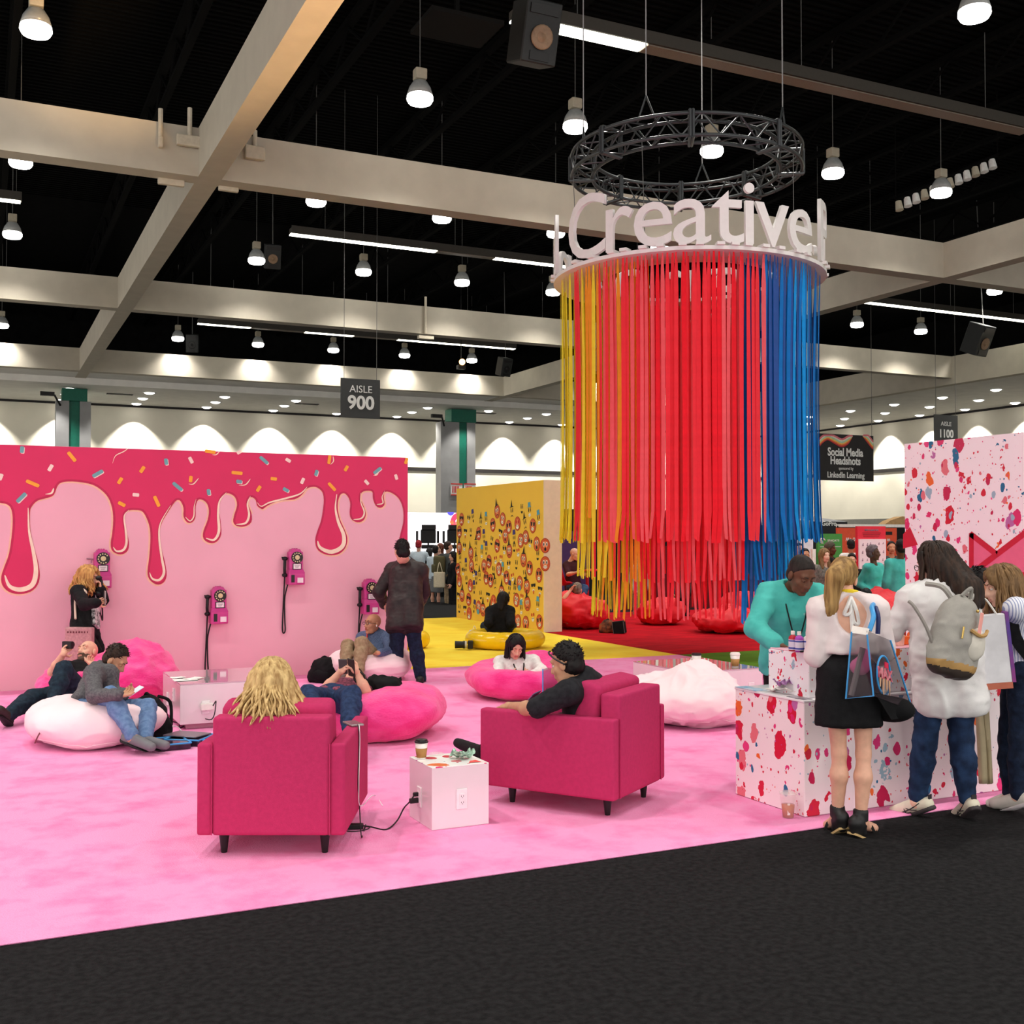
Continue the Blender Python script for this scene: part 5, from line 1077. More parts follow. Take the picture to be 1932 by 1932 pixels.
def head_prims(c, R, s, fem=False):
    T = lambda x, y, z: c + R @ (np.array([x, y, z]) * s); S_ = lambda *r: np.array(r) * s
    a = [E_l(T(0, -.012, .038), R, S_(.075, .095, .088)), E_l(T(0, .022, -.03), R, S_(.060, .068, .086)), C_(T(-.03, .03, -.082), T(.03, .03, -.082), .026 * s, .026 * s), C_(T(-.012, .066, -.098), T(.012, .066, -.098), .017 * s, .017 * s),
         C_(T(0, .09, .012), T(0, .107, -.026), .0085 * s, .0135 * s), C_(T(-.011, .096, -.03), T(.011, .096, -.03), .009 * s, .009 * s), C_(T(-.04, .076, .036), T(.04, .076, .036), .013 * s, .013 * s),
         C_(T(-.042, .055, -.02), T(-.03, .066, -.03), .02 * s, .018 * s), C_(T(.042, .055, -.02), T(.03, .066, -.03), .02 * s, .018 * s), C_(T(-.017, .086, -.056), T(.017, .086, -.056), .0075 * s, .0075 * s), C_(T(-.014, .084, -.068), T(.014, .084, -.068), .0085 * s, .0085 * s)]
    ears = [E_l(T(sx * .077, -.006, .0), R, S_(.011, .021, .033)) for sx in (-1, 1)]
    socks = [E_l(T(sx * .032, .094, .012), R, S_(.019, .014, .012)) for sx in (-1, 1)]
    return a, ears, socks, T
def hand_prims(w, d, n, s, side, curl=.45, spread=.12, thumb=.6):
    """w wrist, d finger direction, n palm normal, side +1/-1: thumb direction = side * (d x n)"""
    d = d / np.linalg.norm(d); n = n - d * (n @ d); n = n / np.linalg.norm(n); t = np.cross(d, n) * side
    R = np.stack([t, d, n], 1); P = [E_l(w + d * .05 * s, R, np.array([.041, .052, .017]) * s), C_(w - d * .02 * s, w + d * .03 * s, .027 * s, .03 * s)]
    out = [P]
    for i, (o, L) in enumerate(((.029, .072), (.010, .080), (-.010, .074), (-.028, .058))):
        p = w + (d * (.085 - .004 * abs(i - 1)) + t * o) * s; a = .12 * curl; ch = []
        dd0 = d + t * (o * spread * 12); dd0 /= np.linalg.norm(dd0)
        for j, fL in enumerate((.46, .30, .24)):
            a += curl * (.7 + .25 * j); dd = dd0 * math.cos(a) + n * math.sin(a); q = p + dd * L * fL * s; ch.append(C_(p, q, (.0092 - .0008 * j) * s, (.0086 - .001 * j) * s)); p = q
        out.append(ch)
    p = w + (d * .03 + t * .034) * s; dd = d * .65 + t * .75 + n * thumb * .5; dd /= np.linalg.norm(dd); q = p + dd * .042 * s; d2 = d * .9 + t * .25 + n * thumb; d2 /= np.linalg.norm(d2)
    out.append([C_(w + (d * .02 + t * .015) * s, p, .018 * s, .014 * s), C_(p, q, .0125 * s, .011 * s), C_(q, q + d2 * .034 * s, .0105 * s, .008 * s)])
    return out
SK = dict(light=(226, 172, 146), tan=(196, 138, 106), pale=(234, 186, 162), brown=(104, 66, 46), dark=(88, 56, 40), olive=(200, 150, 118))
def skin(n): return M('skin_' + n, SK[n], .5, var=.05, scale=30, spec=.35)
def lipm(n): return M('lips_' + n, tuple(int(v * .72 + (30 if i == 0 else 0)) for i, v in enumerate(SK[n])), .4)
def join(parts):
    V = []; F = []; o = 0; G_ = []
    for i, (v, f) in enumerate(parts): V.append(v); F.append(f + o); o += len(v); G_ += [i] * len(f)
    return np.concatenate(V), np.concatenate(F), np.array(G_)
def torso_frame(J, yaw):
    z = J['neck'] - J['pel']; z /= np.linalg.norm(z); x = J['shR'] - J['shL']; x -= z * (x @ z); x /= np.linalg.norm(x); return np.stack([x, np.cross(z, x), z], 1)
def torso_prims(J, R, s, w, g, depth_=1., low=.0, fem=False, belly=0.):
    L = lambda t: J['pel'] + (J['neck'] - J['pel']) * t; y = R[:, 1]
    p = [E_l(L(.02), R, np.array([.160 * w + g, .112 * depth_ + g, .125 + g]) * s), E_l(L(.36) + y * belly * .3, R, np.array([(.128 if fem else .142) * w + g, .100 * depth_ + g + belly * .6, .16]) * s), E_l(L(.72), R, np.array([.150 * w + g, .108 * depth_ + g, .17]) * s)]
    if fem: p += [E_l(L(.64) + R[:, 0] * sx * .07 * s + y * .075 * s, R, np.array([.062, .055, .06]) * s) for sx in (-1, 1)]
    for k in ('shL', 'shR'): p += [C_(L(.97), J[k], (.062 + g) * s, (.055 + g) * s), C_(J[k], L(.7), (.056 + g) * s, .07 * s)]
    if g > .013:
        for q in (-1, 1): p.append(C_(L(.75) + R[:, 0] * q * .066 * w * s, L(.0) + R[:, 0] * q * .074 * w * s, (.088 + g) * s, (.094 + g) * s))
    if low:
        dn = L(0) - R[:, 2] * low * s
        for q in (-1, 1): p.append(C_(L(.1) + R[:, 0] * q * .066 * w * s, dn + R[:, 0] * q * .072 * w * s, (.098 + g) * s, (.102 + g * 1.25) * s))
    return p
def person(label, spec, yaw, head=(None, 0, 0), s=1., w=1., sk='light', top=None, bottom=None, shoes=None, hair=None, hands=None, vox=.014, near=True, fem=False, belly=0., extra=None, seed=1, group=None, beard=None, glasses=False, skip=(), cat='person'):
    """top = dict(m, sleeve 0..2, hem, g, neck, name); bottom = dict(m, kind, length, g); hair = function(T, R, c, s, root)"""
    J = joints(spec, s, yaw); c = J['head']; hy = yaw if head[0] is None else head[0]; HR = frame(hy, head[1], head[2]); R = torso_frame(J, yaw)
    base = Vector((J['pel'][0], J['pel'][1], 0.)); root = thing('person', label, cat, base, 0, group)
    hp, ears, socks, T = head_prims(c, HR, s); hv = .0065 if near else .013
    nk = C_(J['neck'] + R[:, 2] * .01, c + HR @ (np.array([0, -.02, -.05]) * s), .053 * s * (.9 if fem else 1), .050 * s * (.88 if fem else 1))
    parts = [surf(hp + [nk], hv, .016 * s, subs=socks if near else (), ksub=.008)]
    pe = surf(ears, hv * .8, .01); parts.append((pe[0], pe[1]))
    b = torso_prims(J, R, s, w, -.012, fem=fem, belly=belly)
    arms = []; legs = []
    for q in 'LR':
        arms += [C_(J['sh' + q], J['el' + q], .050 * s * w, .040 * s), C_(J['el' + q], J['el' + q] * .65 + J['wr' + q] * .35, .040 * s, .041 * s), C_(J['el' + q] * .65 + J['wr' + q] * .35, J['wr' + q], .041 * s, .028 * s)]
        lk = .9 if fem else 1.; legs += [C_(J['hip' + q], J['kn' + q], .084 * s * w, .049 * s * lk), C_(J['kn' + q], J['kn' + q] * .66 + J['an' + q] * .34 - R[:, 1] * .012, .044 * s * lk, .056 * s * lk), C_(J['kn' + q] * .66 + J['an' + q] * .34 - R[:, 1] * .012, J['an' + q], .056 * s * lk, .034 * s * lk),
                 C_(J['an' + q] - np.array([0, 0, .015]), J['to' + q], .036 * s, .026 * s), C_(J['an' + q], J['an' + q] - (J['to' + q] - J['an' + q]) * .22 - np.array([0, 0, .035 * s]), .036 * s, .028 * s)]
    parts.append(surf(b + arms + legs + [C_(J['neck'], c, .054 * s, .05 * s)], vox, .03 * s))
    for q in 'LR':
        hd = (hands or {}).get(q, {}); 
        if hd.get('none'): continue
        d = J['wr' + q] - J['el' + q]; d = d / np.linalg.norm(d)
        if 'to' in hd: d = npv(AD(hd['to'][0], hd['to'][1], spec['pel'][2] + hd['to'][2])) - J['wr' + q]
        n = hd.get('n', None); sgn = 1 if q == 'R' else -1
        n = (R[:, 0] * -sgn if n is None else (npv(_rt) * n[0] + np.array([0, 0, 1.]) * n[1] + npv(fl) * n[2])).astype(float)
        if abs((n / np.linalg.norm(n)) @ (d / np.linalg.norm(d))) > .95: n = n + R[:, 1]
        hp_ = hand_prims(J['wr' + q], d, n, s * .98, hd.get('side', sgn), hd.get('curl', .4), thumb=hd.get('thumb', .5))
        hv2 = .0048 if near else .0085
        if near: parts += [surf(g_, hv2 if i else .007, .008) for i, g_ in enumerate(hp_)]
        else: parts.append(surf([x for g_ in hp_ for x in g_], hv2, .006))
    V, F, gi = join(parts); mi = np.zeros(len(F), int)
    loc = ((V[F].mean(1)) - c) @ HR / s
    mi[(gi == 0) & (np.abs(loc[:, 0]) < .024) & (loc[:, 1] > .074) & (loc[:, 2] < -.050) & (loc[:, 2] > -.074)] = 1
    mk('body', V, F, [skin(sk), lipm(sk)], root, True, mi)
    if near:
        for sx in (-1, 1):
            pc = T(sx * .031, .0745, .0115); lid = .75 if head[1] < -18 else .8 if head[1] > 20 else .42
            MBe = MB().ell(pc, (.0128 * s,) * 3, 14, 10).mat(1)
            ir = T(sx * .031, .0745 + .0106, .0115 - (.004 if head[1] < -18 else 0)); MBe.ell(ir, (.0058 * s, .0038 * s, .0058 * s), 10, 6, Matrix(HR.tolist())); MBe.obj('eye', [M('eye_white', (232, 226, 220), .25, var=0), M('iris_dark', (40, 26, 20), .2)], root, True)
            lr = .0142 * s; lv = []; lf = []
            for iu in range(7):
                el = math.radians(80 - (80 + (lid - .5) * 110 + 8) * iu / 6)
                for iv in range(9): az_ = math.radians(-112 + 224 * iv / 8); lv.append(np.array(pc) + HR @ (lr * np.array([math.cos(el) * math.sin(az_), math.cos(el) * math.cos(az_), math.sin(el)])))
            lf = [(a_ * 9 + b_, a_ * 9 + b_ + 1, a_ * 9 + b_ + 10, a_ * 9 + b_ + 9) for a_ in range(6) for b_ in range(8)]; mk('eyelid', lv, lf, skin(sk), root, True)
            bp = [T(sx * .014, .0925, .034), T(sx * .032, .0925, .041), T(sx * .05, .079, .036)]; MB().tube(spl(bp, 3), .0042 * s, 5, lambda t: 1 - .5 * t).obj('eyebrow', M('brow_' + ('dark' if sk in ('brown', 'tan', 'olive') else 'brown'), (50, 36, 28) if sk in ('brown', 'tan', 'olive') else (120, 84, 54), .8), root, True)
    if top:
        g = top.get('g', .012); sl = top.get('sleeve', 2); pr = torso_prims(J, R, s, w, g, low=top.get('low', .12), fem=fem, belly=belly, depth_=top.get('d', 1.)); cuts = []
        ag = top.get('ag', g); late = []
        for q in 'LR':
            e = J['el' + q]; wr = J['wr' + q]; sh = J['sh' + q]
            if sl >= 1: late.append(C_(sh, e, (.052 * w + ag) * s, (.044 + ag) * s))
            else: late.append(C_(sh, sh + (e - sh) * sl, (.054 * w + ag) * s, (.05 + ag) * s))
            if sl > 1: k = min(1, sl - 1); late.append(C_(e, e + (wr - e) * k * .96, (.044 + ag) * s, (.033 + ag + top.get('flare', 0)) * s))
        if top.get('hood'): pr += [E_l(J['neck'] - R[:, 1] * .065 * s + R[:, 2] * .015 * s, R, np.array([.11, .06, .07]) * s), C_(J['neck'] - R[:, 0] * .09 * s, J['neck'] + R[:, 1] * .07 * s - R[:, 2] * .03, .035 * s, .025 * s), C_(J['neck'] + R[:, 0] * .09 * s, J['neck'] + R[:, 1] * .07 * s - R[:, 2] * .03, .035 * s, .025 * s)]
        if top.get('collar'): pr += [C_(J['neck'] + R[:, 2] * .03 * s - R[:, 1] * .03, J['neck'] + R[:, 2] * .045 * s, .066 * s, .062 * s)]
        hem = top.get('hem', .16); cuts.append(('h', (J['pel'] - R[:, 2] * hem * s).astype(np.float32), (-R[:, 2]).astype(np.float32)))
        subs = [C_(J['neck'] + R[:, 2] * .035 * s + R[:, 1] * top.get('ny', .02) * s, c, (.062 + top.get('nr', 0)) * s, .06 * s)]
        if top.get('scoop'): subs.append(E_l(J['neck'] - R[:, 1] * .13 * s - R[:, 2] * .07 * s + R[:, 0] * .005, R, np.array([.108, .10, .145]) * s))
        v, f = surf(pr, vox * .95, top.get('k', .035) * s, cuts, subs, late=late)
        v = wrinkle(v, f, top.get('wr', .007) * .62 * s, np.array(top.get('fr', (10, 10, 16))) * 1.25, seed, 1); mk(top.get('name', 'shirt'), v, f, top['m'], root, True)
    if bottom:
        g = bottom.get('g', .012); pr = [E_l(J['pel'] + R[:, 2] * .02, R, np.array([.163 * w + g, .118 + g, .12]) * s)]; cuts = []; kd = bottom.get('kind', 'trousers')
        if kd == 'skirt':
            dn = J['pel'] - np.array([0, 0, bottom.get('length', .3) * s]); hw = bottom.get('hw', .1)
            for q in (-1, 0, 1): pr += [C_(J['pel'] + R[:, 0] * q * .07 * s, dn + R[:, 0] * q * hw * s, (.105 + g) * s, (.11 + g) * s)]
            cuts.append(('h', dn.astype(np.float32), A3(0, 0, -1)))
        else:
            ln = bottom.get('length', 1.)
            for q in 'LR':
                hp2, kn, an = J['hip' + q], J['kn' + q], J['an' + q]; pr += [C_(J['pel'], hp2, .11 * s, (.098 + g) * s), C_(hp2, kn, (.092 * w + g) * s, (.060 + g) * s)]
                if ln > .55: e = kn + (an - kn) * min(1., (ln - .5) * 2) * .97; m_ = kn + (e - kn) * .35; pr += [C_(kn, m_, (.060 + g) * s, (.062 + g) * s), C_(m_, e, (.062 + g) * s, (.046 + g + bottom.get('flare', 0)) * s)]
        cuts.append(('h', (J['pel'] + R[:, 2] * bottom.get('rise', .13) * s).astype(np.float32), R[:, 2].astype(np.float32)))
        v, f = surf(pr, vox * .95, .03 * s, cuts); v = wrinkle(v, f, bottom.get('wr', .007) * s, bottom.get('fr', (9, 9, 13)), seed + 7, 1); mk(bottom.get('name', kd), v, f, bottom['m'], root, True)
    if shoes:
        for q in 'LR':
            if q in skip: continue
            an, to = J['an' + q], J['to' + q]; d = to - an; d2 = d / np.linalg.norm(d); up_ = np.array([0, 0, 1.]) - d2 * d2[2]; up_ /= np.linalg.norm(up_); heel = an - d2 * .06 * s - up_ * .045 * s; x = np.cross(d2, up_); Rf = np.stack([x, d2, up_], 1)
            toe = to + d2 * .035 * s
            pr = [C_(heel + up_ * .01, toe, .036 * s, .034 * s), C_(heel + up_ * .02 * s, an, .036 * s, .038 * s), C_(an + d2 * .03 * s, to, .036 * s, .032 * s)]
            sole_z = (heel - up_ * .022 * s)
            v, f = surf(pr, .009 if near else .015, .02 * s, [('h', (heel - up_ * .018 * s).astype(np.float32), (-up_).astype(np.float32)), ('h', (an + up_ * .03 * s).astype(np.float32), up_.astype(np.float32))]); so = mk('shoe', v, f, shoes['m'], root, True)
            if near and shoes.get('sole'):
                v, f = surf([C_(heel - up_ * .014 * s, toe - up_ * .012 * s, .041 * s, .038 * s)], .009, .01, [('h', (heel - up_ * .004 * s).astype(np.float32), up_.astype(np.float32)), ('h', (heel - up_ * .03 * s).astype(np.float32), (-up_).astype(np.float32))]); mk('sole', v, f, shoes['sole'], so, True)
    if hair: hair(T, HR, c, s, root, J)
    if beard:
        pr = [E_l(T(0, .026, -.055), HR, np.array([.061, .066, .064]) * s), C_(T(-.014, .07, -.1), T(.014, .07, -.1), .024 * s, .024 * s), C_(T(-.024, .092, -.05), T(.024, .092, -.05), .008 * s, .008 * s)]
        v, f = surf(pr, .008, .015, [('h', T(0, 0, -.028).astype(np.float32), (HR @ np.array([0, -.45, .9])).astype(np.float32))], [C_(T(-.012, .1, -.064), T(.012, .1, -.064), .006 * s, .006 * s)]); mk('beard', wrinkle(v, f, .004, (60, 60, 60), 3), f, beard, root, True)
    if glasses:
        fr = M('black_spectacle_frame', (24, 20, 20), .4); gm = MB()
        for sx in (-1, 1):
            gm.tube([T(sx * .033 + .025 * math.cos(a), .104, .008 + .018 * math.sin(a)) for a in np.linspace(0, 2 * math.pi, 17)], .0022, 5); gm.tube([T(sx * .058, .103, .012), T(sx * .079, .06, .014), T(sx * .081, -.01, .012)], .0022, 5)
        gm.tube([T(-.009, .105, .012), T(.009, .105, .012)], .002, 5).obj('spectacles', fr, root)
    if extra: extra(J, R, T, HR, s, root)
    return root, J, R, T, HR
# ---- hair
def short_hair(m, thick=.008, line=None, side=.03, seed=1, tousle=.004, top=.007, tufts=0, tl=.022):
    def f_(T, HR, c, s, root, J):
        er = np.array([.0745 + thick * .6, .096 + thick, .087 + thick])
        pr = [E_l(T(0, -.014, .042 + top), HR, er * s)]
        n1 = HR @ np.array([0, .72, -.69]); cuts = [('h', T(0, 0, side).astype(np.float32), n1.astype(np.float32))]
        late = [E_l(T(0, -.042, -.016), HR, np.array([.071 + thick * .4, .064 + thick * .7, .062]) * s)]
        v, f = surf(pr, .0085, .015 * s, cuts, (), .012, late); v = wrinkle(v, f, tousle * s, (45, 45, 30), seed); r = np.random.RandomState(seed); st = MB(); k = 0
        while k < tufts:                       # short locks combed forward from the crown
            d = r.normal(size=3); d /= np.linalg.norm(d)
            q = d * er; q[1] -= .014; q[2] += .042 + top
            if (q - np.array([0, 0, side])) @ np.array([0, .72, -.69]) > .004: continue
            g = np.array([r.uniform(-.4, .4), .75, .1]) - d * (np.array([0, .75, .1]) @ d) + d * r.uniform(.15, .7); L = tl * r.uniform(.7, 1.3); p0, p1 = q - d * .004, q + g * L * .6; p2 = p1 + (g - d * .35) * L * .5
            st.tube([T(*p0), T(*p1), T(*p2)], .0042 * s, 4, lambda t: 1 - .75 * t); k += 1
        n = len(v); mk('hair', np.concatenate([v, np.array([tuple(q) for q in st.v])]) if tufts else v, [tuple(q) for q in f] + [tuple(i_ + n for i_ in q) for q in st.f], m, root, True)
    return f_
def long_hair(m, locks, n=90, wave=.012, freq=22, seed=1, thick=.018, spread=.05, length=.3, amp=.012, face=.9, rad=.0075, fallback=.0, crown=1.):
    """locks: soft masses in head coordinates; plus n separate strands falling from the crown"""
    def f_(T, HR, c, s, root, J):
        pr = [E_l(T(0, -.016, .042), HR, np.array([.076 + thick, .097 + thick, .089 + thick * crown]) * s)] + [C_(T(*a), T(*b), r1 * s, r2 * s) for a, b, r1, r2 in locks]
        subs = [E_l(T(0, .118, -.012), HR, np.array([.066, .08, .112]) * s)]
        v, f = surf(pr, .011, .035 * s, (), subs, .01)
        v = relax(v, f, 1); N = vnormals(v, f); q = (v - c) @ HR; az = np.stack([np.arctan2(q[:, 0], -q[:, 1] + .02) * 9, q[:, 2] * 7, q[:, 1] * 0], 1)
        v = v + N * (amp * (vnoise(az * 2.1 + seed, seed) + .7 * vnoise(az * np.array([4.4, 2.2, 1]) + 3, seed + 1)))[:, None]
        V, F = [v], [f]; off = len(v); r = np.random.RandomState(seed); down = np.array([0, 0, -1.]); st = MB()
        for i in range(n):
            a = r.uniform(face, 2 * math.pi - face); ph = r.uniform(.12, 1.3); pts = []; e = np.array([.076 + thick * 1.25, .097 + thick * 1.25, .089 + thick * crown * 1.1])
            for t in np.linspace(0, 1, 5):
                p_ = ph + (1.75 - ph) * t; pts.append(T(e[0] * math.sin(p_) * math.sin(a), -.016 + e[1] * math.sin(p_) * math.cos(a), .042 + e[2] * math.cos(p_)))
            out = HR @ np.array([math.sin(a), math.cos(a) - fallback, 0]); L = length * s * r.uniform(.75, 1.1); pn = pts[-1]; w0 = r.uniform(0, 6); sd = np.cross(out, down); sp = r.uniform(-.3, 1.) * spread
            for t in np.linspace(.12, 1, 9): pts.append(pn + down * L * t + out * sp * t * s + sd * wave * math.sin(w0 + t * L * freq) * s * min(1, t * 2.5) + out * wave * .7 * math.cos(w0 + t * L * freq) * s)
            st.tube(pts, rad * s * r.uniform(.6, 1.3), 5, lambda t: .5 + .9 * math.sin(min(1, t + .12) * 2.2) if t < .97 else .35)
        o = mk('hair', np.concatenate([v, np.array(st.v)]) if n else v, [tuple(q) for q in f] + [tuple(i + off for i in q) for q in st.f], m, root, True)
    return f_
def hairm(name, rgb, rgb2, sc=40): return M(name, rgb, .58, rgb2=rgb2, scale=sc, spec=.25, stretch=(1, 1, .12), bump=.3, bscale=90)
H_BLK = hairm('black_hair', (26, 20, 20), (12, 10, 10)); H_DKB = hairm('dark_brown_hair', (58, 40, 30), (30, 22, 18)); H_BLD = hairm('blond_hair', (222, 190, 132), (160, 124, 76)); H_GLD = hairm('golden_curls', (218, 166, 98), (160, 108, 60)); H_LBR = hairm('light_brown_hair', (146, 112, 74), (104, 78, 50)); H_RED = hairm('red_hair', (176, 34, 48), (120, 22, 34)); H_GRY = hairm('grey_hair', (150, 142, 130), (96, 88, 80)); H_STR = hairm('honey_hair', (182, 144, 88), (120, 88, 50))
def cloth(name, rgb, rgb2=None, sc=30, bump=.25, rough=.85, **k): return M(name, rgb, rough, var=.07, scale=sc, bump=bump, bscale=250, spec=.2, rgb2=rgb2, **k)
def striped(name, c1, c2, sc=26.):
    m = M(name, c1, .8, var=.0); nt = m.node_tree; tc = nt.nodes.new('ShaderNodeTexCoord'); d = nt.nodes.new('ShaderNodeVectorMath'); d.operation = 'DOT_PRODUCT'; d.inputs[1].default_value = (_rt.x * 420, _rt.y * 420, 12.)
    nt.links.new(tc.outputs['Object'], d.inputs[0]); w_ = nt.nodes.new('ShaderNodeMath'); w_.operation = 'SINE'; nt.links.new(d.outputs['Value'], w_.inputs[0])
    r = nt.nodes.new('ShaderNodeValToRGB'); r.color_ramp.elements[0].color = (*lin(c1), 1); r.color_ramp.elements[1].color = (*lin(c2), 1); r.color_ramp.elements[0].position = .3; r.color_ramp.elements[1].position = .6
    nt.links.new(w_.outputs[0], r.inputs[0]); nt.links.new(r.outputs[0], nt.nodes['Principled BSDF'].inputs['Base Color']); return m
m_jean = cloth('blue_denim', (66, 92, 132), (48, 70, 108)); m_jeanl = cloth('light_blue_denim', (112, 140, 178), (90, 118, 158)); m_jeand = cloth('dark_denim', (30, 42, 66), (20, 28, 46)); m_black = cloth('black_cloth', (24, 24, 26), (16, 16, 18)); m_whitec = cloth('white_cotton', (240, 236, 232), (226, 220, 216), bump=.15)
m_shoeb = M('black_shoe', (26, 25, 26), .5); m_shoew = M('white_shoe', (232, 226, 216), .5); m_soleb = M('black_sole', (16, 16, 17), .6); m_solew = M('white_sole', (230, 222, 224), .5)
# young man in the hoodie
person('young man in grey hoodie and light jeans sitting on the pale beanbag reading his phone', dict(pel=(165, 1343, 9.25), neck=(196, 1268, '+'), head=(217, 1246, '-'), shR=(176, 1272, -.15), shL=(206, 1270, .16), elR=(178, 1313, '-'), wrR=(224, 1311, '-'), elL=(214, 1310, .12), wrL=(236, 1308, '-'), hipR=(168, 1345, -.1), hipL=(172, 1342, .08), knR=(208, 1311, '-'), knL=(280, 1334, -.1), anR=(250, 1390, '-'), anL=(274, 1394, '-'), toR=(280, 1406, '-'), toL=(306, 1404, '-')),
       95, (98, -38, 0), s=1., sk='olive', top=dict(m=cloth('grey_marl_hoodie', (104, 102, 104), (80, 78, 82), 60), sleeve=2, hem=.02, low=.06, g=.016, hood=True, name='hoodie', wr=.010), bottom=dict(m=m_jeanl, g=.006), shoes=dict(m=M('grey_canvas_shoe', (112, 112, 116), .7), sole=m_soleb),
       hair=short_hair(H_DKB, .006, None, .034, 3, .004, .010, 260, .026), hands=dict(R=dict(to=(250, 1307, -.35), n=(0, .8, -.3), curl=.6), L=dict(to=(252, 1306, -.2), n=(0, .5, -.8), curl=.5)), seed=11)
p = AD(254, 1304, 8.93); tag(MB().rbox((-.035, -.07, -.004), (.035, .07, .004), .003, 1, Euler((.5, .1, -1.2)).to_matrix(), p).obj('phone', [M('bright_phone', (226, 238, 246), .3)]), 'white phone held by the young man in the grey hoodie', 'phone')
# bearded man lying back
person('bald bearded man in dark jeans lying on the hot pink beanbag taking a photo', dict(pel=(146, 1312, 10.75), neck=(160, 1258, '+'), head=(165, 1232, .5), shR=(128, 1262, .25), shL=(183, 1263, .5), elR=(99, 1268, '-'), wrR=(120, 1233, '-'), elL=(190, 1290, .2), wrL=(176, 1256, .1), hipR=(136, 1314, -.02), hipL=(152, 1312, .08), knL=(120, 1263, '-'), anL=(95, 1338, '-'), toL=(68, 1346, '-'), knR=(62, 1315, '-'), anR=(14, 1350, '-'), toR=(2, 1340, '-')),
       200, (205, 28, -14), s=1.03, w=1.05, sk='light', top=dict(m=m_black, sleeve=.8, hem=.1, g=.012, wr=.008), bottom=dict(m=cloth('dark_teal_denim', (34, 52, 66), (22, 34, 46)), g=.014, wr=.01), shoes=dict(m=M('dark_boot', (48, 42, 36), .7), sole=m_soleb), beard=hairm('brown_beard', (96, 70, 54), (66, 48, 40)),
       hands=dict(R=dict(to=(126, 1216, .1), n=(.6, .1, -.5), curl=.7), L=dict(to=(160, 1238, .25), n=(-.3, .2, .6), curl=.7)), seed=12)
p = AD(128, 1217, 10.72); t = thing('camera', 'small black camera held up by the bearded man', 'camera', p); R_ = frame(20); R_ = Matrix(R_.tolist()); MB().rbox((-.055, -.02, -.035), (.055, .02, .035), .008, 2, R_, p).obj('body', m_blk, t); MB().cone(p + R_ @ Vector((0, .02, 0)), p + R_ @ Vector((0, .06, 0)), .03, n=16).obj('lens', m_blk, t)
# woman with curls at the phone
def ex_curl(J, R, T, HR, s, root):
    MB().tube(spl([J['shR'] + R[:, 2] * .075, J['shR'] + R[:, 1] * .10 - R[:, 2] * .05 + R[:, 0] * .02, J['pel'] + R[:, 0] * .2 + R[:, 2] * .3, J['pel'] + R[:, 0] * .22 + R[:, 2] * .02], 5), .012, 6).obj('bag_strap', M('cream_strap', (222, 200, 180), .7), root)
    sc = J['neck'] + R[:, 1] * .14 - R[:, 2] * .1
    MB().rbox((-.05, -.02, -.22), (.05, .02, .1), .015, 2, Matrix(R.tolist()), sc).obj('scarf', M('white_pink_scarf', (240, 220, 222), .8), root)
    MB().rbox((-.07, -.02, -.42), (.07, .02, -.2), .015, 2, Matrix(R.tolist()), sc + R[:, 0] * .03).obj('plaid_scarf_end', M('plaid_cloth', (30, 28, 30), .8, rgb2=(220, 214, 214), scale=26), root)
    MB().box((-.05, .0, -.07), (.05, .006, .0), Matrix(R.tolist()), sc + R[:, 0] * .06 + R[:, 1] * .03 - R[:, 2] * .04).mat(1).box((-.04, .005, -.06), (.04, .008, -.02), Matrix(R.tolist()), sc + R[:, 0] * .06 + R[:, 1] * .03 - R[:, 2] * .04).obj('name_badge', [M('badge_purple', (60, 30, 70), .5), m_paper], root)
person('woman with golden curls in black jacket holding the payphone handset and a phone', dict(pel=(160, 1187, 12.2), neck=(158, 1114, '+'), head=(168, 1092, '-'), shR=(147, 1117, -.18), shL=(170, 1117, .16), elR=(160, 1141, '-'), wrR=(183, 1137, '-'), elL=(194, 1132, .16), wrL=(191, 1112, .1), knR=(178, 1225, -.12), knL=(184, 1222, .1), anR=(160, 1286, -.1), anL=(170, 1284, .08)),
       100, (104, -4, 0), s=.95, sk='light', fem=True, top=dict(m=m_black, sleeve=2, hem=.10, g=.022, name='jacket', wr=.008), bottom=dict(m=m_black, g=.01), shoes=dict(m=m_shoeb),
       hair=long_hair(H_GLD, [((-.03, -.05, .0), (-.05, -.07, -.15), .085, .06), ((.05, -.04, .0), (.06, -.05, -.15), .075, .055), ((.0, -.09, .0), (.0, -.11, -.13), .08, .07), ((.07, .02, .02), (.075, .03, -.13), .04, .035), ((0, .05, .10), (.04, .06, .07), .04, .03)], 200, .022, 46, 4, .03, .10, .20, .03, .6, .007), hands=dict(R=dict(to=(199, 1133, -.3), n=(0, .3, 1), curl=.5), L=dict(to=(190, 1098, .1), n=(-1, .1, -.2), curl=.9)), extra=ex_curl, seed=13)
p = AD(198, 1128, 11.78); t = thing('phone', 'silver phone held out by the woman with golden curls', 'phone', p); MB().rbox((-.04, -.005, -.075), (.04, .005, .075), .004, 1, Matrix(frame(60).tolist()), p).obj('body', M('silver_phone', (172, 160, 160), .3, metal=.5), t)
p = AD(188, 1104, 12.28); hs = MB().tube(spl([p + Vector((0, 0, .08)), p + Vector((.02, .0, .02)), p + Vector((.0, 0, -.08))], 5), .017, 10).ell(p + Vector((-.01, 0, .08)), (.036, .036, .026), 14, 8).ell(p + Vector((-.012, 0, -.09)), (.036, .036, .03), 14, 8); t = thing('payphone_handset', 'black payphone handset held to the curly-haired woman ear', 'handset', p); hs.obj('handset', m_blk, t, True); MB().tube(spl([p + Vector((0, 0, -.1)), p + Vector((.03, .02, -.25)), p + Vector((.05, .2, -.4)), Vector(AY(188, 1150, 13.46))], 6), .008, 6).obj('cord', m_blk, t)
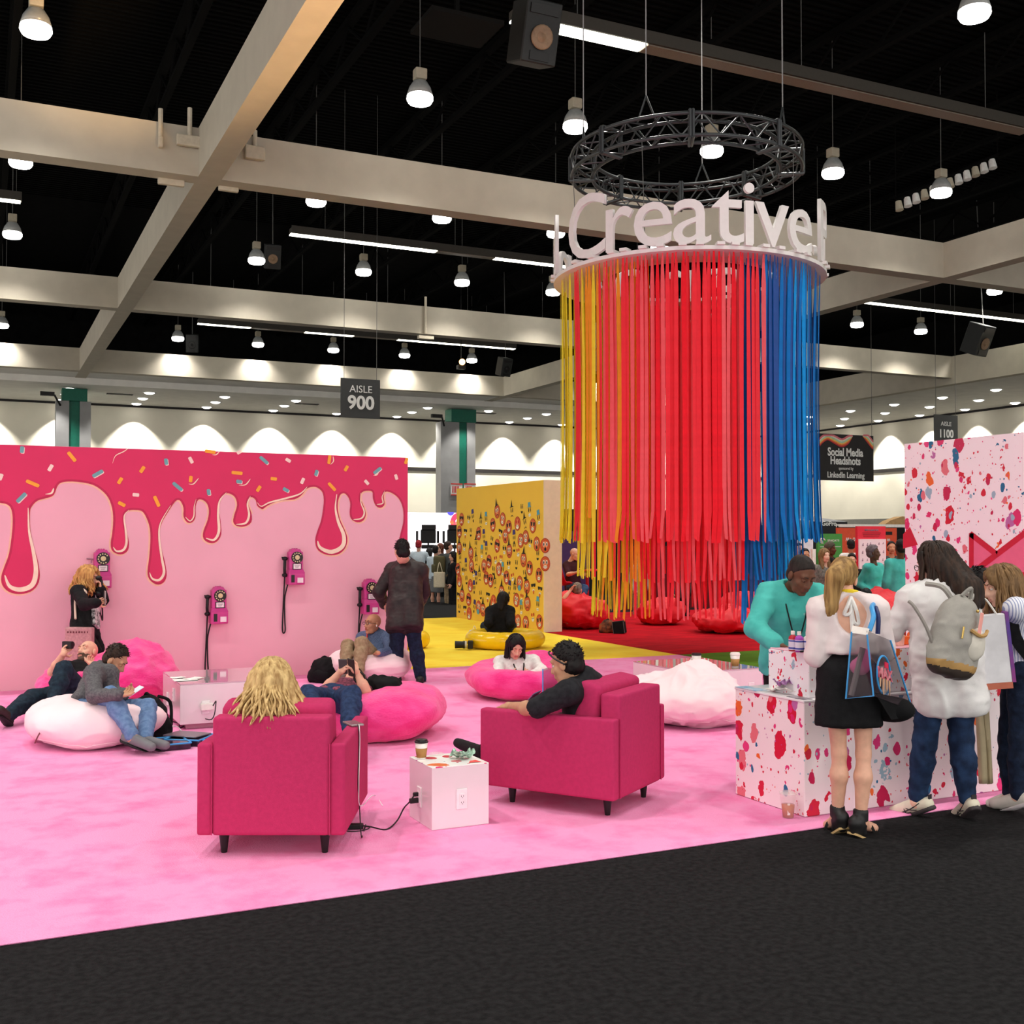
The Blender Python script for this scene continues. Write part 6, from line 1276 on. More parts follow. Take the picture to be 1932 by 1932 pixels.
q = AD(152, 1222, 11.95); t = thing('tote_bag', 'dusty pink woven tote bag hanging at the side of the curly-haired woman', 'bag', (q.x, q.y, q.z - .3)); R_ = Matrix(frame(90).tolist()); MB().rbox((-.04, -.16, -.26), (.04, .14, .22), .02, 2, Matrix(frame(95).tolist()), q).obj('bag_body', M('dusty_pink_weave', (196, 150, 150), .8, rgb2=(176, 130, 134), scale=40), t)
for k in range(8): MB().box((-.004, -.005, -.01), (.004, .005, .01), R_, q + Vector(npv(_rt)) * (-.12 + .03 * k) + Vector((0, 0, .17)) - fl * .045).obj('stitch_mark', M('maroon_stitch', (110, 50, 60), .7), t)
# blond woman in the left armchair
person('woman with long wavy blond hair seen from behind in the left armchair', dict(pel=(515, 1422, 6.45), neck=(518, 1333, -.22), head=(515, 1292, -.25), shL=(460, 1352, -.2), shR=(572, 1352, -.2), elL=(430, 1395, -.05), elR=(585, 1400, .05), wrL=(440, 1385, .25), wrR=(560, 1390, .25), knL=(490, 1380, .45), knR=(545, 1380, .45), anL=(480, 1450, .75), anR=(545, 1450, .75)),
       4, (4, -4, 2), s=1., sk='pale', fem=True, top=dict(m=m_black, sleeve=.5, hem=.12), bottom=dict(m=m_jeand), shoes=dict(m=m_shoeb),
       hair=long_hair(H_BLD, [((-.05, -.05, .02), (-.14, -.08, -.2), .08, .07), ((.05, -.05, .02), (.14, -.08, -.2), .08, .07), ((0, -.07, 0), (0, -.13, -.22), .09, .08), ((-.08, .0, -.0), (-.2, -.02, -.2), .05, .04), ((.08, .0, -.0), (.2, -.02, -.2), .05, .04)], 420, .010, 38, 5, .025, .15, .22, .014, .6, .005, .35), seed=14)
# man lying on the hot pink bag
def ex_lie(J, R, T, HR, s, root):
    for q in 'L': MB().tube([J['wr' + q] * .75 + J['el' + q] * .25 + (R[:, 0] * math.cos(a) + R[:, 1] * math.sin(a)) * .045 for a in np.linspace(0, 6.28, 13)], .01, 6).obj('wristband', m_blk, root)
person('man in patterned maroon shirt lying back with a phone held above his face', dict(pel=(632, 1322, 9.2), neck=(662, 1300, '+'), head=(667, 1284, .72), shR=(636, 1301, .45), shL=(686, 1303, .5), elR=(612, 1303, .3), wrR=(640, 1270, .25), elL=(690, 1304, .25), wrL=(674, 1270, .25), hipR=(618, 1324, 0.), hipL=(646, 1324, 0.), knR=(583, 1311, '-'), knL=(662, 1312, '-'), anR=(596, 1370, '-'), anL=(660, 1376, '-'), toR=(590, 1388, '-'), toL=(662, 1394, '-')),
       182, (182, 55, 0), s=1.02, w=1.05, sk='light', top=dict(m=M('maroon_pattern', (150, 70, 96), .8, rgb2=(70, 24, 44), scale=45), sleeve=.7, hem=.08, g=.012), bottom=dict(m=cloth('mid_denim', (44, 62, 98), (30, 44, 74)), g=.014, wr=.01), shoes=dict(m=m_shoeb), hair=short_hair(H_DKB), hands=dict(R=dict(to=(652, 1256, .22), n=(.7, .1, .4), curl=.7), L=dict(to=(664, 1256, .22), n=(-.8, .1, .3), curl=.6)), extra=ex_lie, seed=15)
p = AD(656, 1258, 9.42); t = thing('phone', 'dark phone in an open case held above the lying man', 'phone', p); R_ = Matrix(frame(0, 25).tolist()); MB().rbox((-.075, -.006, -.07), (-.002, .006, .075), .004, 1, R_, p).obj('body', M('grey_phone', (84, 80, 80), .4), t); MB().rbox((.002, -.006, -.085), (.07, .004, .085), .004, 1, R_ @ Matrix.Rotation(-.4, 3, 'Z'), p).obj('case_flap', M('brown_case', (56, 44, 40), .6), t)
# bald man with glasses
def ex_bald(J, R, T, HR, s, root):
    MB().tube(spl([J['neck'] + R[:, 0] * .05 + R[:, 1] * .07, J['neck'] + R[:, 1] * .15 - R[:, 2] * .12, J['neck'] + R[:, 1] * .15 - R[:, 2] * .25], 5), .008, 6).obj('lanyard', M('orange_red_lanyard', (214, 66, 50), .6), root); MB().ell(T(-.083, .005, -.012), (.008, .008, .014), 8, 6).obj('earbud', m_capw, root)
person('bald man with glasses, blue shirt and khaki trousers on the pale beanbag by the wall', dict(pel=(707, 1252, 13.2), neck=(706, 1195, .22), head=(703, 1178, .12), shR=(683, 1203, .3), shL=(731, 1203, .1), elL=(735, 1229, '-'), wrL=(713, 1232, '-'), elR=(684, 1228, .05), wrR=(695, 1236, '-'), hipR=(697, 1254, 0.), hipL=(716, 1254, -.05), knR=(656, 1213, '-'), knL=(682, 1212, '-'), anR=(650, 1272, '-'), anL=(676, 1277, '-'), toR=(630, 1283, '-'), toL=(655, 1289, '-')),
       222, (224, 6, 0), s=1., sk='tan', glasses=True, top=dict(m=M('chambray_shirt', (92, 108, 140), .8, rgb2=(66, 80, 112), scale=90), sleeve=1.9, hem=.1, collar=True, g=.012), bottom=dict(m=cloth('khaki_twill', (164, 142, 112), (142, 120, 92)), g=.012), shoes=dict(m=M('taupe_shoe', (120, 104, 98), .7), sole=m_soleb), hands=dict(L=dict(to=(704, 1231, -.15), n=(0, -.6, .5)), R=dict(to=(702, 1238, -.15))), extra=ex_bald, seed=16)
# standing man in the jacket
person('standing man in brown-black blazer and dark jeans seen from behind by the last payphone', dict(pel=(764, 1146, 13.05), neck=(766, 1064, '+'), head=(759, 1042, .12), shL=(740, 1076, '+'), shR=(793, 1076, '-'), elL=(715, 1117, '-'), wrL=(726, 1141, '+'), elR=(800, 1118, '+'), wrR=(788, 1146, '+'), hipL=(753, 1150, 0.), hipR=(776, 1150, 0.), knL=(748, 1216, 0.), knR=(783, 1215, .0), anL=(748, 1277, .1), anR=(795, 1281, -.02), toL=(742, 1285, .25), toR=(800, 1290, .1)),
       350, (338, -16, 0), s=1.08, w=1.04, sk='light', top=dict(m=cloth('brown_black_blazer', (58, 46, 46), (38, 30, 32), 8, .15, .45), sleeve=2, hem=.27, low=.22, g=.026, collar=True, name='blazer', wr=.008), bottom=dict(m=m_jeand, g=.012), shoes=dict(m=m_shoeb, sole=m_soleb), hair=short_hair(H_BLK, .006, None, .03, 8, .004, .008, 240, .024), hands=dict(L=dict(to=(728, 1150, .1), n=(.8, .1, .5), curl=.6)), seed=17)
# woman in white on the hot pink bag
def ex_wht(J, R, T, HR, s, root):
    for sx in (-1, 1): MB().tube(spl([J['neck'] + R[:, 0] * sx * .06, J['neck'] + R[:, 0] * sx * .05 + R[:, 1] * .14 - R[:, 2] * .1, J['neck'] + R[:, 1] * .16 - R[:, 2] * .28], 5), .008, 5).obj('lanyard', m_blk, root)
person('woman with long black hair and white long-sleeved shirt in the hot pink beanbag', dict(pel=(985, 1312, 11.95), neck=(976, 1244, .12), head=(973, 1221, 0.), shR=(944, 1250, .1), shL=(1006, 1249, .12), elR=(938, 1275, '-'), wrR=(960, 1276, '-'), elL=(1022, 1266, '-'), wrL=(1003, 1274, '-'), knR=(1000, 1290, -.42), knL=(1035, 1290, -.38), anR=(1010, 1335, -.5), anL=(1040, 1335, -.5)),
       168, (166, -28, 4), s=.97, sk='light', fem=True, top=dict(m=m_whitec, sleeve=2, hem=.1, g=.02, wr=.01, nr=.01), bottom=dict(m=m_black), hair=long_hair(H_BLK, [((-.06, -.03, .02), (-.095, .0, -.2), .06, .035), ((.06, -.03, .02), (.085, -.0, -.12), .055, .03), ((0, -.07, 0), (0, -.09, -.2), .07, .05), ((.0, .03, .11), (.05, .05, .07), .035, .03), ((0, .03, .11), (-.05, .05, .07), .035, .03)], 60, .004, 8, 7, .016, .01, .14, .008, 1.0, .006), hands=dict(R=dict(to=(970, 1274, -.3), n=(0, .5, 1), curl=.6), L=dict(to=(996, 1273, -.3), n=(0, .5, 1), curl=.5)), extra=ex_wht, seed=18)
p = AD(980, 1272, 11.55); tag(MB().rbox((-.035, -.005, -.07), (.035, .005, .07), .004, 1, Matrix(frame(180, 60, 80).tolist()), p).obj('phone', m_blk), 'dark phone in the hands of the woman in white', 'phone')
# man in black in the right armchair
def ex_sung(J, R, T, HR, s, root):
    g = MB()
    for sx in (-1, 1): g.tube(spl([T(sx * .02, .085, .1), T(sx * .06, .075, .09), T(sx * .085, .03, .05), T(sx * .088, -.03, .005)], 5), .006, 6)
    g.obj('sunglasses', M('black_spectacle_frame', (24, 20, 20), .4), root)
person('man with sunglasses on his head and black polo lounging in the right armchair', dict(pel=(1112, 1372, 7.1), neck=(1100, 1288, -.05), head=(1070, 1254, -.1), shL=(1072, 1306, -.25), shR=(1138, 1300, .2), elL=(1008, 1338, -.25), wrL=(965, 1333, .12), elR=(1150, 1330, .3), wrR=(1130, 1345, .45), hipL=(1098, 1376, .0), hipR=(1122, 1370, .14), knL=(1015, 1376, .45), knR=(1040, 1370, .55), anL=(916, 1418, .75), anR=(970, 1440, 1.1), toL=(872, 1404, .85), toR=(940, 1450, 1.2)),
       308, (300, -14, 0), s=1.03, w=1.1, sk='olive', belly=.03, top=dict(m=cloth('charcoal_polo', (40, 40, 44), (28, 28, 32)), sleeve=.92, hem=.12, collar=True, g=.014, wr=.006), bottom=dict(m=m_black, g=.014), shoes=dict(m=cloth('black_suede', (38, 34, 36)), sole=m_soleb), hair=short_hair(H_BLK, .005, None, .032, 5, .004, .007, 260, .02), hands=dict(L=dict(to=(944, 1332, .2), n=(0, -1, .2), curl=.35)), extra=ex_sung, seed=19)
p = AD(1004, 1317, 7.35); tag(MB().rbox((-.036, -.005, -.075), (.036, .005, .075), .004, 1, Matrix(frame(300, 50, 20).tolist()), p).obj('phone', M('lilac_phone', (110, 90, 130), .3)), 'phone edge showing above the armrest beside the man in black', 'phone')
# black hoodie on the yellow ring
person('person in black hoodie sitting on the yellow ring with back to the viewer', dict(pel=(943, 1186, 17.35), neck=(944, 1147, .02), head=(950, 1134, .02), shL=(925, 1154, 0.), shR=(962, 1153, 0.), elL=(921, 1176, '-'), elR=(964, 1177, '-'), wrL=(928, 1180, .25), wrR=(958, 1180, .25), knL=(915, 1182, .3), knR=(966, 1180, .35), anL=(925, 1193, .5), anR=(955, 1192, .5)),
       5, (25, -12, 0), s=.98, sk='light', top=dict(m=m_black, sleeve=2, hem=.12, g=.024, hood=True, name='hoodie'), bottom=dict(m=m_jeand), shoes=dict(m=m_shoeb), hair=long_hair(H_BLK, [((0, -.05, 0), (0, -.07, -.12), .08, .06)], 0, thick=.02), seed=20, vox=.018, near=False)
# man in teal behind the counter
def ex_teal(J, R, T, HR, s, root):
    for sx in (-1, 1): MB().tube(spl([J['neck'] + R[:, 0] * sx * .07 + R[:, 2] * .02, J['neck'] + R[:, 0] * sx * .065 + R[:, 1] * .135 - R[:, 2] * .1, J['neck'] + R[:, 1] * .155 - R[:, 2] * .36], 5), .005, 5).obj('lanyard', m_blk, root)
    MB().rbox((-.006, -.004, -.05), (.006, .004, .0), .002, 1, None, J['neck'] + R[:, 1] * .16 - R[:, 2] * .36).obj('lanyard_clip', m_blk, root)
    for k in range(5): p = J['neck'] - R[:, 0] * (.05 + .018 * k) + R[:, 1] * (.128 - .006 * k) - R[:, 2] * .13; MB().box((-.006, -.002, -.008), (.006, .004, .008), Matrix(R.tolist()), p).obj('chest_print', M('pale_teal_print', (150, 220, 210), .7), root)
m_teal = cloth('teal_cotton', (86, 194, 184), (72, 176, 168), 10, .15)
person('smiling man in teal sweatshirt with black lanyard leaning behind the counter', dict(pel=(1492, 1240, 7.75), neck=(1496, 1112, -.15), head=(1511, 1086, -.28), shR=(1450, 1122, -.15), shL=(1542, 1124, -.15), elR=(1424, 1184, '-'), wrR=(1462, 1214, '-'), elL=(1556, 1180, '-'), wrL=(1540, 1215, '-'), hipR=(1470, 1245, 0.), hipL=(1512, 1245, 0.), knR=(1468, 1362, 0.), knL=(1515, 1362, 0.), anR=(1466, 1470, .0), anL=(1520, 1470, 0.)),
       172, (158, -30, 0), s=1.02, w=1.12, sk='brown', top=dict(m=m_teal, sleeve=2, hem=.1, g=.022, wr=.012, fr=(6, 6, 9), name='sweatshirt', nr=.004), bottom=dict(m=m_black), shoes=dict(m=m_shoeb), hair=short_hair(hairm('cropped_black_hair', (44, 34, 30), (26, 20, 18)), .004, None, .017, 6, .0015, .003), hands=dict(R=dict(to=(1482, 1222, -.55), n=(0, -1, -.2), curl=.7)), extra=ex_teal, seed=21)
# blonde ponytail woman
def ex_pony(J, R, T, HR, s, root):
    MB().tube(spl([J['neck'] + R[:, 0] * math.sin(a) * .064 * s + R[:, 1] * math.cos(a) * .06 * s + R[:, 2] * (.045 - .012 * math.cos(a)) * s for a in np.linspace(0, 2 * math.pi, 15)], 2), .012, 6).obj('yellow_neck_band', M('yellow_band', (246, 214, 40), .6), root)
    wb = m_whitec; n0 = J['neck'] - R[:, 1] * .08 * s + R[:, 2] * .02
    for dx, l in ((-.045, -.10), (.035, -.15)): MB().tube(spl([n0, n0 + R[:, 0] * dx * .6 - R[:, 1] * .03 + R[:, 2] * l * .5, n0 + R[:, 0] * dx + R[:, 2] * l - R[:, 1] * .02, n0 + R[:, 0] * dx * .2 + R[:, 2] * l * .9 - R[:, 1] * .02, n0 + R[:, 2] * -.01], 4), .011, 6).obj('bow_loop', wb, root)
    MB().tube(spl([n0, n0 + R[:, 0] * -.005 - R[:, 2] * .12 - R[:, 1] * .02, n0 + R[:, 0] * -.0 - R[:, 2] * .24 - R[:, 1] * .03], 5), .011, 6).obj('bow_tail', wb, root)
    for q in 'LR':
        an, to = J['an' + q], J['to' + q]; d = (to - an); d /= np.linalg.norm(d); h = an - d * .05; z = np.array([0, 0, 1.]); x = np.cross(d, z)
        v, f = surf([C_(h + z * -.03, h + z * -.075 + d * .0, .04, .032), C_(an + z * .05, an - z * .01, .043, .041), C_(h - z * .02, h - z * .06 + d * .06, .04, .03)], .009, .015, [('h', (an + z * .07).astype(np.float32), A3(0, 0, 1))]); mk('sandal_ankle_cuff', v, f, m_shoeb, root, True)
        for k, (t_, wd) in enumerate(((.35, .05), (.62, .047), (.85, .043))): p = h + d * (.05 + .19 * t_); zz = -.075 + .045 * (1 - t_) ; MB().strip([p + x * wd * math.cos(a) + z * (zz + .055 * math.sin(a) * (1.1 - .6 * t_)) for a in np.linspace(0, math.pi, 9)], d, .009).obj('sandal_strap', m_shoeb, root)
        MB().strip([h + d * t_ + z * -.088 for t_ in np.linspace(-.03, .27, 8)], z, lambda t_: .036 + .012 * math.sin(t_ * 3)).obj('sandal_sole', M('tan_sole', (190, 160, 110), .7), root).modifiers.new('thick', 'SOLIDIFY').thickness = .012
person('woman with honey-blond ponytail, open-back white blouse and short black skirt', dict(pel=(1600, 1272, 6.42), neck=(1598, 1134, .05), head=(1590, 1093, .1), shL=(1548, 1150, .02), shR=(1650, 1148, .02), elL=(1542, 1236, .02), wrL=(1560, 1240, '+'), elR=(1666, 1228, .05), wrR=(1650, 1240, '+'), hipL=(1574, 1282, 0.), hipR=(1627, 1282, 0.), knL=(1583, 1420, .0), knR=(1629, 1422, -.02), anL=(1580, 1541, .02), anR=(1624, 1549, -.05), toL=(1560, 1556, .12), toR=(1650, 1562, .02)),
       12, (18, -8, -6), s=.95, w=.9, sk='light', fem=True, top=dict(m=cloth('blush_white_blouse', (240, 226, 224), (228, 212, 212), 6, .1), sleeve=1.75, hem=-.12, low=0., g=.022, ag=.028, flare=.012, scoop=True, name='blouse', wr=.012, fr=(8, 8, 8)), bottom=dict(m=m_black, kind='skirt', length=.31, hw=.082, g=.012, rise=.15, wr=.004),
       hair=long_hair(H_STR, [((-.02, -.09, .05), (-.035, -.15, .0), .05, .055), ((-.035, -.15, .0), (-.055, -.135, -.2), .055, .045), ((-.055, -.135, -.2), (-.045, -.10, -.29), .045, .02)], 0, thick=.010, amp=.007), extra=ex_pony, seed=22)
# dark-haired woman in the white shirt
def ex_dark(J, R, T, HR, s, root):
    for q in 'LR':
        an, to = J['an' + q], J['to' + q]; d = to - an; d /= np.linalg.norm(d); z = np.array([0, 0, 1.]); x = np.cross(d, z); x /= np.linalg.norm(x); dk = M('dark_shoe_stripe', (52, 46, 48), .5); h = an - d * .06
        MB().rbox((-.016, -.006, -.02), (.016, .006, .016), .003, 1, Matrix(np.stack([x, d, z], 1).tolist()), h - d * .036 + z * .0).obj('heel_tab', dk, root)
        for sx in (-1, 1):
            for a0, a1, b0, b1 in ((-.02, -.015, .12, -.03), (.0, -.05, .10, .0), (.07, -.055, .10, -.0), (.04, -.05, .14, -.02)): MB().tube(spl([h + d * (.04 + a0) + x * sx * .0385 + z * (a1 - .0), h + d * (.04 + (a0 + b0) / 2) + x * sx * .0395 + z * ((a1 + b1) / 2 - .008), h + d * (.04 + b0) + x * sx * .033 + z * b1], 4), .0035, 5).obj('shoe_stripe', dk, root)
person('tall woman with long dark hair, glasses and untucked white shirt seen from behind', dict(pel=(1786, 1246, 6.78), neck=(1772, 1112, .02), head=(1764, 1068, .08), shL=(1722, 1130, .04), shR=(1822, 1128, -.02), elL=(1683, 1190, .1), wrL=(1668, 1190, '+'), elR=(1845, 1205, .05), wrR=(1828, 1215, '+'), hipL=(1763, 1256, 0.), hipR=(1808, 1256, 0.), knL=(1745, 1396, .02), knR=(1814, 1396, 0.), anL=(1730, 1513, .05), anR=(1826, 1516, -.02), toL=(1696, 1526, .14), toR=(1806, 1536, .12)),
       335, (318, -12, 0), s=1.0, w=1.06, sk='pale', fem=True, glasses=True, top=dict(m=cloth('white_linen_shirt', (240, 238, 236), (226, 222, 222), 8, .12), sleeve=1.9, hem=.33, low=.24, g=.034, ag=.022, name='shirt', wr=.014, fr=(7, 7, 10)), bottom=dict(m=cloth('indigo_denim', (40, 62, 96), (24, 38, 64), 12), g=.008, length=.97), shoes=dict(m=M('cream_sneaker', (226, 218, 196), .6), sole=M('dark_trim_sole', (60, 54, 56), .6)),
       hair=long_hair(H_DKB, [((-.03, -.06, .0), (-.03, -.17, -.17), .085, .07), ((-.03, -.17, -.17), (-.02, -.185, -.27), .07, .05), ((.05, -.06, .0), (.06, -.17, -.17), .08, .065), ((.06, -.17, -.17), (.07, -.18, -.26), .065, .045), ((.07, .0, .0), (.085, -.03, -.2), .045, .03), ((0, .02, .12), (.03, .05, .09), .04, .03)], 110, .006, 10, 8, .02, .03, .26, .012, 1.0, .007, .2), extra=ex_dark, seed=23)
# woman at the right edge
person('woman with wavy light brown hair and striped shirt in profile at the right edge', dict(pel=(1925, 1262, 6.95), neck=(1911, 1136, .0), head=(1890, 1108, -.02), shL=(1918, 1150, -.18), shR=(1908, 1150, .18), elL=(1925, 1225, 0.), wrL=(1893, 1238, '+'), elR=(1890, 1215, .2), wrR=(1872, 1232, .2), hipL=(1930, 1268, -.1), hipR=(1920, 1264, .1), knL=(1925, 1396, -.1), knR=(1905, 1394, .1), anL=(1922, 1502, -.1), anR=(1908, 1500, .0), toL=(1884, 1514, '+'), toR=(1878, 1512, .08)),
       272, (274, -14, 0), s=.96, sk='pale', fem=True, top=dict(m=striped('fine_striped_shirt', (238, 238, 246), (150, 158, 196)), sleeve=1.5, hem=.0, low=.05, g=.018, name='shirt', wr=.008), bottom=dict(m=m_jeand, g=.008, name='trousers'), shoes=dict(m=m_shoew, sole=m_solew),
       hair=long_hair(H_LBR, [((.0, -.06, .0), (.0, -.1, -.2), .085, .06), ((-.06, -.02, .02), (-.07, -.04, -.2), .05, .04), ((.06, -.02, .02), (.07, -.02, -.2), .05, .04), ((0, .04, .1), (-.04, .06, .06), .035, .03)], 120, .012, 22, 9, .02, .05, .2, .012, .95, .007), seed=24,
       extra=lambda J, R, T, HR, s, root: MB().strip(spl([J['neck'] - R[:, 0] * .10 + R[:, 2] * .06, J['neck'] - R[:, 0] * .2 - R[:, 2] * .05 + R[:, 1] * .03, J['neck'] - R[:, 0] * .215 - R[:, 2] * .2 + R[:, 1] * .02, J['neck'] - R[:, 0] * .2 - R[:, 2] * .34 + R[:, 1] * -.06], 5), -R[:, 0], .035).obj('vest_edge', m_black, root))
# person leaning between them
person('person with short black hair bending over the counter behind the white backpack', dict(pel=(1806, 1240, 8.4), neck=(1826, 1130, -.1), head=(1842, 1107, -.2), shL=(1800, 1140, -.0), shR=(1842, 1140, -.2), elL=(1800, 1200, '-'), elR=(1850, 1200, '-')), 120, (100, -32, 0), s=1., sk='tan', top=dict(m=cloth('dusty_brown_top', (120, 86, 70)), sleeve=.9, hem=.1), bottom=dict(m=m_black), hair=short_hair(H_BLK, .008, None, .02, 9, .006, .01, 240, .03), seed=25, vox=.018)
# ================================================================ BAGS AND HELD THINGS
m_bnyl = cloth('black_nylon', (22, 22, 24), (12, 12, 14), 12, .3); m_btr = M('blue_bag_trim', (64, 156, 220), .4); m_cl = M('clear_vinyl', (70, 56, 66), .08, var=0, alpha=.34, spec=.8)
def softbag(name, label, c, yaw, size, m, seed, cat='backpack', lean=0., extras=None, lump=.02, pock=True):
    """slumped bag: soft union of rounded lumps; c = centre of its base"""
    Rm = frame(yaw, lean); a, b, h = size; c = npv(c); up_ = Rm[:, 2]; O = c + up_ * (h * .5)
    pr = [E_l(O - up_ * h * .2, Rm, np.array([a * .52, b * .55, h * .34])), E_l(O + up_ * h * .12, Rm, np.array([a * .47, b * .48, h * .38])), C_(c + up_ * .05 + Rm[:, 0] * a * .3, c + up_ * .05 - Rm[:, 0] * a * .3, b * .42, b * .42)]
    v, f = surf(pr, .014, .08, [('h', (c + np.array([0, 0, .013])).astype(np.float32), A3(0, 0, -1))]); v = wrinkle(v, f, lump, (7, 7, 9), seed, 2)
    t = thing(name, label, cat, c); mk('bag_body', v, f, m, t, True)
    if pock: 
        v, f = surf([E_l(O - up_ * h * .16 + Rm[:, 1] * b * .48, Rm, np.array([a * .36, b * .2, h * .24]))], .014, .02); mk('front_pocket', wrinkle(v, f, .006, (9, 9, 9), seed), f, m, t, True)
    for sx in (-1, 1): MB().tube(spl([O + up_ * h * .42 + Rm[:, 0] * sx * a * .2 - Rm[:, 1] * b * .3, O + up_ * h * .2 + Rm[:, 0] * sx * a * .3 - Rm[:, 1] * b * .72, O - up_ * h * .3 + Rm[:, 0] * sx * a * .34 - Rm[:, 1] * b * .5], 5), .014, 6).obj('shoulder_strap', m, t)
    MB().tube(spl([O + up_ * h * .44 - Rm[:, 0] * .05, O + up_ * h * .54, O + up_ * h * .44 + Rm[:, 0] * .05], 5), .01, 6).obj('grab_handle', m, t)
    return t, O, Rm
softbag('backpack', 'black backpack slumped on the carpet before the left low table', gp(296, 9.55), 215, (.30, .20, .38), m_bnyl, 2, lean=-14)
softbag('backpack', 'black backpack on the floor by the pink wall beside the pale beanbag', gp(613, 13.05), 190, (.30, .22, .30), m_bnyl, 3)
p = BP['hot2']; softbag('shoulder_bag', 'black shoulder bag lying on top of the hot pink beanbag', AD(722, 1309, 9.62), 200, (.30, .16, .15), m_bnyl, 4, 'bag', pock=False)
# clear gift bags on the floor by the hoodie man
def floorbag(px, dep, wd, ln, yaw, label, z=.013):
    c = gp(px, dep, z); t = thing('clear_tote', label, 'bag', c); Rm = Matrix(frame(yaw).tolist())
    MB().rbox((-wd / 2, -ln / 2, 0), (wd / 2, ln / 2, .05), .012, 2, Rm, c).obj('bag_body', M('black_vinyl', (26, 20, 30), .15, rgb2=(70, 40, 66), scale=9), t)
    for a_, b_ in (((-1, -1), (1, -1)), ((1, -1), (1, 1)), ((1, 1), (-1, 1)), ((-1, 1), (-1, -1))): MB().cone(c + Rm @ Vector((a_[0] * wd / 2, a_[1] * ln / 2, .05)), c + Rm @ Vector((b_[0] * wd / 2, b_[1] * ln / 2, .05)), .007, n=6).obj('trim', m_btr, t)
    MB().tube(spl([c + Rm @ Vector((-wd * .3, ln / 2, .04)), c + Rm @ Vector((-wd * .1, ln * .75, .03)), c + Rm @ Vector((wd * .3, ln / 2, .04))], 5), .01, 6).obj('handle', m_btr, t)
floorbag(322, 9.02, .34, .26, 60, 'dark see-through tote with blue trim lying on the carpet by the young man'); floorbag(360, 9.2, .30, .3, 100, 'second dark tote with blue trim, half behind the left armchair')
p = gp(355, 9.25, .068); tag(MB().rbox((-.16, -.11, 0), (.16, .11, .012), .004, 1, Matrix(frame(20).tolist()), p).obj('tablet', M('grey_aluminium', (120, 110, 120), .3, metal=.5)), 'grey tablet lying on the dark totes beside the left armchair', 'tablet')
# clear tote beside the woman in white
def uptote(px, py0, py1, dep, wd, yaw, label, tone):
    c = AD(px, py1, dep); h = (py1 - py0) * dep / FPX; Rm = Matrix(frame(yaw).tolist()); t = thing('clear_tote', label, 'bag', c)
    MB().rbox((-wd / 2, -.06, 0), (wd / 2, .06, h), .01, 2, Rm, c).obj('bag_body', m_cl, t); MB().rbox((-wd * .42, -.045, .01), (wd * .42, .045, h * .5), .02, 2, Rm, c).obj('contents', M('pink_black_contents', tone, .5, rgb2=(30, 20, 26), scale=12), t)
    for sx in (-1, 1): MB().cone(c + Rm @ Vector((sx * wd / 2, -.06, 0)), c + Rm @ Vector((sx * wd / 2, -.06, h)), .006, n=6).obj('trim', m_btr, t)
    return t, c, Rm, h
uptote(1046, 1262, 1335, 11.0, .2, 20, 'clear tote with dark contents standing between the woman in white and the armchair', (150, 60, 90))
# big clear tote of the ponytail woman
B0 = lambda x, y, d=6.28: Vector(AD(x, y, d))
t = thing('clear_tote', 'large clear tote with blue trim and dripping lettering on the ponytail woman arm', 'bag', B0(1650, 1340))
def sheet(name, pts, m, th=.004):
    n = (pts[1] - pts[0]).cross(pts[3] - pts[0]).normalized(); MB().prism(pts, n * th).obj(name, m, t)
q = [B0(1607, 1192, 6.24), B0(1636, 1197, 6.16), B0(1648, 1313, 6.16), B0(1596, 1318, 6.24)]; sheet('front_gusset', q, m_cl)
q2 = [B0(1636, 1190, 6.16), B0(1680, 1208, 6.36), B0(1722, 1340, 6.42), B0(1648, 1313, 6.16)]; sheet('printed_side', q2, m_cl)
sheet('top_flap', [B0(1608, 1180, 6.25), B0(1640, 1186, 6.16), B0(1636, 1198, 6.155), B0(1606, 1194, 6.24)], m_capw)
sheet('dark_lower_side', [B0(1650, 1306, 6.17), B0(1716, 1322, 6.41), B0(1725, 1352, 6.42), B0(1682, 1358, 6.3)], m_bnyl)
v, f = surf([E_l(npv(B0(1682, 1338, 6.4)), frame(20), np.array([.13, .07, .075])), E_l(npv(B0(1640, 1290, 6.36)), frame(20), np.array([.07, .06, .12]))], .012, .05); mk('dark_contents', v, f, m_bnyl, t, True)
v, f = surf([E_l(npv(B0(1622, 1258, 6.29)), frame(20), np.array([.055, .03, .05])), E_l(npv(B0(1632, 1240, 6.29)), frame(20), np.array([.035, .03, .05]))], .01, .03); mk('pink_contents', v, f, M('pink_tulle', (250, 120, 180), .6), t, True)
MB().cone(B0(1628, 1222, 6.27), B0(1606, 1312, 6.27), .016, n=8).obj('rolled_tube', M('frosted_tube', (150, 140, 140), .4), t)
for pts in ([q[0], q[3], q[2], q[1]], [q2[1], q2[2]]): MB().tube([p for p in pts], .0055, 6).obj('trim', m_btr, t)
MB().tube(spl([B0(1640, 1190, 6.2), B0(1648, 1165, 6.22), B0(1645, 1146, 6.3), B0(1650, 1138, 6.42)], 5), .014, 8).obj('shoulder_strap', m_btr, t); MB().tube(spl([B0(1656, 1196, 6.24), B0(1657, 1165, 6.25), B0(1652, 1146, 6.32)], 5), .013, 8).obj('shoulder_strap', M('navy_strap', (28, 40, 92), .5), t)
c0, cx, cy = B0(1679, 1270, 6.26), (q2[1] - q2[0]).normalized(), Vector((0, 0, 1)); nn = cx.cross(cy).normalized()
if nn.dot(_C - c0) < 0: nn = -nn
c0 = q2[0] + (q2[1] - q2[0]) * .5 + (q2[3] - q2[0]) * .62 + nn * .006
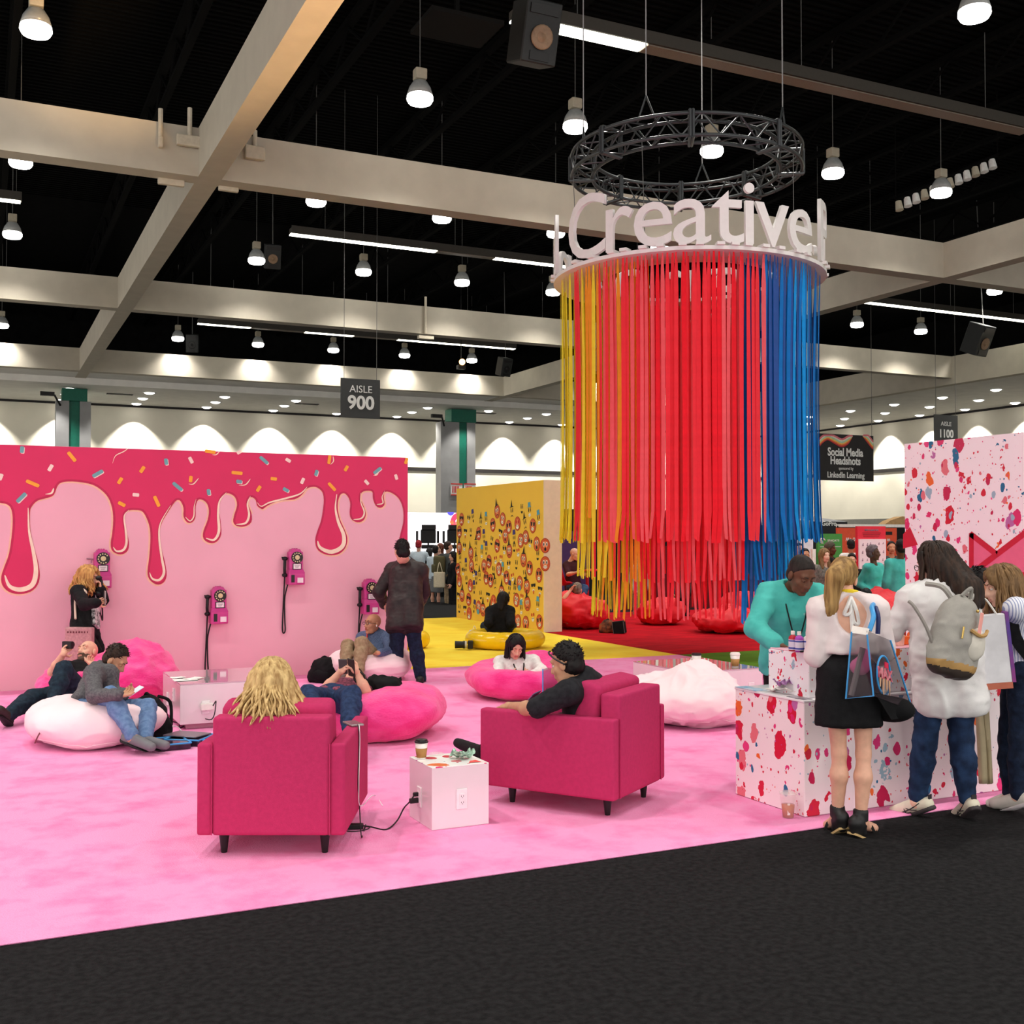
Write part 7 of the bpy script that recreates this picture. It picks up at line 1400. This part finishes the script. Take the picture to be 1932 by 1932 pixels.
MB().tube([c0 + cx * .085 * math.cos(a_) + cy * .108 * math.sin(a_) for a_ in np.linspace(0, 2 * math.pi, 33)], .006, 6).obj('oval_mark', m_btr, t)
mt = plane_mtx(c0 + cy * .005 + nn * .006, cx, cy + cx * .0); text('MAX', .082, 'lettering', M('pink_letter', (236, 150, 160), .4, rgb2=(190, 60, 90), scale=30), mt, t, .003, .003)
for dx, l in ((-.06, .05), (-.02, .09), (.02, .06), (.055, .1)): MB().cone(c0 + cx * dx - cy * .02 + nn * .007, c0 + cx * dx - cy * (.02 + l) + nn * .007, .007, .003, n=6).obj('drip_mark', M('peach_drip', (228, 176, 140), .5), t)
MB().box((-.02, -.003, -.016), (.02, .003, .016), Matrix((cx, nn, cy)).transposed(), c0 + cy * .06 + cx * .02 + nn * .006).obj('red_mark', M('red_mark', (226, 40, 80), .5), t)
# backpack of the dark-haired woman
cb = B0(1803, 1196, 6.44); Rm = frame(335); Rm = Rm @ np.array([[math.cos(.22), 0, math.sin(.22)], [0, 1, 0], [-math.sin(.22), 0, math.cos(.22)]]); m_cv = cloth('grey_canvas', (172, 168, 160), (152, 148, 142), 8, .2); m_tan = M('tan_leather', (186, 146, 90), .5); m_gold = M('brass_zip', (220, 186, 110), .25, metal=.8)
t = thing('backpack', 'grey canvas backpack with tan base and pink tag on the dark-haired woman', 'backpack', cb); O = npv(cb); X, Y_, Z = Rm[:, 0], Rm[:, 1], Rm[:, 2]
pr = [E_l(O - Z * .06, Rm, np.array([.165, .095, .17])), E_l(O + Z * .08, Rm, np.array([.13, .085, .155])), C_(O - Z * .17 - X * .09, O - Z * .17 + X * .09, .07, .07)]
v, f = surf(pr, .012, .07); v = wrinkle(v, f, .012, (7, 7, 7), 5, 2); fc = ((v[f].mean(1) - O) @ Rm)[:, 2]; mk('pack_body', v, f, [m_cv, m_tan, M('dark_leather', (70, 60, 54), .5)], t, True, np.where(fc < -.205, 2, np.where(fc < -.165, 1, 0)))
W2 = lambda x, y, z: Vector(O + X * x - Y_ * y + Z * z)
v, f = surf([E_l(O + X * .075 - Y_ * .075 - Z * .04, Rm, np.array([.075, .045, .10]))], .01, .02); mk('white_pocket', wrinkle(v, f, .004, (9, 9, 9), 3), f, M('off_white_canvas', (216, 210, 198), .8), t, True)
MB().tube(spl([W2(.0, .108, .03), W2(.05, .128, .008), W2(.10, .118, .02), W2(.148, .085, .05)], 5), .011, 6).obj('pocket_trim', m_tan, t)
MB().rbox((-.014, -.004, -.11), (.014, .004, .02), .004, 1, Matrix(Rm.tolist()), W2(.045, .125, .12)).obj('pink_tag', M('pink_tag', (236, 160, 150), .5), t)
MB().rbox((-.006, -.004, -.07), (.006, .004, .0), .002, 1, Matrix(Rm.tolist()), W2(-.06, .108, .04)).obj('zip_pull', m_gold, t); MB().ell(W2(.03, .105, .145), (.012, .008, .01), 8, 6).obj('zip_slider', m_gold, t)
MB().tube(spl([W2(-.03, .03, .22), W2(.0, .06, .27), W2(.04, .03, .22)], 5), .012, 6).obj('grab_handle', m_cv, t)
for sx in (-1, 1): MB().tube(spl([W2(sx * .07, -.01, .20), W2(sx * .12, -.04, .25), W2(sx * .14, -.14, .26)], 5), .016, 6).obj('shoulder_strap', m_cv, t)
MB().tube(spl([W2(-.13, .0, -.13), W2(-.2, -.03, -.0), W2(-.26, -.08, .10), W2(-.27, -.12, .13)], 5), .011, 6).obj('side_strap', M('grey_strap', (140, 134, 128), .7), t)
# white shopping bag and bottle
c = B0(1880, 1294, 6.72); t = thing('shopping_bag', 'white paper shopping bag with purple side and orange base held at the right', 'bag', c); Rm = Matrix(frame(10).tolist()) @ Matrix.Rotation(-.10, 3, 'Y'); k = 6.72 / FPX
MB().rbox((-.10, -.04, .02), (.085, .04, .43), .004, 1, Rm, c).obj('bag_body', M('bag_white', (226, 224, 228), .6), t); MB().box((-.10, -.042, -.015), (.085, .042, .022), Rm, c).obj('base', M('rust_base', (190, 104, 80), .6), t)
MB().box((.085, -.042, .02), (.105, .045, .44), Rm, c).obj('side_panel', M('purple_pink_side', (70, 60, 150), .5, rgb2=(180, 50, 110), scale=3), t)
for i in range(4): MB().box((-.03 + .0 * i, -.044, .20 - .016 * i), (.01, -.0405, .208 - .016 * i), Rm @ Matrix.Rotation(-.5, 3, 'Y'), c + Rm @ Vector((.0, 0, .03))).obj('print_mark', M('pink_print', (210, 110, 140), .5), t)
MB().tube(spl([c + Rm @ Vector((-.05, -.03, .43)), c + Rm @ Vector((-.02, -.03, .53)), c + Rm @ Vector((.04, -.03, .43))], 5), .006, 6).obj('handle', m_capw, t)
c = AD(1873, 1232, 7.2); c.z = .994; t = thing('water_bottle', 'clear water bottle with dark cap behind the shopping bag', 'bottle', c); MB().lathe([(0, 0), (.035, 0), (.035, .17), (.018, .21), (.0, .21)], c, 18).obj('bottle_body', m_clear, t, True); MB().lathe([(.02, .208), (.02, .245), (0, .247)], c, 14).obj('cap', M('dark_cap', (40, 46, 60), .4), t)
# beige cloth hanging by the counter
pts = [(1838, 1298), (1864, 1298), (1870, 1390), (1874, 1474), (1848, 1478), (1846, 1390)]
b = MB(); n = 12; v = []
for j in range(14):
    t_ = j / 13; y = 1296 + 182 * t_; x0 = 1840 + 8 * t_; x1 = 1864 + 10 * t_
    for i in range(n): u_ = i / (n - 1); v.append(AD(x0 + (x1 - x0) * u_, y, 7.02 + .02 * math.sin(u_ * 9 + t_ * 2) + .015 * math.sin(u_ * 17)))
b.add(v, [(j * n + i, j * n + i + 1, (j + 1) * n + i + 1, (j + 1) * n + i) for j in range(13) for i in range(n - 1)])
o = b.obj('beige_coat', M('beige_cloth', (206, 188, 152), .8, var=.05), None, True); o.modifiers.new('thick', 'SOLIDIFY').thickness = .02; tag(o, 'beige cloth coat hanging against the counter front behind the dark-haired woman', 'coat')
# camera and paper bag on the yellow carpet, bags under the curtain
c = AD(871, 1212, 16.75); t = thing('camera', 'black camera with long lens lying at the left of the yellow ring', 'camera', (c.x, c.y, .08)); c = Vector((c.x, c.y, .09)); dx = Vector(npv(_rt)); MB().cone(c - dx * .1, c + dx * .02, .055, .05, 16).cone(c + dx * .02, c + dx * .05, .058, n=16).obj('lens', m_blk, t, 'auto'); MB().cone(c + dx * .05, c + dx * .075, .054, n=16).obj('lens_ring', M('pale_ring', (200, 196, 190), .5), t, 'auto'); MB().rbox((-.03, -.07, -.06), (.05, .07, .06), .015, 2, Matrix(frame(0).tolist()), c + dx * .12).obj('body', m_blk, t)
c = gp(895, 17.9, .013); t = thing('paper_bag', 'small white paper bag standing behind the yellow ring', 'bag', c); MB().rbox((-.07, -.05, 0), (.07, .05, .2), .006, 1, Matrix(frame(25).tolist()), c).obj('bag_body', M('bag_white', (226, 224, 228), .6), t); MB().tube(spl([c + Vector((-.03, 0, .2)), c + Vector((0, 0, .27)), c + Vector((.03, 0, .2))], 4), .005, 5).obj('handle', m_capw, t)
c = gp(1170, 19.6, .013); t = thing('box_bag', 'black square bag with pale edges on the red carpet under the ribbons', 'bag', c); MB().rbox((-.11, -.07, 0), (.11, .07, .22), .02, 2, Matrix(frame(20, 0, 8).tolist()), c).obj('bag_body', m_bnyl, t)
for sx in (-1, 1): MB().tube([c + Vector(npv(frame(20, 0, 8) @ np.array(q))) for q in ((sx * .1, -.075, .01), (sx * .1, -.075, .21))], .004, 5).obj('piping', M('grey_piping', (120, 120, 120), .6), t)
softbag('handbag', 'brown and orange patterned bag on the red carpet by the red beanbag', gp(1147, 19.8), 190, (.26, .16, .24), M('brown_orange_fur', (150, 76, 34), .8, rgb2=(40, 26, 20), scale=9), 6, 'bag', pock=False)
# ================================================================ PEOPLE FURTHER AWAY
def far(label, px, head_y, dep, yaw, sk, top, bottom, hair, s=1., hy=None, pitch=0, fem=False, feet=None, arms=None, seed=30, sleeve=2, w=1., extra=None, hem=.12, kind='trousers', length=1., sh=m_shoeb):
    k = FPX / dep; ph = head_y + .115 * s * k; pel = ph + .735 * s * k - .115 * s * k
    spec = dict(pel=(px, head_y + .72 * s * k, dep), neck=(px, head_y + .205 * s * k, 0.), head=(px, head_y, -.03))
    if arms: spec.update({q: (px + v[0] * k * s, head_y + v[1] * k * s, v[2]) for q, v in arms.items()})
    return person(label, spec, yaw, (hy, pitch, 0), s=s, w=w, sk=sk, fem=fem, top=dict(m=top, sleeve=sleeve, hem=hem, g=.016), bottom=dict(m=bottom, kind=kind, length=length), shoes=dict(m=sh), hair=hair, vox=.026, near=False, seed=seed, extra=extra)
ARM_HIP = dict(elL=(-.34, .50, .05), wrL=(-.20, .66, .1), elR=(.34, .50, .05), wrR=(.20, .66, .1)); ARM_FRONT = dict(elL=(.25, .52, 0.), wrL=(.06, .64, -.2), elR=(-.25, .52, 0.), wrR=(-.06, .64, -.2))
m_lb = cloth('pale_blue_shirt', (200, 216, 226)); m_gry = cloth('grey_tshirt', (86, 92, 92)); m_kh = cloth('khaki_twill', (164, 142, 112)); m_gsk = cloth('grey_skirt', (120, 122, 124)); m_dgr = cloth('dark_grey_top', (70, 68, 70))
far('man with red hair and pale blue shirt, hands on hips, before the stage', 790, 1029, 30, 10, 'pale', m_lb, m_jeand, short_hair(H_RED, .014), arms=ARM_HIP, seed=31)
far('dark-haired woman in black in the crowd under the left studio lamp', 810, 1043, 31.5, 0, 'tan', m_black, m_black, long_hair(H_BLK, [((0, -.06, 0), (0, -.09, -.22), .09, .08)], 0, thick=.02), s=.95, fem=True, seed=32)
far('short-haired woman in pale top and grey skirt in the crowd', 822, 1039, 29.3, 20, 'light', m_lb, m_gsk, short_hair(H_BLK, .018), s=.96, fem=True, sleeve=.6, kind='skirt', length=.42, seed=33)
far('red-haired woman facing left in the middle of the crowd', 830, 1034, 32, 230, 'pale', m_dgr, m_black, long_hair(hairm('auburn_hair', (120, 66, 48), (84, 44, 34)), [((0, -.05, 0), (0, -.07, -.15), .08, .06)], 0), s=.95, fem=True, seed=34)
def ex_pack(J, R, T, HR, s, root):
    pass
_, Jb, Rb, _, _ = far('man in grey T-shirt and khaki trousers wearing an olive backpack in the crowd', 846, 1032, 28.8, 70, 'light', m_gry, m_kh, short_hair(H_DKB, .014), s=1.03, sleeve=.7, seed=35, sh=m_shoeb)
c = Vector(Jb['neck'] - Rb[:, 1] * .24 - Rb[:, 2] * .25); t = thing('backpack', 'olive backpack worn by the man in the crowd', 'backpack', c); RM = Matrix(Rb.tolist()); MB().rbox((-.17, -.13, -.26), (.17, .13, .24), .08, 3, RM, c).obj('pack_body', cloth('olive_canvas', (88, 84, 58)), t, True); MB().rbox((-.13, -.19, -.2), (.13, -.1, .02), .04, 2, RM, c).obj('front_pocket', cloth('olive_canvas', (88, 84, 58)), t, True)
c = AD(829, 1094, 28.5); t = thing('tote_bag', 'cream canvas tote bag hanging beside the grey skirt in the crowd', 'bag', c); MB().rbox((-.15, -.03, -.2), (.15, .03, .2), .02, 1, Matrix(frame(0).tolist()), c).obj('bag_body', cloth('cream_canvas', (214, 204, 176)), t); MB().tube(spl([c + Vector((-.06, 0, .2)), c + Vector((-.0, 0, .45)), c + Vector((.08, 0, .2))], 5), .012, 5).obj('handle', cloth('cream_canvas', (214, 204, 176)), t)
far('woman with long black hair in black standing beside the yellow wall', 854, 1050, 28.4, 250, 'light', m_black, m_black, long_hair(H_BLK, [((0, -.06, 0), (0, -.09, -.22), .09, .07)], 0, thick=.018), s=.93, fem=True, seed=36, hy=240)
# red zone
person('bald man in maroon shirt sitting at the bar table left of the ribbons', dict(pel=(1082, 1108, 23), neck=(1077, 1059, 0.), head=(1084, 1046, -.05), shL=(1095, 1066, 0.), shR=(1068, 1066, 0.), elR=(1072, 1084, '-'), wrR=(1088, 1080, '-'), elL=(1104, 1082, .1), wrL=(1100, 1084, '-'), knR=(1092, 1112, '-'), knL=(1104, 1110, '-'), anR=(1080, 1142, '-'), anL=(1092, 1142, '-')), 120, (120, -14, 0), sk='pale', top=dict(m=cloth('maroon_shirt', (70, 36, 44)), sleeve=.8, hem=.1), bottom=dict(m=m_jean), shoes=dict(m=m_shoeb), vox=.024, near=False, seed=40)
person('grey-haired man in pale shirt lying on the big red beanbag, hand behind head', dict(pel=(1085, 1165, 20.4), neck=(1090, 1135, .4), head=(1090, 1113, .35), shL=(1070, 1138, .4), shR=(1110, 1136, .4), elL=(1064, 1130, .1), wrL=(1076, 1114, .2), elR=(1120, 1142, .6), knL=(1050, 1146, .9), knR=(1070, 1140, .9), anL=(1046, 1170, 1.1), anR=(1060, 1170, 1.1)), 20, (30, 10, 0), sk='light', top=dict(m=cloth('pale_linen', (190, 184, 172)), sleeve=.7, hem=.1), bottom=dict(m=m_jeand), shoes=dict(m=m_shoeb), hair=short_hair(H_GRY, .014), vox=.022, near=False, seed=41)
far('man in dark clothes seated behind the middle ribbons', 1288, 1062, 24, 180, 'tan', m_dgr, m_black, short_hair(H_BLK), s=.9, seed=42)
far('man in striped grey shirt glimpsed behind the red ribbons', 1206, 1052, 24.5, 150, 'light', cloth('grey_stripe', (170, 166, 160)), m_kh, short_hair(H_DKB), s=.95, seed=43)
# crowd on the right
far('man in black top with short dark hair right of the blue ribbons', 1519, 1049, 20.5, 175, 'tan', m_black, m_black, short_hair(H_BLK, .01), seed=44)
far('person in the far crowd behind the white light panel edge', 1508, 1037, 23.5, 180, 'light', m_dgr, m_black, short_hair(H_DKB), seed=45)
far('woman with long light hair and grey shawl in the right crowd', 1556, 1049, 20, 160, 'pale', cloth('grey_shawl', (132, 128, 120), (96, 94, 90)), m_black, long_hair(H_LBR, [((-.06, -.02, 0), (-.08, .02, -.22), .05, .04), ((.06, -.02, 0), (.08, .02, -.22), .05, .04), ((0, -.06, 0), (0, -.08, -.2), .08, .06)], 0), s=.96, fem=True, seed=46)
far('man in dark cap and black jacket facing right in the right crowd', 1567, 1036, 22.5, 120, 'brown', m_black, m_jeand, short_hair(cloth('grey_cap', (84, 82, 70)), .016, None, -.01), seed=47, s=1.02)
far('man with black hair and white shirt seen from behind at the orange panel', 1605, 1030, 25, 0, 'tan', m_whitec, m_black, short_hair(H_BLK, .018), seed=48)
far('person with black hair in dark clothes before the orange panel', 1607, 1058, 21, 200, 'light', m_black, m_black, short_hair(H_BLK, .02), seed=49, s=.95)
far('woman with headscarf and teal sweatshirt before the information board', 1648, 1044, 18.6, 140, 'dark', m_teal, m_black, short_hair(cloth('grey_headscarf', (120, 108, 112), (90, 80, 84)), .016), s=.98, fem=True, arms=ARM_FRONT, hy=110, seed=50)
far('bearded man in dark clothes beside the splatter wall edge', 1682, 1034, 22.5, 185, 'tan', m_dgr, m_black, short_hair(H_BLK), seed=51)
far('man in teal sweatshirt and black trousers seen from behind at the splatter wall edge', 1699, 1034, 17.6, 355, 'brown', m_teal, m_black, short_hair(H_BLK, .006), s=1.02, seed=52)
person('dark-haired person sitting against the tall red beanbag', dict(pel=(1632, 1172, 16.4), neck=(1632, 1144, 0.), head=(1634, 1128, 0.)), 200, (210, -10, 0), sk='light', s=.95, top=dict(m=m_whitec, sleeve=2), bottom=dict(m=m_jeand), hair=short_hair(H_BLK, .018), vox=.022, near=False, seed=53)
